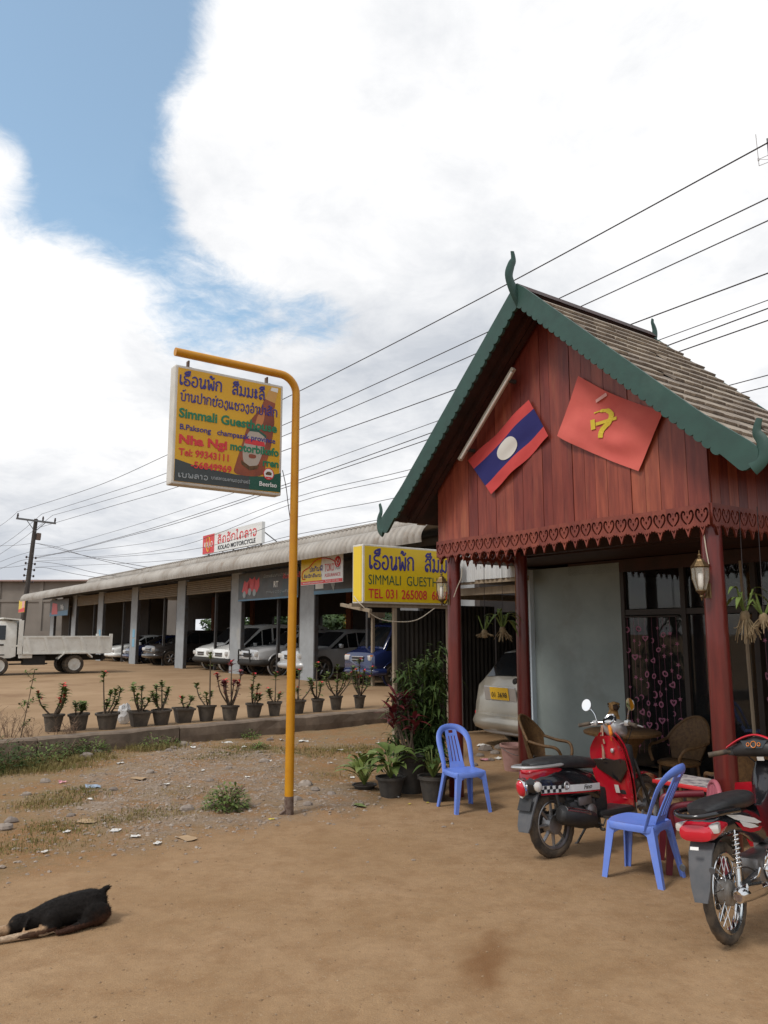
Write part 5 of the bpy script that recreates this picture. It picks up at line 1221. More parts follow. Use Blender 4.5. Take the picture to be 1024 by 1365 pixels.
# tail
b = MB(); rings = []
for (x, z, hy, hz) in [(-.25, .675, .05, .03), (-.22, .67, .11, .06), (-.08, .675, .125, .075), (.12, .67, .125, .08), (.32, .645, .115, .085), (.5, .60, .10, .09), (.62, .55, .09, .10)]: rings.append(se(x, z, hy, hz, 18, 2.5))
b.loft(rings); b.obj('side_cover', M_['black_gloss'], mb_, 50)
cw2 = lambda x: .128 if x < .12 else .128 - (x - .12) * .05
def slash(pts, mt, name, off):
    b = MB()
    for sy in (-1, 1):
        o = len(b.v)
        for (x, z) in pts: b.v.append(Vector((x, sy * (cw2(x) + off), z)))
        n = len(pts); b.f.append(tuple(o + i for i in range(n))); b.m.append(0)
    b.obj(name, M_[mt], mb_)
slash([(-.06, .735), (.16, .70), (.40, .645), (.52, .60), (.44, .605), (.2, .655), (.06, .69)], 'sign_white', 'decal', .003); slash([(.06, .675), (.2, .64), (.4, .595), (.52, .575), (.46, .56), (.3, .575), (.16, .61)], 'red_paint', 'decal', .0035); slash([(.12, .672), (.24, .645), (.38, .61), (.44, .585), (.30, .60), (.18, .63)], 'sign_white', 'decal', .006)
b = MB(); rings = []
for (x, z, hy, hz) in [(-.285, .655, .075, .02), (-.275, .66, .115, .045), (-.23, .665, .132, .055), (-.12, .675, .137, .045), (-.05, .68, .13, .02)]: rings.append(se(x, z, hy, hz, 18, 3))
b.loft(rings); b.obj('tail_light', M_['lamp_red'], mb_, 50)
for sy in (-1, 1): b = MB(); b.bbox((-.195, sy * .108, .684), (.13, .07, .052), .02, rot=Matrix.Rotation(sy * R(-18), 3, 'Z')); b.obj('indicator', M_['lamp_clear'], mb_, 50)
b = MB(); P = cr([(.12, -.145, .735), (-.08, -.155, .755), (-.24, -.14, .765), (-.31, -.06, .758), (-.31, .06, .758), (-.24, .14, .765), (-.08, .155, .755), (.12, .145, .735)], 5); b.tube(P, .016, 8); b.obj('grab_rail', M_['black_gloss'], mb_, 60)
b = MB(); rings = []
for (x, z, hy, hz) in [(-.2, .765, .07, .02), (-.12, .775, .12, .035), (.06, .775, .13, .04), (.22, .765, .135, .045), (.36, .755, .13, .05), (.5, .75, .10, .05), (.58, .73, .06, .03)]: rings.append(se(x, z, hy, hz, 18, 2.8))
b.loft(rings); b.obj('seat', M_['seat_vinyl'], mb_, 50)
# swing arm, shocks, engine, exhaust
b = MB()
for sy in (-.085, .085): b.tube([(-.03, sy, .285), (.45, sy * .9, .33)], .02, 8)
b.obj('swing_arm', M_['engine_metal'], mb_, 60)
for sy in (-.115, .115):
    b = MB(); a0, a1_ = Vector((.0, sy, .31)), Vector((.06, sy, .63)); b.tube([a0, a0.lerp(a1_, .35)], .02, 10); b.tube([a0.lerp(a1_, .3), a1_], .009, 8)
    shk = b.obj('shock', M_['chrome'], mb_, 60); c = MB(); N = 90; c.tube([a0.lerp(a1_, .33 + .62 * i / N) + Vector((.026 * math.cos(2 * math.pi * 8 * i / N), .026 * math.sin(2 * math.pi * 8 * i / N), 0)) for i in range(N + 1)], .0055, 6); c.obj('spring', M_['chrome'], shk, 60)
b = MB(); b.tube([(-.12, -.155, .30), (-.11, -.155, .302), (.05, -.152, .285), (.3, -.14, .255), (.36, -.135, .25)], [.03, .042, .046, .042, .02], 16); b.tube(cr([(.36, -.135, .25), (.55, -.12, .2), (.7, -.05, .24)], 4), .017, 8); b.obj('exhaust', M_['chrome'], mb_, 50)
b = MB(); b.lathe([(.03, 0), (.001, .002)], 14, M=Matrix.Translation((-.121, -.155, .30)) @ Matrix.Rotation(R(-90), 4, 'Y')); b.obj('exhaust_mouth', M_['rusty_steel'], mb_)
b = MB(); b.add([(-.06, -.2, .335), (.16, -.195, .31), (.2, -.19, .285), (-.02, -.203, .30)], [(0, 1, 2, 3)]); b.tube([(-.04, -.19, .335), (.18, -.185, .30)], .022, 8, flat=.4, up=(0, -1, 0)); b.obj('heat_shield', M_['chrome'], mb_, 50)
b = MB(); b.bbox((.55, 0, .32), (.34, .2, .18), .04); b.tube([(.66, 0, .36), (.86, 0, .38)], .07, 12); b.obj('engine', M_['alloy'], mb_, 50)
b = MB()
for sy in (-1, 1): b.tube([(.40, sy * .1, .26), (.36, sy * .2, .27), (.36, sy * .25, .27)], .011, 8); b.tube([(.18, sy * .12, .33), (.16, sy * .19, .36), (.18, sy * .2, .40)], .009, 6)
b.obj('foot_pegs', M_['chrome'], mb_, 60)
b = MB(); b.tube([(.42, .12, .26), (.34, .22, .06), (.30, .27, -.0)], .012, 6); b.obj('stand', M_['engine_metal'], mb_, 60)
b = MB(); rings = []
for (x, z, hy, hz) in [(.56, .60, .09, .12), (.72, .55, .08, .13), (.86, .62, .10, .16), (.94, .74, .11, .15), (.98, .84, .09, .10)]: rings.append(se(x, z, hy, hz, 16, 2.6))
b.loft(rings); b.obj('main_fairing', M_['black_gloss'], mb_, 50)
def lshield(sy):
    b = MB(); N, K = 6, 8
    for o in (0, .01):
        for j in range(K + 1):
            q = j / K; z = .36 + .44 * q; w = .235 - .08 * (q - .45) ** 2 * 2; x = .93 - .12 * q
            for i in range(N + 1): s = i / N; b.v.append(Vector((x + .06 * (1 - s) + o, sy * (.08 + (w - .08) * s), z)))
    S = (N + 1) * (K + 1)
    for s_ in (0, S):
        for j in range(K):
            for i in range(N): k = s_ + j * (N + 1) + i; b.f.append((k, k + 1, k + N + 2, k + N + 1)); b.m.append(0)
    return b
for sy in (-1, 1): lshield(sy).obj('leg_shield', M_['red_paint'], mb_, 50)
b = MB(); rings = []
for k in range(11):
    a = R(20 + 13 * k); r_ = .31; w = .055; rings.append([(1.24 + r_ * math.cos(a), -w, .285 + r_ * math.sin(a)), (1.24 + (r_ + .012) * math.cos(a), 0, .285 + (r_ + .012) * math.sin(a)), (1.24 + r_ * math.cos(a), w, .285 + r_ * math.sin(a)), (1.24 + (r_ - .006) * math.cos(a), 0, .285 + (r_ - .006) * math.sin(a))])
b.loft(rings); b.obj('front_fender', M_['red_paint'], mb_, 60)
b = MB()
for sy in (-.07, .07): b.tube([(1.24, sy, .285), (1.06, sy, .75)], .018, 8)
b.obj('fork', M_['chrome'], mb_, 60)
b = MB(); rings = []
for (y, x, z, hx, hz) in [(-.24, .92, 1.0, .03, .025), (-.18, .925, 1.005, .05, .04), (-.08, .94, 1.02, .085, .06), (0, .95, 1.03, .095, .07), (.08, .94, 1.02, .085, .06), (.18, .925, 1.005, .05, .04), (.24, .92, 1.0, .03, .025)]:
    rings.append([(x + q[1], y, z + q[2] - .0) for q in se(0, 0, hx, hz, 16, 2.6)])
b.loft(rings); b.obj('handlebar_cowl', M_['black_plastic'], mb_, 50)
b = MB(); P = cr([(.86, .24, 1.025), (.88, .12, 1.085), (.90, 0, 1.11), (.88, -.12, 1.085), (.86, -.24, 1.025)], 6); b.tube(P, [.006] + [.016] * (len(P) - 2) + [.006], 8, flat=.5); b.obj('cowl_trim', M_['red_paint'], mb_, 60)
b = MB(); b.add([(.868, .11, 1.075), (.868, -.11, 1.075), (.848, -.07, 1.025), (.848, .07, 1.025)], [(0, 1, 2, 3)]); b.obj('instrument_panel', M_['car_glass'], mb_)
b = MB()
for (y, rr) in ((0, .022), (.045, .012), (-.045, .012)): b.torus(rr, .003, 16, 5, M=Matrix.Translation((.852, y, 1.05)) @ Matrix.Rotation(R(-70), 4, 'Y'))
b.obj('dial_marks', M_['lamp_amber'], mb_)
b = MB(); b.box((.853, -.04, .955), (.003, .055, .025), rot=Matrix.Rotation(R(-10), 3, 'Y')); b.obj('sticker', M_['litter_white'], mb_)
for sy in (-1, 1):
    b = MB(); b.tube([(.90, sy * .2, 1.005), (.80, sy * .37, .985)], .018, 10); b.obj('grip', M_['rubber'], mb_, 60); b = MB(); b.bbox((.905, sy * .215, 1.0), (.06, .05, .05), .012); b.obj('switch_box', M_['black_plastic'], mb_)

# cables and fittings
for (p0, p1, p2, p3) in [((.90, .2, 1.0), (.98, .16, .98), (1.02, .08, .9), (.99, .03, .78)), ((.90, -.2, 1.0), (.99, -.17, .99), (1.03, -.1, .9), (.99, -.04, .78)), ((.90, -.19, 1.02), (.97, -.12, 1.04), (1.02, -.03, .95), (1.0, .02, .84))]: b = MB(); b.tube(cr([p0, p1, p2, p3], 5), .0045, 5); b.obj('brake_cable', M_['black_plastic'], sc_, 60)
b = MB(); b.lathe([(.045, 0), (.06, .01), (.06, .04), (.03, .055)], 18, M=Matrix.Translation((.36, -.11, .33)) @ AXY); b.bbox((.30, -.125, .42), (.16, .03, .07), .012); b.tube(cr([(.2, -.1, .43), (.27, -.13, .40), (.36, -.12, .30), (.43, -.1, .22)], 4), .007, 5); b.obj('fan_cover', M_['alloy'], sc_, 50)
b = MB(); b.tube([(.33, -.16, .26), (.44, -.19, .21), (.47, -.2, .26)], .009, 6); b.bbox((.48, -.205, .27), (.03, .07, .02), .006); b.obj('kick_lever', M_['engine_metal'], sc_, 50)
b = MB()
for k in range(7): b.box((.74 + .02 * k, 0, .38), (.007, .17, .13), rot=Matrix.Rotation(R(8), 3, 'Y'))
b.obj('cooling_fins', M_['alloy'], mb_)
b = MB(); b.tube(cr([(.42, -.115, .34), (.40, -.15, .40), (.42, -.17, .44)], 4), .009, 6); b.bbox((.43, -.19, .445), (.025, .07, .02), .006); b.lathe([(.06, 0), (.075, .012), (.07, .03), (.03, .036)], 18, M=Matrix.Translation((.52, -.10, .32)) @ AXY); b.obj('kick_lever', M_['chrome'], mb_, 50)
for pp in ([(.0, -.06, .36), (.12, -.09, .40), (.3, -.08, .36), (.42, -.09, .28)], [(.88, .2, 1.0), (.97, .15, .98), (1.02, .06, .88), (.98, .03, .75)], [(.88, -.2, 1.0), (.97, -.15, .98), (1.02, -.06, .88), (.98, -.03, .75)]): b = MB(); b.tube(cr(pp, 5), .005, 5); b.obj('brake_cable', M_['black_plastic'], mb_, 60)
# ================================================================ car showroom
gar = thing('car_showroom', 'long open car showroom with grey columns and rounded corrugated roof eaves', 'building', GO, RU)
GCOL = [-30.8, -25.9, -20.9, -15.65, -10.0, -4.9, 0.0, 4.95, 7.0]
for u in GCOL:
    b = MB(); b.box((u, .07, 1.72), (.82, .15, 3.5)); b.obj('column', M_['column_paint'], gar)
    b = MB(); b.box((u + .44, .06, 1.6), (.055, .12, 3.3)); b.box((u - .44, .06, 1.6), (.055, .12, 3.3)); b.obj('shutter_guide', M_['steel_dark'], gar)
def rsheet(u0, u1, prof, pitch, amp, name):
    P = cr([(0, a, c) for a, c in prof], 4); n = len(P); N = int((u1 - u0) / pitch * 8); b = MB()
    nrm = []
    for i in range(n): t = P[min(i + 1, n - 1)] - P[max(i - 1, 0)]; t.normalize(); nrm.append(Vector((0, -t.z, t.y)))
    for j in range(N + 1):
        u = u0 + (u1 - u0) * j / N; w = amp * math.copysign(abs(math.sin(math.pi * u / pitch)) ** .7, math.sin(2 * math.pi * u / pitch)) if False else amp * (abs(math.sin(math.pi * u / pitch)) ** .55 * 2 - 1)
        for i in range(n): b.v.append(Vector((u, P[i].y, P[i].z)) + nrm[i] * w)
    for j in range(N):
        for i in range(n - 1): k = j * n + i; b.f.append((k, k + 1, k + n + 1, k + n)); b.m.append(0)
    return b.obj(name, M_['roof_sheet'], gar, 50)
rsheet(-33.5, 7.15, [(-1.3, 3.36), (-1.31, 3.52), (-1.2, 3.70), (-.95, 3.80), (.3, 3.93), (1.2, 4.02)], .23, .055, 'eave_roof')
rsheet(-24.2, 7.6, [(.15, 4.0), (.14, 4.12), (.25, 4.27), (.5, 4.35), (3, 4.52), (9.4, 4.95)], .23, .055, 'upper_roof')
b = MB(); b.box((-13, 4.6, 3.7), (41, 9.0, .06)); b.obj('ceiling', M_['steel_dark'], gar)
b = MB(); b.box((-12.9, -.02, 3.56), (40.6, .1, .16)); b.obj('eave_beam', M_['steel_dark'], gar)
for a, c in zip(GCOL[:-2], GCOL[1:-1]):
    if (a, c) in ((-4.9, 0.0), (0.0, 4.95)): continue
    b = MB(); N = 7; w = c - a - 1.0
    for k in range(N): b.tube([(a + .5, .05, 3.36 - k * .075), (c - .5, .05, 3.36 - k * .075)], .04, 6)
    b.obj('roller_shutter', M_['shutter'], gar)
for u in (-28.3, -23.4, -18.4, -12.9, -7.5, -2.55, 2.6):
    b = MB(); b.box((u, .42, 1.75), (.09, .09, 3.5)); b.obj('steel_post', M_['steel_dark'], gar)
# rear wall with openings
RVY = 9.0; edges = [-33, -27, -21.5, -16.2, -11.2, -5.8, -.9, 4.2, 7.6]
for a, c in zip(edges[:-1], edges[1:]):
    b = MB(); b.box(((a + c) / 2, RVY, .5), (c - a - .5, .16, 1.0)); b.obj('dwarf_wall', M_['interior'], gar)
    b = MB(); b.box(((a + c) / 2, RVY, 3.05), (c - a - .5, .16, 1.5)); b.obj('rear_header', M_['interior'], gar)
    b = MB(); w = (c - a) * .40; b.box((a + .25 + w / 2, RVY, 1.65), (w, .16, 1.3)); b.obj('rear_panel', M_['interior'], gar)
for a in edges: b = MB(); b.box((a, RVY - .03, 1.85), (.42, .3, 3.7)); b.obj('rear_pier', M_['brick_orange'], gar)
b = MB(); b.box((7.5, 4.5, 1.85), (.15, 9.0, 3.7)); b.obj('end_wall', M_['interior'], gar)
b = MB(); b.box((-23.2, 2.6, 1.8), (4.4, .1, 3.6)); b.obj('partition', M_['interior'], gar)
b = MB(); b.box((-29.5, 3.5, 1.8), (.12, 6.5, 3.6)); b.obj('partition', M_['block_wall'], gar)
# banners and boards on the front
GF = frame(GO, RU)
def gboard(name, label, u0, u1, z0, z1, v, m, cat='banner', group=None, th=.02):
    t = thing(name, label, cat, GF @ Vector(((u0 + u1) / 2, v, z0 - LOT)), RU, group); b = MB(); b.box((0, 0, (z1 - z0) / 2), (u1 - u0, th, z1 - z0)); b.obj('panel', M_[m], t); t['w'] = u1 - u0; t['h'] = z1 - z0; return t
t = gboard('banner', 'dark showroom banner with red motorbikes hanging behind the yellow pole', -4.6, -.43, 2.68, 3.62, -.06, 'banner_dark', group='banners on the showroom front')
b = MB(); b.box((0, -.013, .03), (4.15, .006, .05)); b.obj('blue_edge', M_['banner_blue'], t)
for (x, z, s) in ((-1.5, .42, .3), (-1.1, .5, .3), (-.75, .46, .26)):
    put(t, poly_mesh([(-s, -.1), (-s * .4, .28), (s * .2, .2), (s * .9, .3), (s, .0), (s * .3, -.2)], M_['sign_red']), x, -.014, z, 'printed_bike'); put(t, poly_mesh(ring(.12), M_['sign_grey']), x - .1, -.018, z - .2, 'printed_wheel')
put(t, text_mesh('RT', .26, M_['sign_white'], bold=.008), .5, -.016, .38, 'lettering'); put(t, lao_mesh('s ^a m a j k aa n l ^o d', 1.3, .11, .012, M_['sign_red']), 1.1, -.018, .62, 'lettering'); put(t, lao_mesh('m ^2 o x ph h ae n k b p aa w l ny s o g', 2.0, .07, .009, M_['sign_grey']), -.2, -.018, .72, 'lettering'); put(t, lao_mesh('k aa n x w j g n s o m b', 1.9, .06, .008, M_['sign_grey']), -.0, -.018, .2, 'lettering')
t = gboard('banner', 'dark showroom banner partly hidden under the yellow and white assurance board', .5, 4.4, 2.72, 3.6, -.06, 'banner_dark', group='banners on the showroom front')
b = MB(); b.box((0, -.013, .05), (3.88, .006, .1)); b.obj('blue_edge', M_['banner_blue'], t); put(t, poly_mesh([(-.35, 0), (.1, 0), (.1, .22), (-.35, .22)], M_['sign_white']), -1.5, -.018, .16, 'print'); put(t, poly_mesh([(-.12, 0), (.05, -.25), (.2, .2), (0, .3)], M_['sign_grey']), -.9, -.018, .3, 'print')
t = gboard('banner', 'blue grey showroom banner with red print hanging above the truck bed', -30.2, -26.0, 2.6, 3.55, -.3, 'banner_dark', group='banners on the showroom front')
put(t, poly_mesh([(-1.6, .1), (-.2, .1), (-.4, .7), (-1.5, .8)], M_['sign_red']), 0, -.018, 0, 'print'); put(t, text_mesh('Win', .4, M_['sign_white'], bold=.01), .4, -.018, .35, 'lettering'); put(t, poly_mesh([(-2.05, 0), (2.05, 0), (2.05, .3), (-2.05, .2)], M_['banner_blue']), 0, -.015, 0, 'print')
t = gboard('hanging_board', 'small yellow and pink board hanging under the far end of the showroom eave', -36.6, -34.8, 2.95, 3.75, -.8, 'sign_yellow2', 'sign'); put(t, poly_mesh([(-.88, .02), (.88, .02), (.88, .3), (-.88, .2)], M_['sign_red']), 0, -.016, 0, 'print'); put(t, poly_mesh([(.1, .25), (.85, .33), (.85, .75), (.1, .75)], M_['flag_pink']), 0, -.016, 0, 'print')
# assurance board
t = gboard('assurance_board', 'yellow and white assurance board with a red car outline under the showroom eave', .93, 3.13, 2.94, 3.69, -.75, 'sign_white', 'sign')
w, hh = 2.2, .75
put(t, poly_mesh([(-w / 2 + .01, .1), (.05, .1), (-.02, .45), (.05, hh - .01), (-w / 2 + .01, hh - .01)], M_['sign_yellow2']), 0, -.012, 0, 'print'); put(t, poly_mesh([(-w / 2 + .01, .01), (w / 2 - .01, .01), (w / 2 - .01, .1), (-w / 2 + .01, .1)], M_['sign_red']), 0, -.0125, 0, 'print')
b = MB(); b.tube(cr([(-.85, -.016, .17), (-1.0, -.016, .18), (-.98, -.016, .38), (-.6, -.016, .5), (-.3, -.016, .66), (.1, -.016, .7), (.5, -.016, .64), (.72, -.016, .56)], 6), .014, 5); b.torus(.13, .018, 22, 6, M=Matrix.Translation((.86, -.016, .55)) @ AXY); b.torus(.05, .014, 14, 6, M=Matrix.Translation((.86, -.018, .6)) @ AXY); b.torus(.045, .012, 14, 6, M=Matrix.Translation((.88, -.02, .5)) @ AXY); b.obj('car_outline', M_['sign_red'], t)
put(t, text_mesh('TOKO', .3, M_['sign_red'], fit=.48), .2, -.016, .32, 'lettering'); put(t, text_mesh('ASSURANCE', .13, M_['sign_red'], fit=.8), .2, -.016, .17, 'lettering'); put(t, text_mesh('Assi', .16, M_['sign_grey'], fit=.24), .74, -.016, .34, 'lettering')
put(t, lao_mesh('p a k ^a n ph ^ii', .72, .1, .012, M_['sign_blue']), -.62, -.018, .36, 'lettering'); put(t, lao_mesh('l ^o d j ^a k d ^ii ph aa m', 1.0, .07, .009, M_['sign_blue']), -.95, -.018, .2, 'lettering'); put(t, text_mesh('www.tokoassurance.com   Tel 021 217 231', .07, M_['sign_white'], fit=1.9), -.98, -.016, .035, 'lettering')
# roof sign
t = gboard('roof_sign', 'white rooftop motorcycle sign with red square, above the showroom eave', -8.35, -3.35, 4.62, 5.36, .2, 'sign_white', 'sign', th=.12)
put(t, poly_mesh([(-2.49, .01), (-1.4, .01), (-1.4, .73), (-2.49, .73)], M_['sign_red']), 0, -.062, 0, 'print')
put(t, text_mesh('KOLAO', .3, M_['sign_white'], bold=.004, fit=.8), -2.35, -.066, .25, 'lettering'); b = MB(); b.torus(.28, .018, 24, 6, M=Matrix.Translation((-1.95, -.066, .36)) @ Matrix.Diagonal((.6, 1, 1, 1)) @ AXY); b.obj('emblem', M_['sign_yellow2'], t)
put(t, lao_mesh('l ^o d j ^a k oo kh l aa w', 3.3, .24, .028, M_['sign_red'], .008), -1.15, -.066, .31, 'lettering'); put(t, text_mesh('KOLAO MOTORCYCLE', .22, M_['sign_black'], bold=.006, fit=3.1), -1.05, -.066, .07, 'lettering')
b = MB()
for x in (-2.2, 0, 2.2): b.tube([(x, .08, .5), (x + .1, 1.6, -.5)], .02, 6); b.box((x, .08, -.35), (.05, .05, .9))
b.obj('strut', M_['steel_grey'], t)
for (u, z) in ((-20.9, .95), (-15.65, .95)):
    for k, hgt in enumerate((.0, .42)):
        b = MB(); b.box((u + .1, -.012, z + hgt), (.3, .012, .36)); o = b.obj('column_poster', M_['poster_blue']); o.matrix_world = GF; tag(o, 'small pale blue poster stuck on a grey showroom column behind the truck', 'poster', 'posters on showroom columns')

# ---------------------------------------------------------------- vehicles
def car_wheel(parent, x, y, r, sg, disc=False):
    W = Matrix.Translation((x, y, r)) @ Matrix.Rotation(R(90) * (-sg), 4, 'X')
    wh = link('wheel', MB().lathe([(r * .3, -.1), (r * .62, -.09), (r * .62, .05), (r * .3, .05)], 16).mesh('wheel', [M_['chassis']]), parent, W)
    b = MB(); b.lathe([(r * .62, -.1), (r * .9, -.105), (r, -.07), (r, .07), (r * .9, .105), (r * .64, .1)], 24, cap=False); b.obj('tyre', M_['rubber'], wh, 40)
    b = MB(); b.lathe([(r * .66, .10), (r * .6, .085), (r * .56, .06)], 24, cap=False)
    if disc: b.lathe([(r * .58, .07), (r * .5, .02), (r * .34, .03), (r * .3, .07), (r * .12, .08)], 24)
    for k in range(0 if disc else 6): a = 2 * math.pi * k / 6; b.tube([(r * .1 * math.cos(a), r * .1 * math.sin(a), .085), (r * .6 * math.cos(a), r * .6 * math.sin(a), .075)], [r * .12, r * .09], 6)
    b.lathe([(r * .16, .06), (r * .16, .095), (r * .08, .1)], 12); b.obj('rim', M_['white_frame' if disc else 'alloy'], wh, 50)
CAR = {  # stations from nose (x=0) backwards: x, z_low, z_belt, z_top, w_belt, w_top
 'suv': dict(L=4.5, H=1.72, W=.89, r=.36, ax=(.85, 3.5), st=[(0, .42, .72, .78, .66, .55), (.08, .36, .86, .95, .80, .70), (.35, .34, .93, 1.03, .88, .78), (1.15, .34, 1.02, 1.08, .89, .76), (1.95, .34, 1.06, 1.66, .89, .68), (2.35, .34, 1.06, 1.72, .89, .67), (3.5, .34, 1.06, 1.71, .89, .67), (4.2, .36, 1.05, 1.62, .87, .64), (4.42, .4, 1.0, 1.1, .84, .7), (4.5, .45, .8, .86, .78, .66)]),
 'van': dict(L=4.9, H=1.95, W=.9, r=.34, ax=(.85, 3.6), st=[(0, .40, .70, .78, .68, .58), (.06, .34, .82, .92, .82, .72), (.35, .32, .92, 1.03, .89, .80), (.75, .32, 1.0, 1.12, .9, .80), (1.55, .32, 1.08, 1.84, .9, .74), (2.0, .32, 1.08, 1.95, .9, .73), (4.4, .32, 1.08, 1.94, .9, .73), (4.8, .34, 1.05, 1.84, .88, .70), (4.9, .4, 1.0, 1.08, .84, .74)]),
 'hatch': dict(L=4.0, H=1.48, W=.84, r=.30, ax=(.78, 3.25), st=[(0, .34, .55, .60, .62, .5), (.08, .26, .66, .75, .76, .66), (.4, .24, .78, .86, .83, .74), (1.05, .24, .88, .95, .84, .72), (1.85, .24, .92, 1.42, .84, .62), (2.3, .24, .93, 1.48, .84, .61), (3.2, .24, .94, 1.44, .84, .61), (3.75, .28, .92, 1.2, .82, .6), (3.95, .34, .86, .95, .78, .64), (4.0, .4, .7, .76, .72, .6)]),
 'minitruck': dict(L=4.6, H=1.9, W=.85, r=.31, ax=(.7, 3.3), st=[(0, .36, .78, .86, .76, .66), (.06, .3, .9, .98, .82, .72), (.25, .28, 1.0, 1.06, .85, .74), (.45, .28, 1.04, 1.12, .85, .72), (.85, .28, 1.05, 1.82, .85, .68), (1.15, .28, 1.05, 1.9, .85, .67), (1.9, .28, 1.05, 1.88, .85, .67), (2.05, .28, 1.04, 1.8, .84, .66)]),
 'wagon': dict(L=4.5, H=1.42, W=.86, r=.31, ax=(.85, 3.55), st=[(0, .34, .55, .60, .62, .5), (.08, .26, .66, .75, .76, .66), (.4, .24, .74, .83, .84, .74), (1.1, .24, .84, .90, .86, .72), (1.9, .24, .88, 1.36, .86, .62), (2.4, .24, .89, 1.42, .86, .61), (3.7, .24, .90, 1.40, .86, .61), (4.1, .26, .89, 1.33, .85, .60), (4.4, .28, .86, .95, .83, .70), (4.5, .32, .62, .70, .78, .66)]),
}
def car(kind, paint, label, nose, rz, bumper='car_body', group='vehicles parked in the showroom', grille='chrome', name='parked_car', cat='car', plate=None, rear_view=False):
    S = CAR[kind]; t = thing(name, label, cat, nose, rz, group, lean=Matrix.Scale(.87 if name != 'wagon' else 1.0, 4))     # local -x is backwards: nose at x=0, body at x<0
    st = S['st']; rings = []
    for (x, zl, zbt, zt, wb, wt) in st:
        h = [(0, zl), (wb * .72, zl), (wb * .93, zl + .06), (wb, zl + (zbt - zl) * .45), (wb * .985, zbt - .03), (wb * .965, zbt), (wt + (wb * .95 - wt) * .12, zt - (zt - zbt) * .14 - .01), (wt * .93, zt - .008), (wt * .6, zt + .012), (0, zt + .02)]
        rings.append([(-x, y, z) for y, z in h] + [(-x, -y, z) for y, z in reversed(h[1:-1])])
    b = MB(); b.loft(rings); b.obj('body', M_[paint], t, 35)
    n = len(rings[0]); gl = []
    def quad(i, ks, sh=.1, off=.006, nm='window'):
        A, B = rings[i], rings[i + 1]; b = MB()
        pts = [Vector(A[ks[0]]), Vector(B[ks[0]]), Vector(B[ks[1]]), Vector(A[ks[1]])]
        c = sum(pts, Vector()) / 4; nn = (pts[1] - pts[0]).cross(pts[3] - pts[0]) + (pts[2] - pts[1]).cross(pts[2] - pts[3])
        nn.normalize()
        if nn.dot(c - Vector((c.x, 0, .6))) < 0 and abs(nn.y) > .5: nn = -nn
        if abs(nn.y) <= .5 and nn.z < 0: nn = -nn
        b.add([c + (p - c) * (1 - sh) + nn * off for p in pts], [(0, 1, 2, 3)]); return b.obj(nm, M_['car_glass'], t)
    for i in range(len(st) - 1):
        g0, g1 = st[i][3] - st[i][2], st[i + 1][3] - st[i + 1][2]
        if max(g0, g1) > .35 and st[i + 1][0] - st[i][0] > .25:
            for ks in ((5, 6), (n - 5, n - 6)): quad(i, ks, .06, .007, 'side_window')
        if st[i + 1][3] - st[i][3] > .35:
            A, B = rings[i], rings[i + 1]; b = MB(); m = [7, 8, 9, 10, 11]; off = Vector((.006, 0, .008))
            for k in range(4): a, c, d, e = Vector(A[m[k]]), Vector(A[m[k + 1]]), Vector(B[m[k + 1]]), Vector(B[m[k]]); b.add([p * 1 + off for p in (a.lerp(e, .06), c.lerp(d, .06), c.lerp(d, .92), a.lerp(e, .92))], [(0, 1, 2, 3)])
            b.obj('windscreen', M_['car_glass'], t)
        if st[i][3] - st[i + 1][3] > .35:
            A, B = rings[i], rings[i + 1]; b = MB(); m = [7, 8, 9, 10, 11]; off = Vector((-.008, 0, .006))
            for k in range(4): a, c, d, e = Vector(A[m[k]]), Vector(A[m[k + 1]]), Vector(B[m[k + 1]]), Vector(B[m[k]]); b.add([p * 1 + off for p in (a.lerp(e, .06), c.lerp(d, .06), c.lerp(d, .92), a.lerp(e, .92))], [(0, 1, 2, 3)])
            b.obj('rear_window', M_['car_glass'], t)
    W = S['W']; r = S['r']; z0 = st[1][2]
    for ax in S['ax']:
        for sg in (-1, 1):
            b = MB(); b.lathe([(r * 1.2, -.012), (r * 1.2, .004), (.01, .004)], 24, M=Matrix.Translation((-ax, sg * (W - .002), r + .03)) @ Matrix.Rotation(R(90) * (-sg), 4, 'X'), cap=False); b.obj('wheel_arch', M_['chassis'], t)
            b = MB(); b.torus(r * 1.2, .03, 24, 6, M=Matrix.Translation((-ax, sg * (W - .012), r + .03)) @ AXY); b.obj('arch_flare', M_[paint], t, 60)
            car_wheel(t, -ax, sg * (W - .085), r, sg)
    # face
    bm_ = paint if bumper == 'car_body' else bumper
    b = MB(); P = cr([(-.42, W * .985, st[1][1] + .12), (-.1, W * .9, st[1][1] + .12), (.04, W * .5, st[1][1] + .12), (.055, 0, st[1][1] + .12), (.04, -W * .5, st[1][1] + .12), (-.1, -W * .9, st[1][1] + .12), (-.42, -W * .985, st[1][1] + .12)], 4); b.tube(P, .12, 8, flat=1.0); b.obj('front_bumper', M_[bm_], t, 50)
    b = MB(); b.bbox((.005, 0, z0 - .1), (.05, W * .72, .15), .02); b.obj('grille', M_['black_plastic'], t); b = MB(); b.bbox((.02, 0, z0 - .03), (.045, W * .78, .03), .012); b.bbox((.02, 0, z0 - .12), (.045, W * .74, .02), .008); b.obj('grille_bar', M_[grille], t)
    for sg in (-1, 1):
        b = MB(); b.bbox((-.07, sg * W * .69, z0 - .06), (.18, W * .34, .17), .045, rot=Matrix.Rotation(sg * R(-18), 3, 'Z')); b.obj('headlight', M_['lamp_clear'], t, 50)
        b = MB(); b.lathe([(.05, 0), (.05, .03), (.03, .036)], 12, M=Matrix.Translation((.06, sg * W * .66, st[1][1] + .12)) @ Matrix.Rotation(R(90), 4, 'Y')); b.obj('fog_lamp', M_['lamp_clear'], t, 50)
        iw = [k for k in range(len(st) - 1) if st[k + 1][3] - st[k][3] > .35][0]
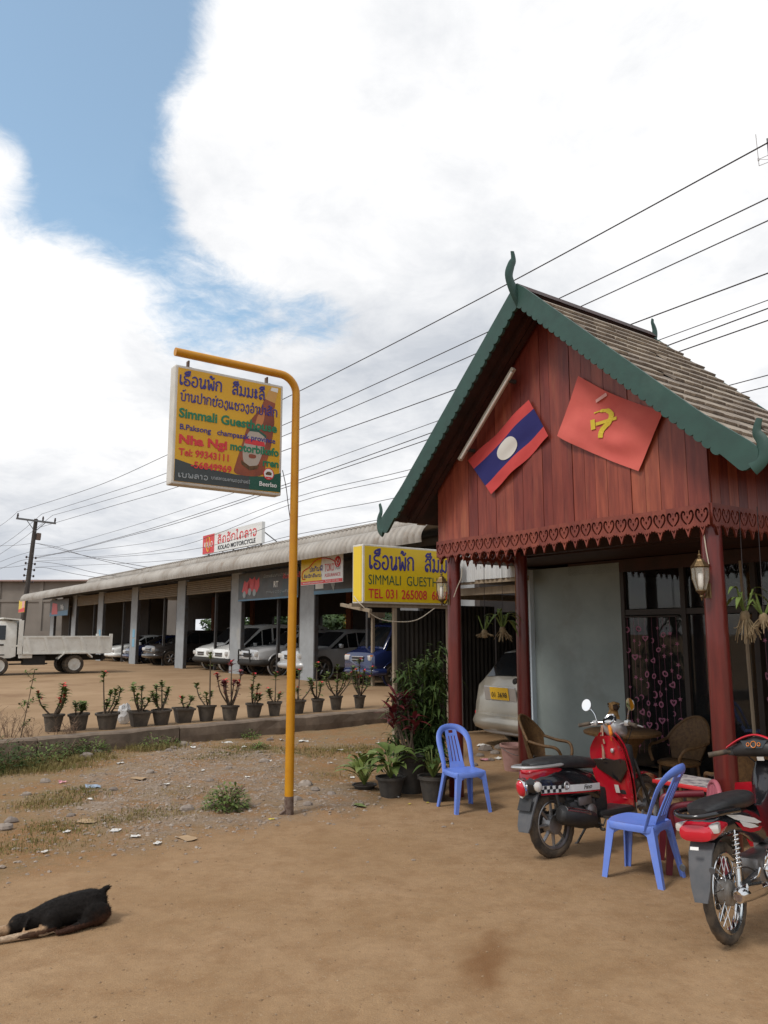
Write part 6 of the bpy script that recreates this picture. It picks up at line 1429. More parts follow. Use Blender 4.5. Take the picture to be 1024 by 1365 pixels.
        b = MB(); b.bbox((-(st[iw][0] + .38), sg * (W + .1), st[iw][2] + .12), (.1, .2, .15), .035); b.obj('wing_mirror', M_[paint], t, 50)
        b = MB(); b.bbox((-S['L'] + (.04 if kind != 'minitruck' else 2.5), sg * W * .86, st[-2][2] - .06), (.1, .12, .26), .03); b.obj('tail_light', M_['lamp_red'], t, 50)
    if kind == 'minitruck':
        b = MB(); b.bbox((-3.4, 0, .82), (2.3, 1.66, .1), .02); b.bbox((-3.4, .82, 1.02), (2.3, .03, .34), .01); b.bbox((-3.4, -.82, 1.02), (2.3, .03, .34), .01); b.bbox((-2.28, 0, 1.02), (.03, 1.6, .34), .01); b.obj('cargo_bed', M_[paint], t); b = MB(); b.box((-3.2, 0, .55), (2.6, .8, .2)); b.obj('chassis', M_['chassis'], t)
    return t
def cpos(u, v): q = GF @ Vector((u, v, 0)); return (q.x, q.y, LOT)
RC = RV + math.pi            # cars face the yard
car('hatch', 'car_white', 'white car parked beside the showroom column with blue posters', cpos(-19.4, .1), RC)
car('hatch', 'car_blue', 'small dark blue car parked between the white car and the tall grille off-roader', cpos(-16.9, .2), RC)
car('suv', 'car_dark', 'dark off-roader with upright chrome grille and alloy wheels in the showroom', cpos(-13.6, .0), RC)
car('van', 'car_white', 'white van with grey bumper half hidden behind a showroom column', cpos(-8.2, .15), RC, 'chassis')
car('van', 'car_white', 'white van with black bumper standing under the motorbike banner', cpos(-6.0, -.1), RC, 'chassis')
sv = car('suv', 'car_silver', 'silver off-roader with black bull bar standing behind the yellow pole', cpos(-3.7, -.1), RC, 'chassis')
b = MB(); b.tube([(.14, -.5, .5), (.16, -.45, .95), (.16, .45, .95), (.14, .5, .5)], .03, 8); b.tube([(.17, -.47, .75), (.17, .47, .75)], .025, 8); b.obj('bull_bar', M_['chassis'], sv, 60)
car('suv', 'car_silver', 'silver off-roader with flared arches standing under the assurance board', cpos(-.95, -.05), RC)
car('minitruck', 'car_blue', 'dark blue mini truck with amber indicators beside the yellow box sign', cpos(2.75, .0), RC, name='mini_truck', cat='truck')
mt_ = [o for o in bpy.data.objects if o.name.startswith('mini_truck')][0]
for sg in (-1, 1): b = MB(); b.bbox((-.06, sg * .6, .9), (.12, .26, .06), .02, rot=Matrix.Rotation(sg * R(-18), 3, 'Z')); b.obj('indicator', M_['lamp_amber'], mt_, 50)
# wagon under the carport (seen from behind)
wp = PO + U * (-1.8) + V * (2.62 + 4.5); wg = car('wagon', 'car_champagne', 'champagne coloured wagon seen from behind under the carport, yellow number plate', (wp.x, wp.y, 0), RV, name='wagon', group=None)
for o in list(wg.children):
    if o.name.startswith('tail_light'): bpy.data.objects.remove(o)
for sg in (-1, 1):
    b = MB(); b.bbox((-4.40, sg * .79, .44), (.1, .14, .11), .025); b.obj('reflector', M_['lamp_red'], wg, 50); 
b = MB(); P = cr([(-4.0, .84, .36), (-4.4, .78, .36), (-4.53, .45, .36), (-4.55, 0, .36), (-4.53, -.45, .36), (-4.4, -.78, .36), (-4.0, -.84, .36)], 4); b.tube(P, .12, 8); b.obj('rear_bumper', M_['car_champagne'], wg, 50)
b = MB(); b.tube(cr([(-4.3, .80, .25), (-4.52, .5, .25), (-4.56, 0, .25), (-4.52, -.5, .25), (-4.3, -.80, .25)], 4), .04, 6); b.obj('bumper_lip', M_['silver_paint'], wg, 50)
b = MB(); b.bbox((-4.515, .25, .76), (.02, .62, .2), .02, rot=Matrix.Rotation(R(-10), 3, 'Y')); b.obj('plate_recess', M_['silver_paint'], wg)
b = MB(); b.box((-4.532, .25, .76), (.008, .36, .17), rot=Matrix.Rotation(R(-10), 3, 'Y')); npl = b.obj('number_plate', M_['plate_yellow'], wg)
me = text_mesh('01 3698', .1, M_['sign_black'], fit=.3); place(me, wg, Matrix.Translation((-4.5395, .40, .71)) @ Matrix.Rotation(R(-90), 4, 'Z') @ XZ, 'plate_number')
b = MB(); b.tube([(-4.37, .1, .93), (-4.22, .45, 1.0)], .012, 6); b.lathe([(.05, 0), (.04, .03), (.01, .04)], 12, M=Matrix.Translation((-4.4, .05, .93)) @ Matrix.Rotation(R(-90), 4, 'Y')); b.obj('wiper', M_['chassis'], wg)

# ---------------------------------------------------------------- tipper truck
tq = gpt(98, 898, LOT) - U * .72; tr = thing('tipper_truck', 'cream white tipper truck with a ribbed low bed parked in the yard', 'truck', (tq.x, tq.y, LOT), RC, lean=Matrix.Scale(.86, 4))
m = M_['truck_white']
b = MB(); b.box((.45, 0, 1.12), (3.5, 1.86, .06)); b.obj('bed_floor', m, tr)
for sg in (-1, 1):
    b = MB(); b.box((.32, sg * .94, 1.13), (3.3, .035, .62)); bp_ = b.obj('side_board', m, tr)
    b = MB(); b.box((.32, sg * .955, 1.46), (3.3, .07, .06)); b.box((.32, sg * .955, .82), (3.3, .07, .06)); b.obj('board_rail', m, bp_)
    for k in range(5): b = MB(); x = -1.1 + k * .68; b.add([(x, sg * .958, .85), (x + .12, sg * .958, .85), (x + .3, sg * .958, 1.43), (x + .18, sg * .958, 1.43), (x, sg * .99, .85), (x + .12, sg * .99, .85), (x + .3, sg * .99, 1.43), (x + .18, sg * .99, 1.43)], [(0, 1, 2, 3), (4, 7, 6, 5), (0, 4, 5, 1), (1, 5, 6, 2), (2, 6, 7, 3), (3, 7, 4, 0)]); b.obj('rib', m, bp_)
b = MB(); b.box((-1.36, 0, 1.16), (.05, 1.9, .66)); b.box((-1.38, .95, 1.2), (.12, .05, .76)); b.box((-1.38, -.95, 1.2), (.12, .05, .76)); b.obj('tailgate', m, tr)
b = MB(); b.box((2.02, 0, 1.45), (.06, 1.9, 1.3)); b.box((2.08, .93, 1.45), (.16, .06, 1.3)); b.box((2.08, -.93, 1.45), (.16, .06, 1.3)); b.add([(2.08, -.95, 2.08), (2.08, .95, 2.08), (2.73, .95, 2.16), (2.73, -.95, 2.16), (2.08, -.95, 2.14), (2.08, .95, 2.14), (2.73, .95, 2.2), (2.73, -.95, 2.2)], [(0, 1, 2, 3), (4, 7, 6, 5), (0, 4, 5, 1), (1, 5, 6, 2), (2, 6, 7, 3), (3, 7, 4, 0)]); b.obj('headboard', m, tr)
b = MB(); b.bbox((1.85, .86, .72), (.5, .1, .16), .03); b.bbox((1.85, -.86, .72), (.5, .1, .16), .03); b.obj('skirt', m, tr)
b = MB(); rings = []
for (x, zl, zt, w) in [(2.2, .72, 2.02, .84), (2.38, .66, 2.06, .86), (3.3, .64, 2.05, .86), (3.65, .62, 1.95, .85), (3.88, .6, 1.35, .84), (3.94, .58, 1.0, .83), (3.92, .5, .7, .82)]: rings.append([(x, -w, zl), (x, w, zl), (x, w, (zl + zt) / 2), (x, w * .93, zt - .08), (x, w * .85, zt), (x, -w * .85, zt), (x, -w * .93, zt - .08), (x, -w, (zl + zt) / 2)])
b.loft(rings); b.obj('cab', m, tr, 40)
for sg in (-1, 1):
    b = MB(); b.add([(2.6, sg * .872, 1.35), (3.5, sg * .872, 1.35), (3.35, sg * .845, 1.9), (2.6, sg * .845, 1.9)], [(0, 1, 2, 3)]); b.obj('side_window', M_['car_glass'], tr)
    b = MB(); b.box((2.75, sg * .875, 1.16), (.2, .02, .06)); b.obj('door_handle', M_['chassis'], tr)
    b = MB(); b.box((3.1, sg * .868, .78), (1.0, .012, .04)); b.obj('door_seam', M_['chassis'], tr)
    b = MB(); b.tube([(3.6, sg * .85, 1.6), (3.75, sg * 1.0, 1.65)], .014, 6); b.bbox((3.75, sg * 1.03, 1.5), (.06, .18, .3), .03); b.obj('wing_mirror', M_['chassis'], tr)
    b = MB(); b.bbox((3.93, sg * .62, .82), (.06, .26, .16), .03); b.obj('headlight', M_['lamp_clear'], tr)
    P = [(-.66, .62), (-.45, .80), (.42, .80), (.66, .58)]
    b = MB()
    for (p, q) in zip(P[:-1], P[1:]): b.add([(p[0], sg * .6, p[1]), (q[0], sg * .6, q[1]), (q[0], sg * 1.02, q[1]), (p[0], sg * 1.02, p[1]), (p[0], sg * .6, p[1] + .06), (q[0], sg * .6, q[1] + .06), (q[0], sg * 1.02, q[1] + .06), (p[0], sg * 1.02, p[1] + .06)], [(0, 1, 2, 3), (4, 7, 6, 5), (0, 4, 5, 1), (2, 6, 7, 3)])
    b.obj('mudguard', m, tr)
    car_wheel(tr, 0, sg * .78, .375, sg, True); car_wheel(tr, 2.8, sg * .76, .375, sg, True); car_wheel(tr, .0, sg * .5, .37, sg, True)
b = MB(); b.add([(3.7, -.74, 1.9), (3.7, .74, 1.9), (3.91, .78, 1.32), (3.91, -.78, 1.32)], [(0, 1, 2, 3)]); b.obj('windscreen', M_['car_glass'], tr)
b = MB(); b.box((1.2, .35, .62), (5.0, .12, .2)); b.box((1.2, -.35, .62), (5.0, .12, .2)); b.box((1.2, 0, .9), (3.0, .9, .36)); b.box((0, 0, .4), (.2, 1.4, .2)); b.box((1.5, .62, .55), (.8, .4, .35)); b.tube([(1.0, .75, .42), (2.4, .75, .42)], .03, 8); b.box((-1.2, 0, .6), (.15, 1.2, .16)); b.obj('chassis', M_['chassis'], tr)

# parked motorbikes in the dim end of the showroom
def small_bike(label, loc, rz, group):
    t = thing('parked_motorbike', label, 'motorbike', loc, rz, group)
    for x in (0, 1.2): b = MB(); b.torus(.24, .045, 20, 8, M=Matrix.Translation((x, 0, .285)) @ AXY); b.torus(.19, .012, 20, 6, M=Matrix.Translation((x, 0, .285)) @ AXY); b.obj('wheel', M_['rubber'], t, 50)
    b = MB(); b.loft([se(x, z, hy, hz, 12) for (x, z, hy, hz) in [(-.25, .68, .05, .04), (.1, .62, .12, .1), (.5, .5, .12, .14), (.8, .55, .1, .18), (.98, .75, .12, .2), (1.08, .9, .06, .08)]]); b.obj('fairing', M_['car_blue'], t, 50)
    b = MB(); b.loft([se(x, z, hy, hz, 12) for (x, z, hy, hz) in [(-.2, .77, .08, .03), (.2, .76, .13, .05), (.55, .73, .07, .04)]]); b.obj('seat', M_['seat_vinyl'], t, 50)
    b = MB(); b.tube([(.9, -.35, .98), (1.0, 0, .95), (.9, .35, .98)], .018, 6); b.tube([(1.2, .06, .29), (.98, .05, .9)], .02, 6); b.bbox((.5, 0, .33), (.35, .22, .2), .04); b.obj('frame', M_['alloy'], t, 50)
    b = MB(); b.sphere((1.1, 0, .86), (.05, .07, .07)); b.obj('headlight', M_['lamp_clear'], t, 50)
    return t
for k, u in enumerate((-22.6, -23.3, -24.0)): small_bike('blue motorbike in the row parked at the dim end of the showroom', cpos(u, 1.9), RC, 'blue motorbikes at the end of the showroom')
# ================================================================ poles, wires and far things
UPx = onplane(27, 844, (0, 54, 0), (0, 1, 0)); UP = Vector((UPx.x, 54, LOT))
def upole(label, P, lean, group='utility poles'):
    t = thing('utility_pole', label, 'pole', P, RV, group, lean=lean); Hh = 9.25
    b = MB(); b.tube([(0, 0, -.3), (0, 0, 4), (0, 0, Hh)], [.2, .17, .13], 10); b.obj('shaft', M_['pole_grey'], t, 60)
    b = MB(); b.box((0, -.16, Hh - .15), (2.6, .12, .12)); b.tube([(-.6, -.16, Hh - .2), (0, -.13, Hh - .9)], .025, 6); b.tube([(.6, -.16, Hh - .2), (0, -.13, Hh - .9)], .025, 6); b.obj('cross_arm', M_['steel_grey'], t)
    for x in (-1.22, .42, 1.22): b = MB(); b.lathe([(.03, 0), (.07, .04), (.05, .1), (.075, .15), (.05, .22), (.06, .28), (.02, .32)], 10, M=Matrix.Translation((x, -.16, Hh - .09))); b.obj('insulator', M_['ceramic'], t, 50)
    b = MB(); b.bbox((.3, 0, Hh - 1.2), (.3, .25, .5), .05); b.obj('fuse_box', M_['rusty_steel'], t)
    for k in range(5):
        for sx in (-1, 1): b = MB(); b.lathe([(.05, -.08), (.07, 0), (.05, .08)], 8, M=Matrix.Translation((sx * .3, 0, Hh - 2.7 - .42 * k))); b.box((sx * .15, 0, Hh - 2.7 - .42 * k), (.3, .05, .04)); b.obj('spool_insulator', M_['ceramic'], t)
    return t
upole('leaning dark utility pole with cross arm behind the far end of the showroom', UP, Matrix.Rotation(R(3.2), 4, 'Y'))
RP = UP + U * 61; RP.z = 0; upole('dark utility pole with cross arm standing beyond the porch', RP, Matrix())
def wire(pp, off=0.0, r=.009, label=None, grp='power lines over the yard', ext=True):
    Pw = UP + V * off; P = [onplane(x, y, Pw, V) for x, y in pp]
    d = (P[-1] - P[-2]).normalized()
    if ext: P = P + [P[-1] + d * 4, P[-1] + d * 8.5]
    o0 = P[0]; b = MB(); pts = cr([p - o0 for p in P], 6); b.tube(pts, r, 5); o = b.obj('power_line', M_['wire'], None, 60); o.location = o0
    return tag(o, label, 'power line', grp)
ORD = ['highest', 'second highest', 'third highest', 'fourth highest', 'fifth highest', 'sixth highest', 'seventh highest', 'eighth highest', 'ninth highest', 'tenth highest', 'lowest']
LINES = [([(23.5, 682), (122, 650.5), (221.5, 607), (393, 524.5), (636, 400), (1024, 190)], -1.25, .012), ([(56, 685), (145, 657), (221, 631), (393, 560), (658, 439), (1024, 264)], .4, .012), ([(70, 687), (131, 670), (221, 642), (393, 575), (640, 469), (1024, 294)], 1.2, .012), ([(53, 703), (145, 676), (237, 649), (393, 595.6), (616, 516), (1024, 364)], .1, .012)]
LINES += [(pp, 0, .011 if i in (1, 2) else .008) for i, pp in enumerate([[(47, 731), (80, 728), (150, 709), (240, 681), (393, 629), (592, 558), (1024, 400)], [(48, 743), (94, 733.6), (169, 713.7), (240, 692.6), (393, 641.7), (583, 574), (1024, 411)], [(48, 744), (100, 733), (164, 716.5), (240, 696), (393, 645.6), (579, 583), (1024, 427)], [(47, 741), (105, 735), (240, 716), (393, 663), (555, 624), (1024, 500)], [(47, 744), (130, 742), (240, 728), (393, 670.6), (549, 633), (1024, 515)], [(47, 748), (240, 735), (393, 690), (535, 662), (1024, 548)], [(47, 756), (240, 746), (393, 713), (510, 692), (1024, 590)]])]
for (pp, off, r_), od in zip(LINES, ORD): wire(pp, off, r_, od + ' dark power line running from the leaning pole towards the porch roof')
for pp in [[(47, 724), (60, 727), (110, 740), (202, 757)], [(47, 724), (75, 729), (120, 743), (190, 760)], [(46, 748), (80, 752), (120, 762), (155, 768)], [(46, 757), (62, 757), (100, 765), (150, 773)]]: wire(pp, .0, .012, 'short dark cable sagging from the leaning pole down behind the showroom roof', 'cables dropping behind the showroom', ext=False)
for pp in [[(23.5, 682), (10, 694), (-20, 715)], [(56, 685), (20, 715), (-25, 745)], [(70, 687), (25, 722), (-25, 755)], [(43, 724), (20, 727), (-25, 728)], [(42, 735), (10, 745), (-25, 760)], [(41, 752), (15, 756), (-25, 758)], [(41, 745), (20, 750), (-25, 770)]]: wire(pp, .0, .012, 'dark cable leaving the leaning pole away from the showroom', 'cables leaving the leaning pole', ext=False)
# block building behind
bb = thing('block_building', 'long windowless grey concrete block building with low metal roof behind the leaning pole', 'building', (-36, 74, 0), R(-6))
b = MB(); b.box((0, 6, 3.2), (26, 12, 6.4)); b.obj('wall', M_['block_wall'], bb)
for k in range(7): b = MB(); b.box((-12.6 + k * 4.2, -.06, 3.2), (.35, .12, 6.35)); b.obj('pier', M_['block_wall'], bb)
b = MB(); b.box((0, -.04, 4.6), (26.02, .1, .25)); b.obj('ring_beam', M_['block_wall'], bb)
b = MB(); b.add([(-13.4, -.5, 6.45), (13.4, -.5, 6.3), (13.4, 6, 6.9), (-13.4, 6, 7.0), (-13.4, 12.5, 6.4), (13.4, 12.5, 6.4)], [(0, 1, 2, 3), (3, 2, 5, 4), (0, 3, 4), (1, 5, 2)]); b.obj('roof', M_['roof_brown'], bb)
b = MB(); b.box((9.5, -1.5, .9), (9, .2, 1.8)); b.obj('yard_wall', M_['block_wall'], bb)
# yellow houses seen through the showroom
def house_far(label, P, rz, w, d, h, m='house_yellow'):
    t = thing('far_house', label, 'house', P, rz); b = MB(); b.box((0, 0, h / 2), (w, d, h)); b.obj('wall', M_[m], t)
    b = MB(); b.add([(-w / 2 - .4, -d / 2 - .4, h), (w / 2 + .4, -d / 2 - .4, h), (w / 2 + .4, d / 2 + .4, h), (-w / 2 - .4, d / 2 + .4, h), (-w / 2 - .4, 0, h + 1.3), (w / 2 + .4, 0, h + 1.3)], [(0, 1, 5, 4), (2, 3, 4, 5), (0, 4, 3), (1, 2, 5), (0, 3, 2, 1)]); b.obj('roof', M_['roof_brown'], t)
    for sx in (-1, 1):
        b = MB(); b.box((sx * w * .27, -d / 2 - .02, h * .55), (1.2, .06, 1.3)); wn_ = b.obj('window', M_['white_frame'], t); b = MB(); b.box((sx * w * .27, -d / 2 - .055, h * .55), (1.0, .02, 1.1)); b.obj('pane', M_['car_glass'], wn_)
    b = MB(); b.box((0, -d / 2 - .02, 1.05), (1.0, .06, 2.1)); b.obj('door', M_['dark_wood'], t); return t
q = GF @ Vector((-12.8, 16, 0)); house_far('yellow house seen through the showroom opening beside the dark off-roader', (q.x, q.y, 0), RU, 9, 7, 3.0)
q = GF @ Vector((1.0, 26, 0)); house_far('yellow house seen through the showroom opening above the white vans', (q.x, q.y, 0), RU, 7, 6, 3.0)
def tree(label, P, h, rad, seed, m='tree_leaf'):
    rr = random.Random(seed); t = thing('leafy_tree', label, 'tree', P, 0, 'trees behind the showroom'); b = MB(); b.tube(cr([(0, 0, -.1), (.1, .05, h * .3), (-.05, .1, h * .6)], 4), [.16, .13, .12, .1, .09, .08, .07, .06, .05], 8)
    for k in range(6): a = rr.uniform(0, 6.28); b.tube([(0, 0, h * rr.uniform(.3, .5)), (rad * .6 * math.cos(a), rad * .6 * math.sin(a), h * rr.uniform(.55, .8))], [.06, .02], 6)
    b.obj('trunk', M_['bark'], t, 60); b = MB(); cl = []
    for k in range(26):
        a = rr.uniform(0, 6.28); e = rr.uniform(-.4, 1.2); q = rr.uniform(.45, .95); cl.append((Vector((rad * q * math.cos(a) * math.cos(e), rad * q * math.sin(a) * math.cos(e), h * .5 + h * .45 * q * math.sin(e))), rad * rr.uniform(.22, .4)))
    for (c, r_) in cl:
        for _ in range(55):
            d = Vector((rr.gauss(0, 1), rr.gauss(0, 1), rr.gauss(0, .8))).normalized() * r_ * rr.uniform(.5, 1.05); p = c + d; s = rr.uniform(.1, .2)
            a = Vector((rr.gauss(0, 1), rr.gauss(0, 1), rr.gauss(0, .6))).normalized(); n_ = a.orthogonal().normalized()
            b.add([p - a * s, p + n_ * s * .45, p + a * s, p - n_ * s * .45], [(0, 1, 2, 3)])
    b.obj('crown', M_[m], t); return t
for k, (u, v, h, r_) in enumerate([(-31 + 3.3 * i, 11.6 + (i % 3) * .8, 3.0, 2.0) for i in range(12)] + [(-33, 20, 5, 2.6), (-27, 15, 4.2, 2.6), (-21.5, 13.5, 4.5, 2.6), (-18.0, 14.5, 5, 2.8), (-15.5, 17, 5, 2.8), (-9.5, 15, 4.6, 2.6), (-6, 18, 5, 2.8), (-2, 15, 4.4, 2.5), (2.5, 17, 4.6, 2.6), (7, 15, 5, 2.8), (10, 18, 5, 2.8)]):
    q = GF @ Vector((u, v, 0)); tree('low green bush close behind the rear wall of the showroom' if k < 12 else 'dense green tree behind the rear openings of the showroom', (q.x, q.y, .0), h, r_, 40 + k)
# radio mast
mp_ = onplane(1034, 230, (0, 38, 0), (0, 1, 0)); ms = thing('radio_mast', 'tall thin steel radio mast with side aerial standing behind the porch roof', 'mast', (mp_.x, 38, 0), 0)
mz = mp_.z; b = MB(); b.tube([(0, 0, 0), (0, 0, mz + 3.2)], [.12, .06], 8); b.obj('tube', M_['mast_grey'], ms, 60)
tp = onplane(1023, 187, (0, 38, 0), (0, 1, 0)) - Vector((mp_.x, 38, 0)); b = MB(); b.tube([(tp.x, 0, tp.z + .1), (tp.x + .02, 0, tp.z - 1.1)], .05, 6); b.obj('panel_aerial', M_['steel_grey'], ms)
a0 = onplane(1007.5, 179, (0, 38, 0), (0, 1, 0)) - Vector((mp_.x, 38, 0)); a1 = onplane(1012, 221, (0, 38, 0), (0, 1, 0)) - Vector((mp_.x, 38, 0)); b = MB(); b.tube([a0, a1], .022, 5); b.tube([a0.lerp(a1, .8), (0, 0, a1.z + .75)], .018, 5); b.tube([a1, (0, 0, a1.z + .35)], .018, 5); b.tube([a0.lerp(a1, .8), (0, 0, a1.z + .35)], .012, 5); b.tube([a0.lerp(a1, .76), a0.lerp(a1, .84)], .05, 6); b.obj('dipole_aerial', M_['mast_grey'], ms)
b = MB(); b.lathe([(.15, -.25), (.2, 0), (.15, .25)], 12, M=Matrix.Translation((-.12, 0, a1.z + .05))); b.obj('drum_aerial', M_['mast_grey'], ms, 50)

# ================================================================ plants
def leaf(b, p, d, L, w, droop=.3, mi=0, fold=.25, seg=3):
    d = Vector(d).normalized(); s = d.cross(Z)
    if s.length < .05: s = Vector((1, 0, 0))
    s.normalize(); o = len(b.v); P = Vector(p)
    prof = [.25, .95, .8, 0.0] if seg == 3 else [.3, .8, 1.0, .85, .5, 0]
    n = len(prof)
    for k in range(n):
        q = k / (n - 1); c = P + d * L * q - Z * droop * L * q * q; ww = w * prof[k] / 2
        up_ = Z * ww * fold
        b.v += [c - s * ww + up_, c, c + s * ww + up_]
    for k in range(n - 1):
        a = o + 3 * k; b.f += [(a, a + 1, a + 4, a + 3), (a + 1, a + 2, a + 5, a + 4)]; b.m += [mi, mi]
def pot(parent, r, h, m='pot_concrete', square=False, rim=True):
    b = MB(); n = 4 if square else 16; k = 1.25 if square else 1
    b.lathe([(r * .68 * k, 0), (r * .95 * k, h * .86), (r * 1.08 * k, h * .88), (r * 1.1 * k, h), (r * .95 * k, h), (r * .9 * k, h * .9)], n, M=Matrix.Rotation(rnd.uniform(0, 1), 4, 'Z'), cap=False); b.f.append(tuple(reversed(range(n)))); b.m.append(0)
    b.obj('pot', M_[m], parent, 35 if not square else None)
    b = MB(); b.lathe([(r * .9 * k, h * .89), (.01, h * .93)], n, cap=False); b.obj('soil', M_['soil'], parent)
def thorn_plant(name, label, P, r, h, stems, flowers, seed, tall=None, leafy=8, m='leaf_mid', sq=False):
    rr = random.Random(seed); t = thing(name, label, 'potted plant', P, rr.uniform(0, 6), 'potted plants along the kerb', lean=Matrix.Rotation(rr.uniform(-.05, .05), 4, 'X') @ Matrix.Rotation(rr.uniform(-.05, .05), 4, 'Y')); r *= .83 * rr.uniform(.9, 1.08); leafy = int(leafy * 1.5); h *= 1.22; tall = tall * 1.15 if tall else None; ph = .235 * rr.uniform(.92, 1.06); pot(t, r, ph, 'pot_concrete', sq)
    st, lf, fl_ = MB(), MB(), MB()
    tips = []
    for k in range(stems):
        a = rr.uniform(0, 6.28); e = rr.uniform(.15, .75); hh = h * rr.uniform(.45, 1.05)
        if tall and k == 0: hh = tall; e = .05
        p0 = Vector((rr.uniform(-.3, .3) * r, rr.uniform(-.3, .3) * r, ph * .88)); p2 = p0 + Vector((math.cos(a) * e * hh, math.sin(a) * e * hh, hh)); p1 = p0.lerp(p2, .5) + Vector((math.cos(a), math.sin(a), 0)) * hh * .12 * (e * 2)
        path = cr([p0, p1, p2], 4); st.tube(path, [.014, .013, .012, .011, .011, .01, .009, .008, .007], 6); tips.append((path, p2))
        for j in range(leafy):
            q = path[rr.randrange(3 if not (tall and k == 0) else 6, len(path))]; aa = rr.uniform(0, 6.28); leaf(lf, q, (math.cos(aa), math.sin(aa), rr.uniform(.1, .9)), rr.uniform(.06, .13) , rr.uniform(.03, .055), .3)
        for j in range(12): aa = rr.uniform(0, 6.28); leaf(lf, p2 - Z * rr.uniform(0, .08), (math.cos(aa), math.sin(aa), rr.uniform(.3, 1.1)), rr.uniform(.06, .11), .042, .2)
    order = list(range(stems)); 
    for k in range(flowers):
        path, p2 = tips[k % stems]; c = p2 + Vector((rr.uniform(-.02, .02), rr.uniform(-.02, .02), .012)) if k < stems else path[rr.randrange(4, 8)] + Vector((rr.uniform(-.04, .04), rr.uniform(-.04, .04), .03))
        fl_ = MB()
        for j in range(9): aa = rr.uniform(0, 6.28); leaf(fl_, c + Vector((rr.uniform(-.02, .02), rr.uniform(-.02, .02), rr.uniform(-.015, .02))), (math.cos(aa), math.sin(aa), rr.uniform(.1, .8)), .034, .034, .1)
        fl_.obj('flower', M_['petal_red'], t)
    st.obj('stems', M_['stem_brown'], t, 60); lf.obj('leaves', M_[m], t)
    return t
PX = [(70, 975), (105, 973), (143, 972), (185, 968), (215, 966), (244, 963), (275, 961), (306, 960), (338, 956), (366, 954), (397, 951), (423, 949), (448, 946), (479, 944)]
SPEC = [  # r, h, stems, flowers, tall, leafy, m, square, label
 (.165, .34, 5, 9, None, 16, 'leaf_mid', 0, 'bushy potted thorn plant with many red flowers at the weedy end of the kerb'),
 (.16, .24, 5, 0, None, 12, 'leaf_mid', 0, 'short leafy flowerless potted plant beside the bushy red flowered pot'),
 (.19, .30, 6, 1, .52, 9, 'leaf_mid', 0, 'potted thorn plant with one tall red tipped stem beside the white plastic bag'),
 (.185, .34, 6, 0, None, 9, 'leaf_yellow', 1, 'potted plant with yellowish leaves in a dark squarish pot after the plastic bag'),
 (.185, .36, 7, 0, None, 7, 'leaf_mid', 0, 'many stemmed potted thorn plant without flowers, second pot after the plastic bag'),
 (.175, .26, 3, 1, None, 5, 'leaf_mid', 1, 'short potted thorn plant with two bare stems and one small red flower'),
 (.165, .28, 4, 0, .72, 8, 'leaf_yellow', 0, 'potted plant with one very tall thin stem and yellow green tips'),
 (.165, .46, 8, 9, .62, 6, 'leaf_red', 0, 'tall potted thorn plant with reddish stems and scattered red flowers'),
 (.175, .28, 6, 4, .42, 7, 'leaf_mid', 0, 'low potted thorn plant with a few red flowers, next after the reddish tall one'),
 (.17, .26, 4, 4, .42, 6, 'leaf_mid', 1, 'squarish pot with short red flowering thorn plant beside the yellow pole'),
 (.165, .30, 4, 3, .45, 6, 'leaf_mid', 0, 'potted thorn plant half hidden behind the yellow pole'),
 (.135, .40, 6, 3, .55, 5, 'leaf_mid', 0, 'small vase shaped pot with upright stems and red buds past the pole'),
 (.14, .44, 7, 0, None, 12, 'leaf_mid', 0, 'small vase shaped pot with bushy green shrub without flowers'),
 (.145, .46, 8, 9, .58, 10, 'leaf_mid', 0, 'vase shaped pot with large red flower clusters at the timber post end of the kerb')]
for i, ((px, py), s) in enumerate(zip(PX, SPEC)):
    p = gpt(px, py, LOT); thorn_plant('potted_plant', s[8], (p.x, p.y, LOT), s[0], s[1], s[2], s[3], 100 + i, s[4], s[5], s[6], bool(s[7]))
# plastic bag
def bag(name, label, P, s, m, seed):
    rr = random.Random(seed); b = MB(); n, k_ = 14, 9
    for j in range(k_ + 1):
        for i in range(n): a = 2 * math.pi * i / n; e = math.pi * j / k_ - math.pi / 2; q = s * (1 + .35 * mnoise.noise((math.cos(a) * 2 + seed, math.sin(a) * 2, e * 2))); b.v.append(Vector((q * math.cos(a) * math.cos(e) * .75, q * math.sin(a) * math.cos(e) * .6, q * .95 * (math.sin(e) + 1))))
    for j in range(k_):
        for i in range(n): b.f.append((j * n + i, j * n + (i + 1) % n, (j + 1) * n + (i + 1) % n, (j + 1) * n + i)); b.m.append(0)
    o = b.obj(name, M_[m], None, None); o.location = P; return tag(o, label, 'bag')
p = gpt(165, 965, LOT); bag('plastic_bag', 'crumpled white plastic bag lying between two pots on the kerb', (p.x, p.y, LOT - .01), .15, 'bag_white', 3)
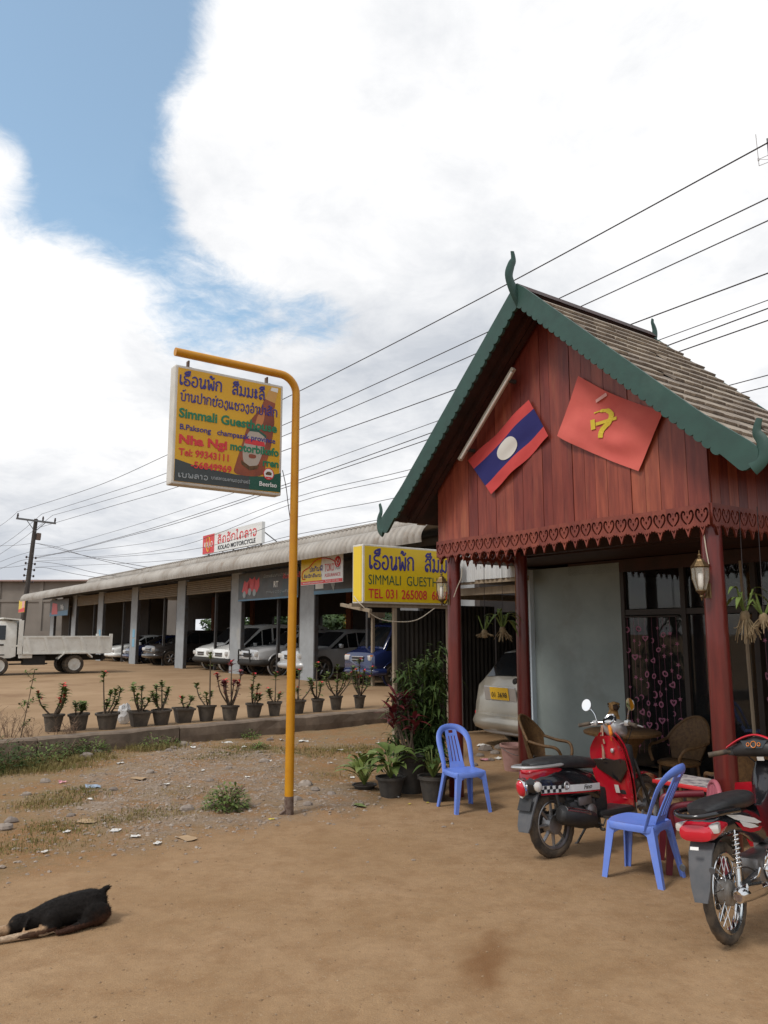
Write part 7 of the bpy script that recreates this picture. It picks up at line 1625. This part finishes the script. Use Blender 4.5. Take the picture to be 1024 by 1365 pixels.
# plants by the porch corner
def broad_plant(label, P, r, ph, n, L, w, m, seed, lift=.9, name='broadleaf_plant'):
    rr = random.Random(seed); t = thing(name, label, 'potted plant', P, 0, 'potted plants by the porch corner'); pot(t, r, ph, 'pot_black'); lf, st = MB(), MB()
    for k in range(n):
        a = 2.399 * k + rr.uniform(-.3, .3); e = rr.uniform(.35, 1.2) * lift; hh = rr.uniform(.05, .22); p0 = Vector((0, 0, ph * .9)); p1 = p0 + Vector((math.cos(a) * .08, math.sin(a) * .08, hh + .05)); st.tube([p0, p1], [.006, .004], 5); leaf(lf, p1, (math.cos(a), math.sin(a), e), L * rr.uniform(.7, 1.15), w * rr.uniform(.8, 1.15), rr.uniform(.35, .8), seg=5)
    lf.obj('leaves', M_[m], t, 60); st.obj('stems', M_['leaf_yellow'], t); return t
p = gpt(521, 1063); broad_plant('broad leaved green plant in a short black pot in front of the bamboo', (p.x, p.y, 0), .14, .2, 26, .26, .11, 'leaf_mid', 5)
p = gpt(578, 1068); broad_plant('dark small leaved plant in a black pot beside the blue chair', (p.x, p.y, 0), .145, .24, 40, .15, .055, 'leaf_dark', 6, .7)
p = gpt(486, 1052); broad_plant('yellow green drooping broad leaved plant growing at the gravel edge', (p.x, p.y, -.03), .12, .08, 26, .30, .10, 'leaf_yellow', 7, 1.4)
p = gpt(548, 1058); t = thing('cordyline', 'dark red leaved cordyline in a tall black pot before the bamboo', 'potted plant', (p.x, p.y, 0), 0, 'potted plants by the porch corner'); pot(t, .155, .38, 'pot_black'); lf, st = MB(), MB(); rr = random.Random(9)
for k in range(5):
    a = rr.uniform(0, 6.28); top = Vector((.12 * math.cos(a) - .06, .12 * math.sin(a), rr.uniform(.7, 1.0))); st.tube([(0.02 * k - .04, 0, .33), top], [.012, .009], 6)
    for j in range(15): aa = 2.399 * j; leaf(lf, top - Z * .012 * j, (math.cos(aa), math.sin(aa), rr.uniform(.3, 1.6)), rr.uniform(.16, .26), .05, rr.uniform(.2, .6), seg=5)
lf.obj('leaves', M_['leaf_red'], t, 60); st.obj('stems', M_['stem_brown'], t)
p = gpt(562, 1052); t = thing('bamboo_plant', 'tall bushy bamboo like plant with narrow leaves standing beside the porch post', 'plant', (p.x + .02, p.y + .12, 0), 0); pot(t, .17, .3, 'pot_black'); lf, st = MB(), MB(); rr = random.Random(12)
for k in range(36):
    a = rr.uniform(0, 6.28); hh = rr.uniform(.5, 1.55); e = rr.uniform(.04, .44) * (1.2 - .36 * hh); top = Vector((math.cos(a) * e * .95 - .02, math.sin(a) * e, hh)); path = cr([(math.cos(a) * .05, math.sin(a) * .05, .25), (top.x * .6, top.y * .6, hh * .6), top], 6); st.tube(path, .005, 5)
    for j in range(62):
        q = path[rr.randrange(2, len(path))] + Vector((rr.gauss(0, .045), rr.gauss(0, .045), rr.gauss(0, .03))); aa = rr.uniform(0, 6.28); leaf(lf, q, (math.cos(aa), math.sin(aa), rr.uniform(-.5, .8)), rr.uniform(.09, .17), rr.uniform(.022, .038), rr.uniform(.3, .9))
lf.obj('leaves', M_['leaf_dark'], t, 60); st.obj('stems', M_['leaf_mid'], t)
# hanging orchids
def orchid(label, P, n, L, seed, drop, wire_to):
    rr = random.Random(seed); t = thing('hanging_orchid', label, 'orchid', P, 0, 'orchids hanging under the porch'); b = MB(); b.tube([(0, 0, 0), (.01, 0, wire_to - P[2])], .003, 5); b.obj('hanging_wire', M_['wire'], t)
    rt_, lf = MB(), MB()
    for k in range(40):
        a = rr.uniform(0, 6.28); e = rr.uniform(.02, .10); rt_.tube(cr([(rr.uniform(-.02, .02), rr.uniform(-.02, .02), .0), (math.cos(a) * e * .7, math.sin(a) * e * .7, -drop * .45), (math.cos(a) * e * 1.1, math.sin(a) * e * 1.1, -drop * rr.uniform(.5, 1.1))], 3), .0035, 4)
    rt_.sphere((0, 0, -.02), (.035, .035, .05), 10, 6)
    for k in range(n): a = rr.uniform(0, 6.28); c = Vector((math.cos(a) * .015, math.sin(a) * .015, .02)); p1 = c + Vector((math.cos(a) * .05, math.sin(a) * .05, rr.uniform(.05, .16))); lf.tube([c, p1], .007, 5); leaf(lf, p1, (math.cos(a), math.sin(a), rr.uniform(.2, 1.1)), L * rr.uniform(.7, 1.1), L * .22, rr.uniform(.5, 1.1), seg=5)
    rt_.obj('roots', M_['root'], t, 60); lf.obj('leaves', M_['leaf_mid'], t, 60); return t
def at_v(px, py, v): return onplane(px, py, PO + V * v, V)
q = at_v(670, 838, .62); orchid('large hanging orchid with drooping leaves and root ball between the two porch posts', q, 13, .22, 3, .13, 2.5)
q = at_v(646, 842, .45); orchid('small hanging orchid tuft beside the large one under the porch', q, 7, .07, 4, .06, 2.5)
q = at_v(993, 818, .15); orchid('hanging orchid with long bare roots beside the lantern post', q, 9, .17, 5, .2, 2.5)
q = at_v(1018, 822, .1); orchid('hanging orchid with pale yellow roots at the open side of the porch', q, 6, .1, 6, .12, 2.5)
# weeds along the kerb
def weed_bush(label, P, r, h, n, seed, m='leaf_dark', stalks=8, name='weed_bush'):
    rr = random.Random(seed); t = thing(name, label, 'weed', P, 0, 'weeds along the kerb'); lf, st = MB(), MB()
    for k in range(stalks): a = rr.uniform(0, 6.28); st.tube(cr([(0, 0, -.02), (math.cos(a) * r * .4, math.sin(a) * r * .4, h * .5), (math.cos(a) * r * .8, math.sin(a) * r * .8, h * rr.uniform(.7, 1))], 3), .004, 4)
    for k in range(n): a = rr.uniform(0, 6.28); q = math.sqrt(rr.random()); z = h * rr.random() ** 1.1 * (1.05 - .6 * q * q); leaf(lf, (r * q * math.cos(a), r * q * math.sin(a), z), (math.cos(a) + rr.gauss(0, .5), math.sin(a) + rr.gauss(0, .5), rr.uniform(-.1, 1.0)), rr.uniform(.03, .075), rr.uniform(.014, .03), .3)
    lf.obj('leaves', M_[m], t); st.obj('stalks', M_['dry_stalk'], t, 60); return t
for i, (px, py, r, h, n, m) in enumerate([(-25, 1030, .45, .42, 700, 'leaf_dark'), (12, 1026, .40, .32, 550, 'leaf_dark'), (55, 1018, .32, .26, 380, 'leaf_mid'), (88, 1010, .26, .22, 260, 'leaf_dark'), (118, 1006, .26, .22, 420, 'leaf_mid')]):
    p = gpt(px, py); weed_bush('low dark green weed bush in the ditch below the kerb', (p.x, p.y, 0), r, h, n, 60 + i, m)
p = gpt(302, 1082); weed_bush('small upright green weed clump on the gravel near the yellow pole', (p.x, p.y, .02), .2, .22, 520, 71, 'leaf_mid', 16)
for (px, py, r, h) in ((205, 1000, .18, .22), (828 - 600, 996, .12, .14), (335, 985, .14, .14), (345, 1000, .1, .1), (120, 990, .14, .2)):
    p = gpt(px, py); weed_bush('little green weed growing at the foot of the kerb', (p.x, p.y, 0), r, h, 120, 80 + px, 'leaf_mid', 5, 'small_weed')
def sapling(label, P, h, seed, leaves, m_st='stem_brown', name='sapling', bend=(.1, .02)):
    rr = random.Random(seed); t = thing(name, label, 'weed', P, 0, 'tall weeds by the kerb'); st, lf = MB(), MB(); path = cr([(0, 0, -.02), (bend[0] * .5, bend[1], h * .5), (bend[0], bend[1], h)], 6); st.tube(path, [.008] * 6 + [.005] * 7, 5)
    for k in range(7): q = path[rr.randrange(3, len(path) - 1)]; a = rr.uniform(0, 6.28); e = q + Vector((math.cos(a) * .1, math.sin(a) * .1, rr.uniform(.05, .15))); st.tube([q, e], .003, 4); [leaf(lf, q.lerp(e, rr.uniform(.4, 1)), (rr.gauss(0, 1), rr.gauss(0, 1), rr.uniform(-.3, .6)), rr.uniform(.04, .075), .03, .4) for _ in range(leaves // 8)]
    for k in range(leaves // 3): leaf(lf, path[-1 - rr.randrange(4)], (rr.gauss(0, 1), rr.gauss(0, 1), rr.uniform(0, .9)), rr.uniform(.05, .09), .035, .4)
    st.obj('stem', M_[m_st], t, 60); lf.obj('leaves', M_['leaf_mid'], t); return t
p = gpt(22, 1008); sapling('thin leafy sapling rising from the weeds in front of the truck', (p.x, p.y, 0), 1.12, 4, 70, bend=(.16, .02))
def dry_stalks(label, P, n, h, r, seed):
    rr = random.Random(seed); t = thing('dry_weed', label, 'weed', P, 0, 'tall weeds by the kerb'); st = MB(); hd = MB()
    for k in range(n):
        a = rr.uniform(0, 6.28); e = rr.uniform(.1, 1.0) * r; hh = h * rr.uniform(.4, 1); path = cr([(rr.uniform(-.05, .05), rr.uniform(-.05, .05), -.02), (math.cos(a) * e * .5, math.sin(a) * e * .5, hh * .6), (math.cos(a) * e, math.sin(a) * e, hh)], 4); st.tube(path, [.0035] * 5 + [.002] * 4, 4)
        for j in range(6): q = path[rr.randrange(4, len(path))]; st.tube([q, q + Vector((rr.gauss(0, .05), rr.gauss(0, .05), rr.uniform(.02, .08)))], .0018, 3); leaf(hd, q, (rr.gauss(0, 1), rr.gauss(0, 1), .3), .03, .012, .5)
    st.obj('stalks', M_['dry_stalk'], t); hd.obj('seed_heads', M_['dry_stalk'], t)['kind'] = 'stuff'; return t
for i, (px, py, n, h, r) in enumerate([(-18, 1012, 20, .75, .35), (10, 1006, 16, .6, .3), (40, 1004, 10, .5, .25), (78, 1000, 10, .42, .2), (95, 1000, 14, .45, .16)]):
    p = gpt(px, py); dry_stalks('brown dry weed stalks standing in the ditch weeds by the kerb', (p.x, p.y, 0), n, h, r, 90 + i)

# ================================================================ litter, stones, bucket
def scrap(px, py, s, m, name, label, cat, seed, flat=.25, grp=None, z=None):
    rr = random.Random(seed); p = gpt(px, py); b = MB(); n = 5
    hx, hy = s, s * rr.uniform(.5, .9); a = rr.uniform(0, 6.28)
    for j in range(n):
        for i in range(n): x = (i / (n - 1) - .5) * 2 * hx + rr.gauss(0, s * .1); y = (j / (n - 1) - .5) * 2 * hy + rr.gauss(0, s * .1); b.v.append(Vector((x * math.cos(a) - y * math.sin(a), x * math.sin(a) + y * math.cos(a), .012 + flat * s * abs(mnoise.noise((x / s * 1.3 + seed, y / s * 1.3, 0))))))
    for j in range(n - 1):
        for i in range(n - 1): b.f.append((j * n + i, j * n + i + 1, (j + 1) * n + i + 1, (j + 1) * n + i)); b.m.append(0)
    o = b.obj(name, M_[m]); o.location = (p.x, p.y, gz(p.x, p.y) - .004); return tag(o, label, cat, grp)
W_ = 'small white paper scrap lying on the rough gravelly ground'
for i, (px, py, s) in enumerate([(72, 1005, .09), (48, 1022, .04), (160, 1020, .04), (258, 1002, .05), (303, 992, .07), (325, 999, .05), (375, 988, .05), (222, 1052, .03), (252, 1055, .03), (405, 990, .07), (270, 1030, .03), (90, 1112, .035), (180, 1122, .035), (360, 1018, .04), (330, 1040, .03), (120, 1070, .03), (440, 1020, .03), (470, 1038, .03), (390, 1060, .03), (505, 992, .05), (478, 975 + 30, .04), (452, 1003, .05), (210, 1128, .03), (310, 1075, .03), (60, 1140, .03), (530, 1065, .02)]): scrap(px, py, s, 'litter_white', 'paper_scrap', W_, 'litter', 200 + i, .6, 'white scraps on the gravel')
scrap(154, 1113, .045, 'litter_white', 'paper_card', 'clean white paper card lying flat at the edge of the gravel', 'litter', 5, .05); scrap(124, 1053, .09, 'litter_blue', 'plastic_scrap', 'pale blue plastic scrap lying on the gravel', 'litter', 6, .4); scrap(84, 1046, .05, 'litter_pink', 'plastic_scrap', 'pink plastic scrap lying on the gravel by the grass', 'litter', 7, .9); scrap(118, 1099, .10, 'litter_brown', 'cardboard_scrap', 'brown cardboard scrap lying on the rough dirt behind the paper card', 'litter', 8, .2); scrap(250, 1120, .08, 'litter_brown', 'cardboard_scrap', 'brown cardboard scrap lying where gravel meets the smooth dirt', 'litter', 9, .2); scrap(185, 1042, .08, 'litter_brown', 'cardboard_scrap', 'brown cardboard scrap lying among the grey gravel', 'litter', 10, .2); scrap(362, 1096, .025, 'litter_yellow', 'leaf_scrap', 'tiny yellow wrapper lying near the foot of the yellow pole', 'litter', 11, .5)
for k, (px, py) in enumerate([(546, 1074), (570, 1072)]): scrap(px, py, .016, 'litter_yellow', 'fallen_leaf', 'tiny yellow fallen leaf on the dirt before the potted plants', 'leaf', 12 + k, .4, 'fallen leaves by the pots')
p = gpt(470, 1076); lfb = MB(); leaf(lfb, (0, 0, .02), (1, -.6, .05), .16, .07, .05, seg=5); leaf(lfb, (0, 0, .02), (1, .2, .05), .12, .06, .05, seg=5); o = lfb.obj('fallen_leaf', M_['leaf_yellow']); o.location = (p.x, p.y, .0); tag(o, 'large green fallen leaf lying on the dirt before the yellow green plant', 'leaf')
def stone(px, py, s, seed, label, grp, z=0):
    rr = random.Random(seed); b = MB(); n, m = 9, 6
    for j in range(m + 1):
        for i in range(n): a = 2 * math.pi * i / n; e = math.pi * j / m - math.pi / 2; q = 1 + .35 * mnoise.noise((math.cos(a) * 1.2 + seed, math.sin(a) * 1.2, math.sin(e) * 1.2)); b.v.append(Vector((s * q * math.cos(a) * math.cos(e), s * .8 * q * math.sin(a) * math.cos(e), s * .55 * q * math.sin(e))))
    for j in range(m):
        for i in range(n): b.f.append((j * n + i, j * n + (i + 1) % n, (j + 1) * n + (i + 1) % n, (j + 1) * n + i)); b.m.append(0)
    p = gpt(px, py); o = b.obj('stone', M_['stone'], None, 25); o.location = (p.x, p.y, gz(p.x, p.y) + s * .12); return tag(o, label, 'stone', grp)
G_ = 'rough grey stone lying on the gravel below the kerb'
for i, (px, py, s) in enumerate([(115, 1012, .09), (130, 1003, .07), (170, 990, .06), (245, 995, .09), (232, 1000, .07), (352, 1020, .07), (360, 988, .06), (225, 1005, .05), (250, 1085, .07), (408, 1050, .08), (395, 1068, .06), (420, 1058, .05), (410, 1078, .05), (200, 1035, .05), (280, 1045, .045), (60, 1045, .06), (35, 1060, .05), (15, 1098, .06), (5, 1108, .07), (150, 1058, .05), (305, 1028, .045), (442, 1062, .05), (345, 1005, .05), (95, 1090, .04)]): stone(px, py, s, 300 + i, G_, 'stones on the gravel')
for i, (px, py, s) in enumerate([(648, 1000, .11), (660, 1005, .07), (640, 1008, .06), (668, 998, .09), (655, 1014, .05), (632, 1020, .05)]): stone(px, py, s, 340 + i, 'pale rubble stone lying on the dirt behind the wagon bumper', 'rubble by the carport')
for i, (px, py, s, m) in enumerate([(646, 996, .1, 'litter_white'), (664, 1012, .05, 'litter_white'), (645, 1014, .06, 'litter_pink')]): scrap(px, py, s, m, 'rubbish_scrap', ('pink' if m[-1] == 'k' else 'white') + ' rubbish scrap on the dirt below the wagon', 'litter', 360 + i, .8, 'rubbish by the carport')
p = gpt(687, 1027); t = thing('bucket', 'faded pink plastic bucket standing beside the porch post', 'bucket', (p.x, p.y, 0), 0); b = MB(); b.lathe([(.125, 0), (.165, .27), (.178, .275), (.18, .30), (.165, .30), (.15, .2), (.118, .02), (.01, .02)], 20); b.obj('body', M_['bucket_plastic'], t, 40); b = MB(); b.tube(cr([(.175, 0, .28), (.12, -.14, .24), (0, -.19, .2), (-.12, -.14, .24), (-.175, 0, .28)], 5), .004, 5); b.obj('handle', M_['steel_grey'], t)
# ================================================================ animals
def solid(parts_mb, voxel, smooth_it, name):
    me = parts_mb.mesh('tmp_body'); ob = link('tmp_body', me); m = ob.modifiers.new('r', 'REMESH'); m.mode = 'VOXEL'; m.voxel_size = voxel; s = ob.modifiers.new('s', 'SMOOTH'); s.iterations = smooth_it; s.factor = .5
    dg = bpy.context.evaluated_depsgraph_get(); out = bpy.data.meshes.new_from_object(ob.evaluated_get(dg)); bpy.data.objects.remove(ob); out.name = name
    out.polygons.foreach_set('use_smooth', [True] * len(out.polygons)); return out
def fur_material(name, rough=.75):
    m = bpy.data.materials.new(name); m.use_nodes = True; N, L = m.node_tree.nodes, m.node_tree.links; b = N['Principled BSDF']; a = N.new('ShaderNodeAttribute'); a.attribute_name = 'fur'
    n = N.new('ShaderNodeTexNoise'); n.inputs['Scale'].default_value = 60; n.inputs['Detail'].default_value = 5; t = N.new('ShaderNodeTexCoord'); L.new(t.outputs['Object'], n.inputs[0])
    r = N.new('ShaderNodeMapRange'); L.new(n.outputs[0], r.inputs[0]); r.inputs[1].default_value = .3; r.inputs[2].default_value = .7; r.inputs[3].default_value = .7; r.inputs[4].default_value = 1.3
    x = N.new('ShaderNodeVectorMath'); x.operation = 'SCALE'; L.new(a.outputs['Color'], x.inputs[0]); L.new(r.outputs[0], x.inputs['Scale']); L.new(x.outputs[0], b.inputs['Base Color']); b.inputs['Roughness'].default_value = rough; b.inputs['Specular IOR Level'].default_value = .15; return m
def paint(me, fn):
    at = me.color_attributes.new('fur', 'FLOAT_COLOR', 'POINT'); cols = []
    for v in me.vertices: cols += [*fn(v.co, v.normal), 1]
    at.data.foreach_set('color', cols)
def fur(me, n, L, fn, seed, flow=(-1, 0, .25)):
    rr = random.Random(seed); b = MB(); cols = []; V_ = me.vertices; N = len(V_)
    for _ in range(n):
        v = V_[rr.randrange(N)]
        d = (v.normal * .55 + Vector(flow) * .8 + Vector((rr.gauss(0, .25), rr.gauss(0, .25), rr.gauss(0, .2)))).normalized(); l = L * rr.uniform(.5, 1.2)
        if fn(v.co, v.normal)[0] > .12: l *= .35
        s = d.cross(v.normal); s = (s.normalized() if s.length > .01 else Vector((0, 1, 0))) * .0014; p = v.co - v.normal * .002
        o = len(b.v); b.v += [p - s, p + s, p + d * l]; b.f.append((o, o + 1, o + 2)); b.m.append(0); c = fn(v.co, v.normal); k = rr.uniform(.7, 1.6); cols += [c[0] * k, c[1] * k, c[2] * k, 1] * 3
    m2 = bpy.data.meshes.new('fur'); m2.from_pydata([tuple(p) for p in b.v], [], b.f); at = m2.color_attributes.new('fur', 'FLOAT_COLOR', 'POINT'); at.data.foreach_set('color', cols); return m2
FM = fur_material('fur_coat')
def ringx(x, y, z, hy, hz, n=14): return [(x, y + hy * math.cos(2 * math.pi * k / n), z + hz * math.sin(2 * math.pi * k / n)) for k in range(n)]
# sleeping dog, local x towards its nose; lying on its belly, head down on the dirt
d0 = gpt(104, 1232); dog = thing('dog', 'black dog with tan legs and muzzle lying asleep on the dirt', 'dog', (d0.x, d0.y, 0), math.atan2(-.27, -.42), lean=Matrix.Scale(.74, 4))
b = MB()
b.loft([ringx(*q) for q in [(-.20, 0, .115, .04, .06), (-.17, 0, .115, .09, .10), (-.09, 0, .12, .125, .118), (.02, 0, .118, .13, .115), (.13, 0, .11, .125, .11), (.22, 0, .10, .11, .10), (.30, 0, .085, .085, .085), (.37, 0, .075, .07, .072), (.43, 0, .07, .05, .055)]])
b.sphere((.405, .0, .078), (.085, .07, .07)); b.loft([ringx(*q) for q in [(.44, 0, .065, .045, .05), (.50, 0, .05, .034, .036), (.545, 0, .046, .03, .032), (.565, 0, .046, .018, .02)]])
for sy in (-1, 1):
    b.sphere((-.10, sy * .115, .085), (.115, .055, .085)); b.tube([(-.05, sy * .13, .05), (.08, sy * .165, .03), (.14, sy * .165, .024)], [.04, .028, .022], 8); b.sphere((.16, sy * .165, .022), (.035, .025, .02))
    b.sphere((.2, sy * .10, .085), (.075, .045, .08)); b.tube([(.2, sy * .11, .055), (.27, sy * .125, .038), (.40, sy * .12, .032), (.56, sy * .105, .026)], [.048, .036, .028, .022], 8); b.sphere((.585, sy * .103, .022), (.036, .026, .02))
    b.loft([ringx(*q) for q in [(.355, sy * .05, .125, .022, .012), (.37, sy * .068, .11, .03, .012), (.385, sy * .082, .08, .026, .012), (.40, sy * .088, .052, .012, .01)]])
b.tube(cr([(-.15, 0, .19), (-.19, .01, .225), (-.215, .03, .235)], 4), [.03, .028, .026, .025, .024, .022, .02, .016, .012], 8)
dm = solid(b, .0085, 5, 'body')
BLK, TAN, BRN, CRM = (.009, .007, .006), (.30, .19, .11), (.045, .020, .012), (.42, .33, .24)
def mixc(a, c, t): t = max(0, min(1, t)); return tuple(p + (q - p) * t for p, q in zip(a, c))
def dogcol(p, n):
    j = mnoise.noise(p * 25) * .02; c = BLK
    if p.x < -.02: c = mixc(c, BRN, (.13 - p.z + j * 2) * 9 * (-.02 - p.x) * 12)
    c = mixc(c, TAN, (p.x - .47 + j) / .03)
    if abs(p.y) > .085 and p.x > .22: c = mixc(c, TAN, (p.x - .24 + j) / .04 if p.z < .075 else 0)
    if p.x > .36 and p.z < .055 and abs(p.y) > .075: c = mixc(c, CRM, .6)
    if abs(p.y) > .14 and p.z < .055: c = mixc(c, BRN, .9)
    if p.x > .545 and abs(p.y) < .03 and p.z > .036: c = BLK
    if p.z < .03 and .1 < p.x < .3 and abs(p.y) < .16: c = mixc(c, CRM, .8)
    return c
paint(dm, dogcol); dm.materials.append(FM); link('body', dm, dog)
fm_ = fur(dm, 16000, .019, dogcol, 5); fm_.materials.append(FM); link('fur', fm_, dog)['kind'] = 'stuff'
# tan puppy sitting on the rattan table
q = pl(.86, 1.36, .63); pup = thing('puppy', 'small tan puppy with dark face sitting on the round rattan table', 'dog', q, math.atan2(-.8, .1))
b = MB(); b.loft([[(x + hx * math.cos(2 * math.pi * k / 14), hy * math.sin(2 * math.pi * k / 14), z) for k in range(14)] for (x, z, hx, hy) in [(-.03, .005, .06, .06), (-.03, .04, .085, .078), (-.02, .09, .075, .07), (.005, .14, .06, .06), (.02, .18, .045, .048), (.025, .205, .035, .04)]])
b.sphere((.04, 0, .235), (.058, .052, .05)); b.sphere((.09, 0, .222), (.034, .028, .024))
for sy in (-1, 1):
    b.tube([(.03, sy * .035, .14), (.055, sy * .036, .06), (.06, sy * .036, .01)], [.024, .02, .018], 8); b.sphere((.072, sy * .036, .012), (.026, .02, .012)); b.sphere((-.0, sy * .065, .045), (.062, .03, .045)); b.sphere((.05, sy * .075, .014), (.032, .02, .014))
    b.loft([[(x + .018 * math.cos(a), y, z + .008 * math.sin(a)) for a in [2 * math.pi * k / 8 for k in range(8)]] for (x, y, z) in [(.03, sy * .042, .268), (.032, sy * .06, .262), (.036, sy * .066, .235), (.04, sy * .064, .218)]])
b.tube([(-.1, 0, .03), (-.14, .03, .03), (-.15, .06, .02)], [.016, .013, .008], 6)
pm = solid(b, .006, 4, 'body')
def pupcol(p, n):
    c = (.36, .21, .085)
    if p.x > .085 and p.z > .2: c = (.05, .03, .02)
    if abs(p.y) > .055 and p.z > .21: c = (.06, .035, .02)
    return c
paint(pm, pupcol); pm.materials.append(FM); link('body', pm, pup); fm_ = fur(pm, 4000, .012, pupcol, 6, (-.2, 0, -.6)); fm_.materials.append(FM); link('fur', fm_, pup)['kind'] = 'stuff'
b = MB()
for sy in (-1, 1): b.sphere((.085, sy * .024, .248), .007, 8, 6)
b.sphere((.123, 0, .228), (.007, .01, .007), 8, 6); b.obj('eyes_and_nose', M_['black_gloss'], pup, 60)
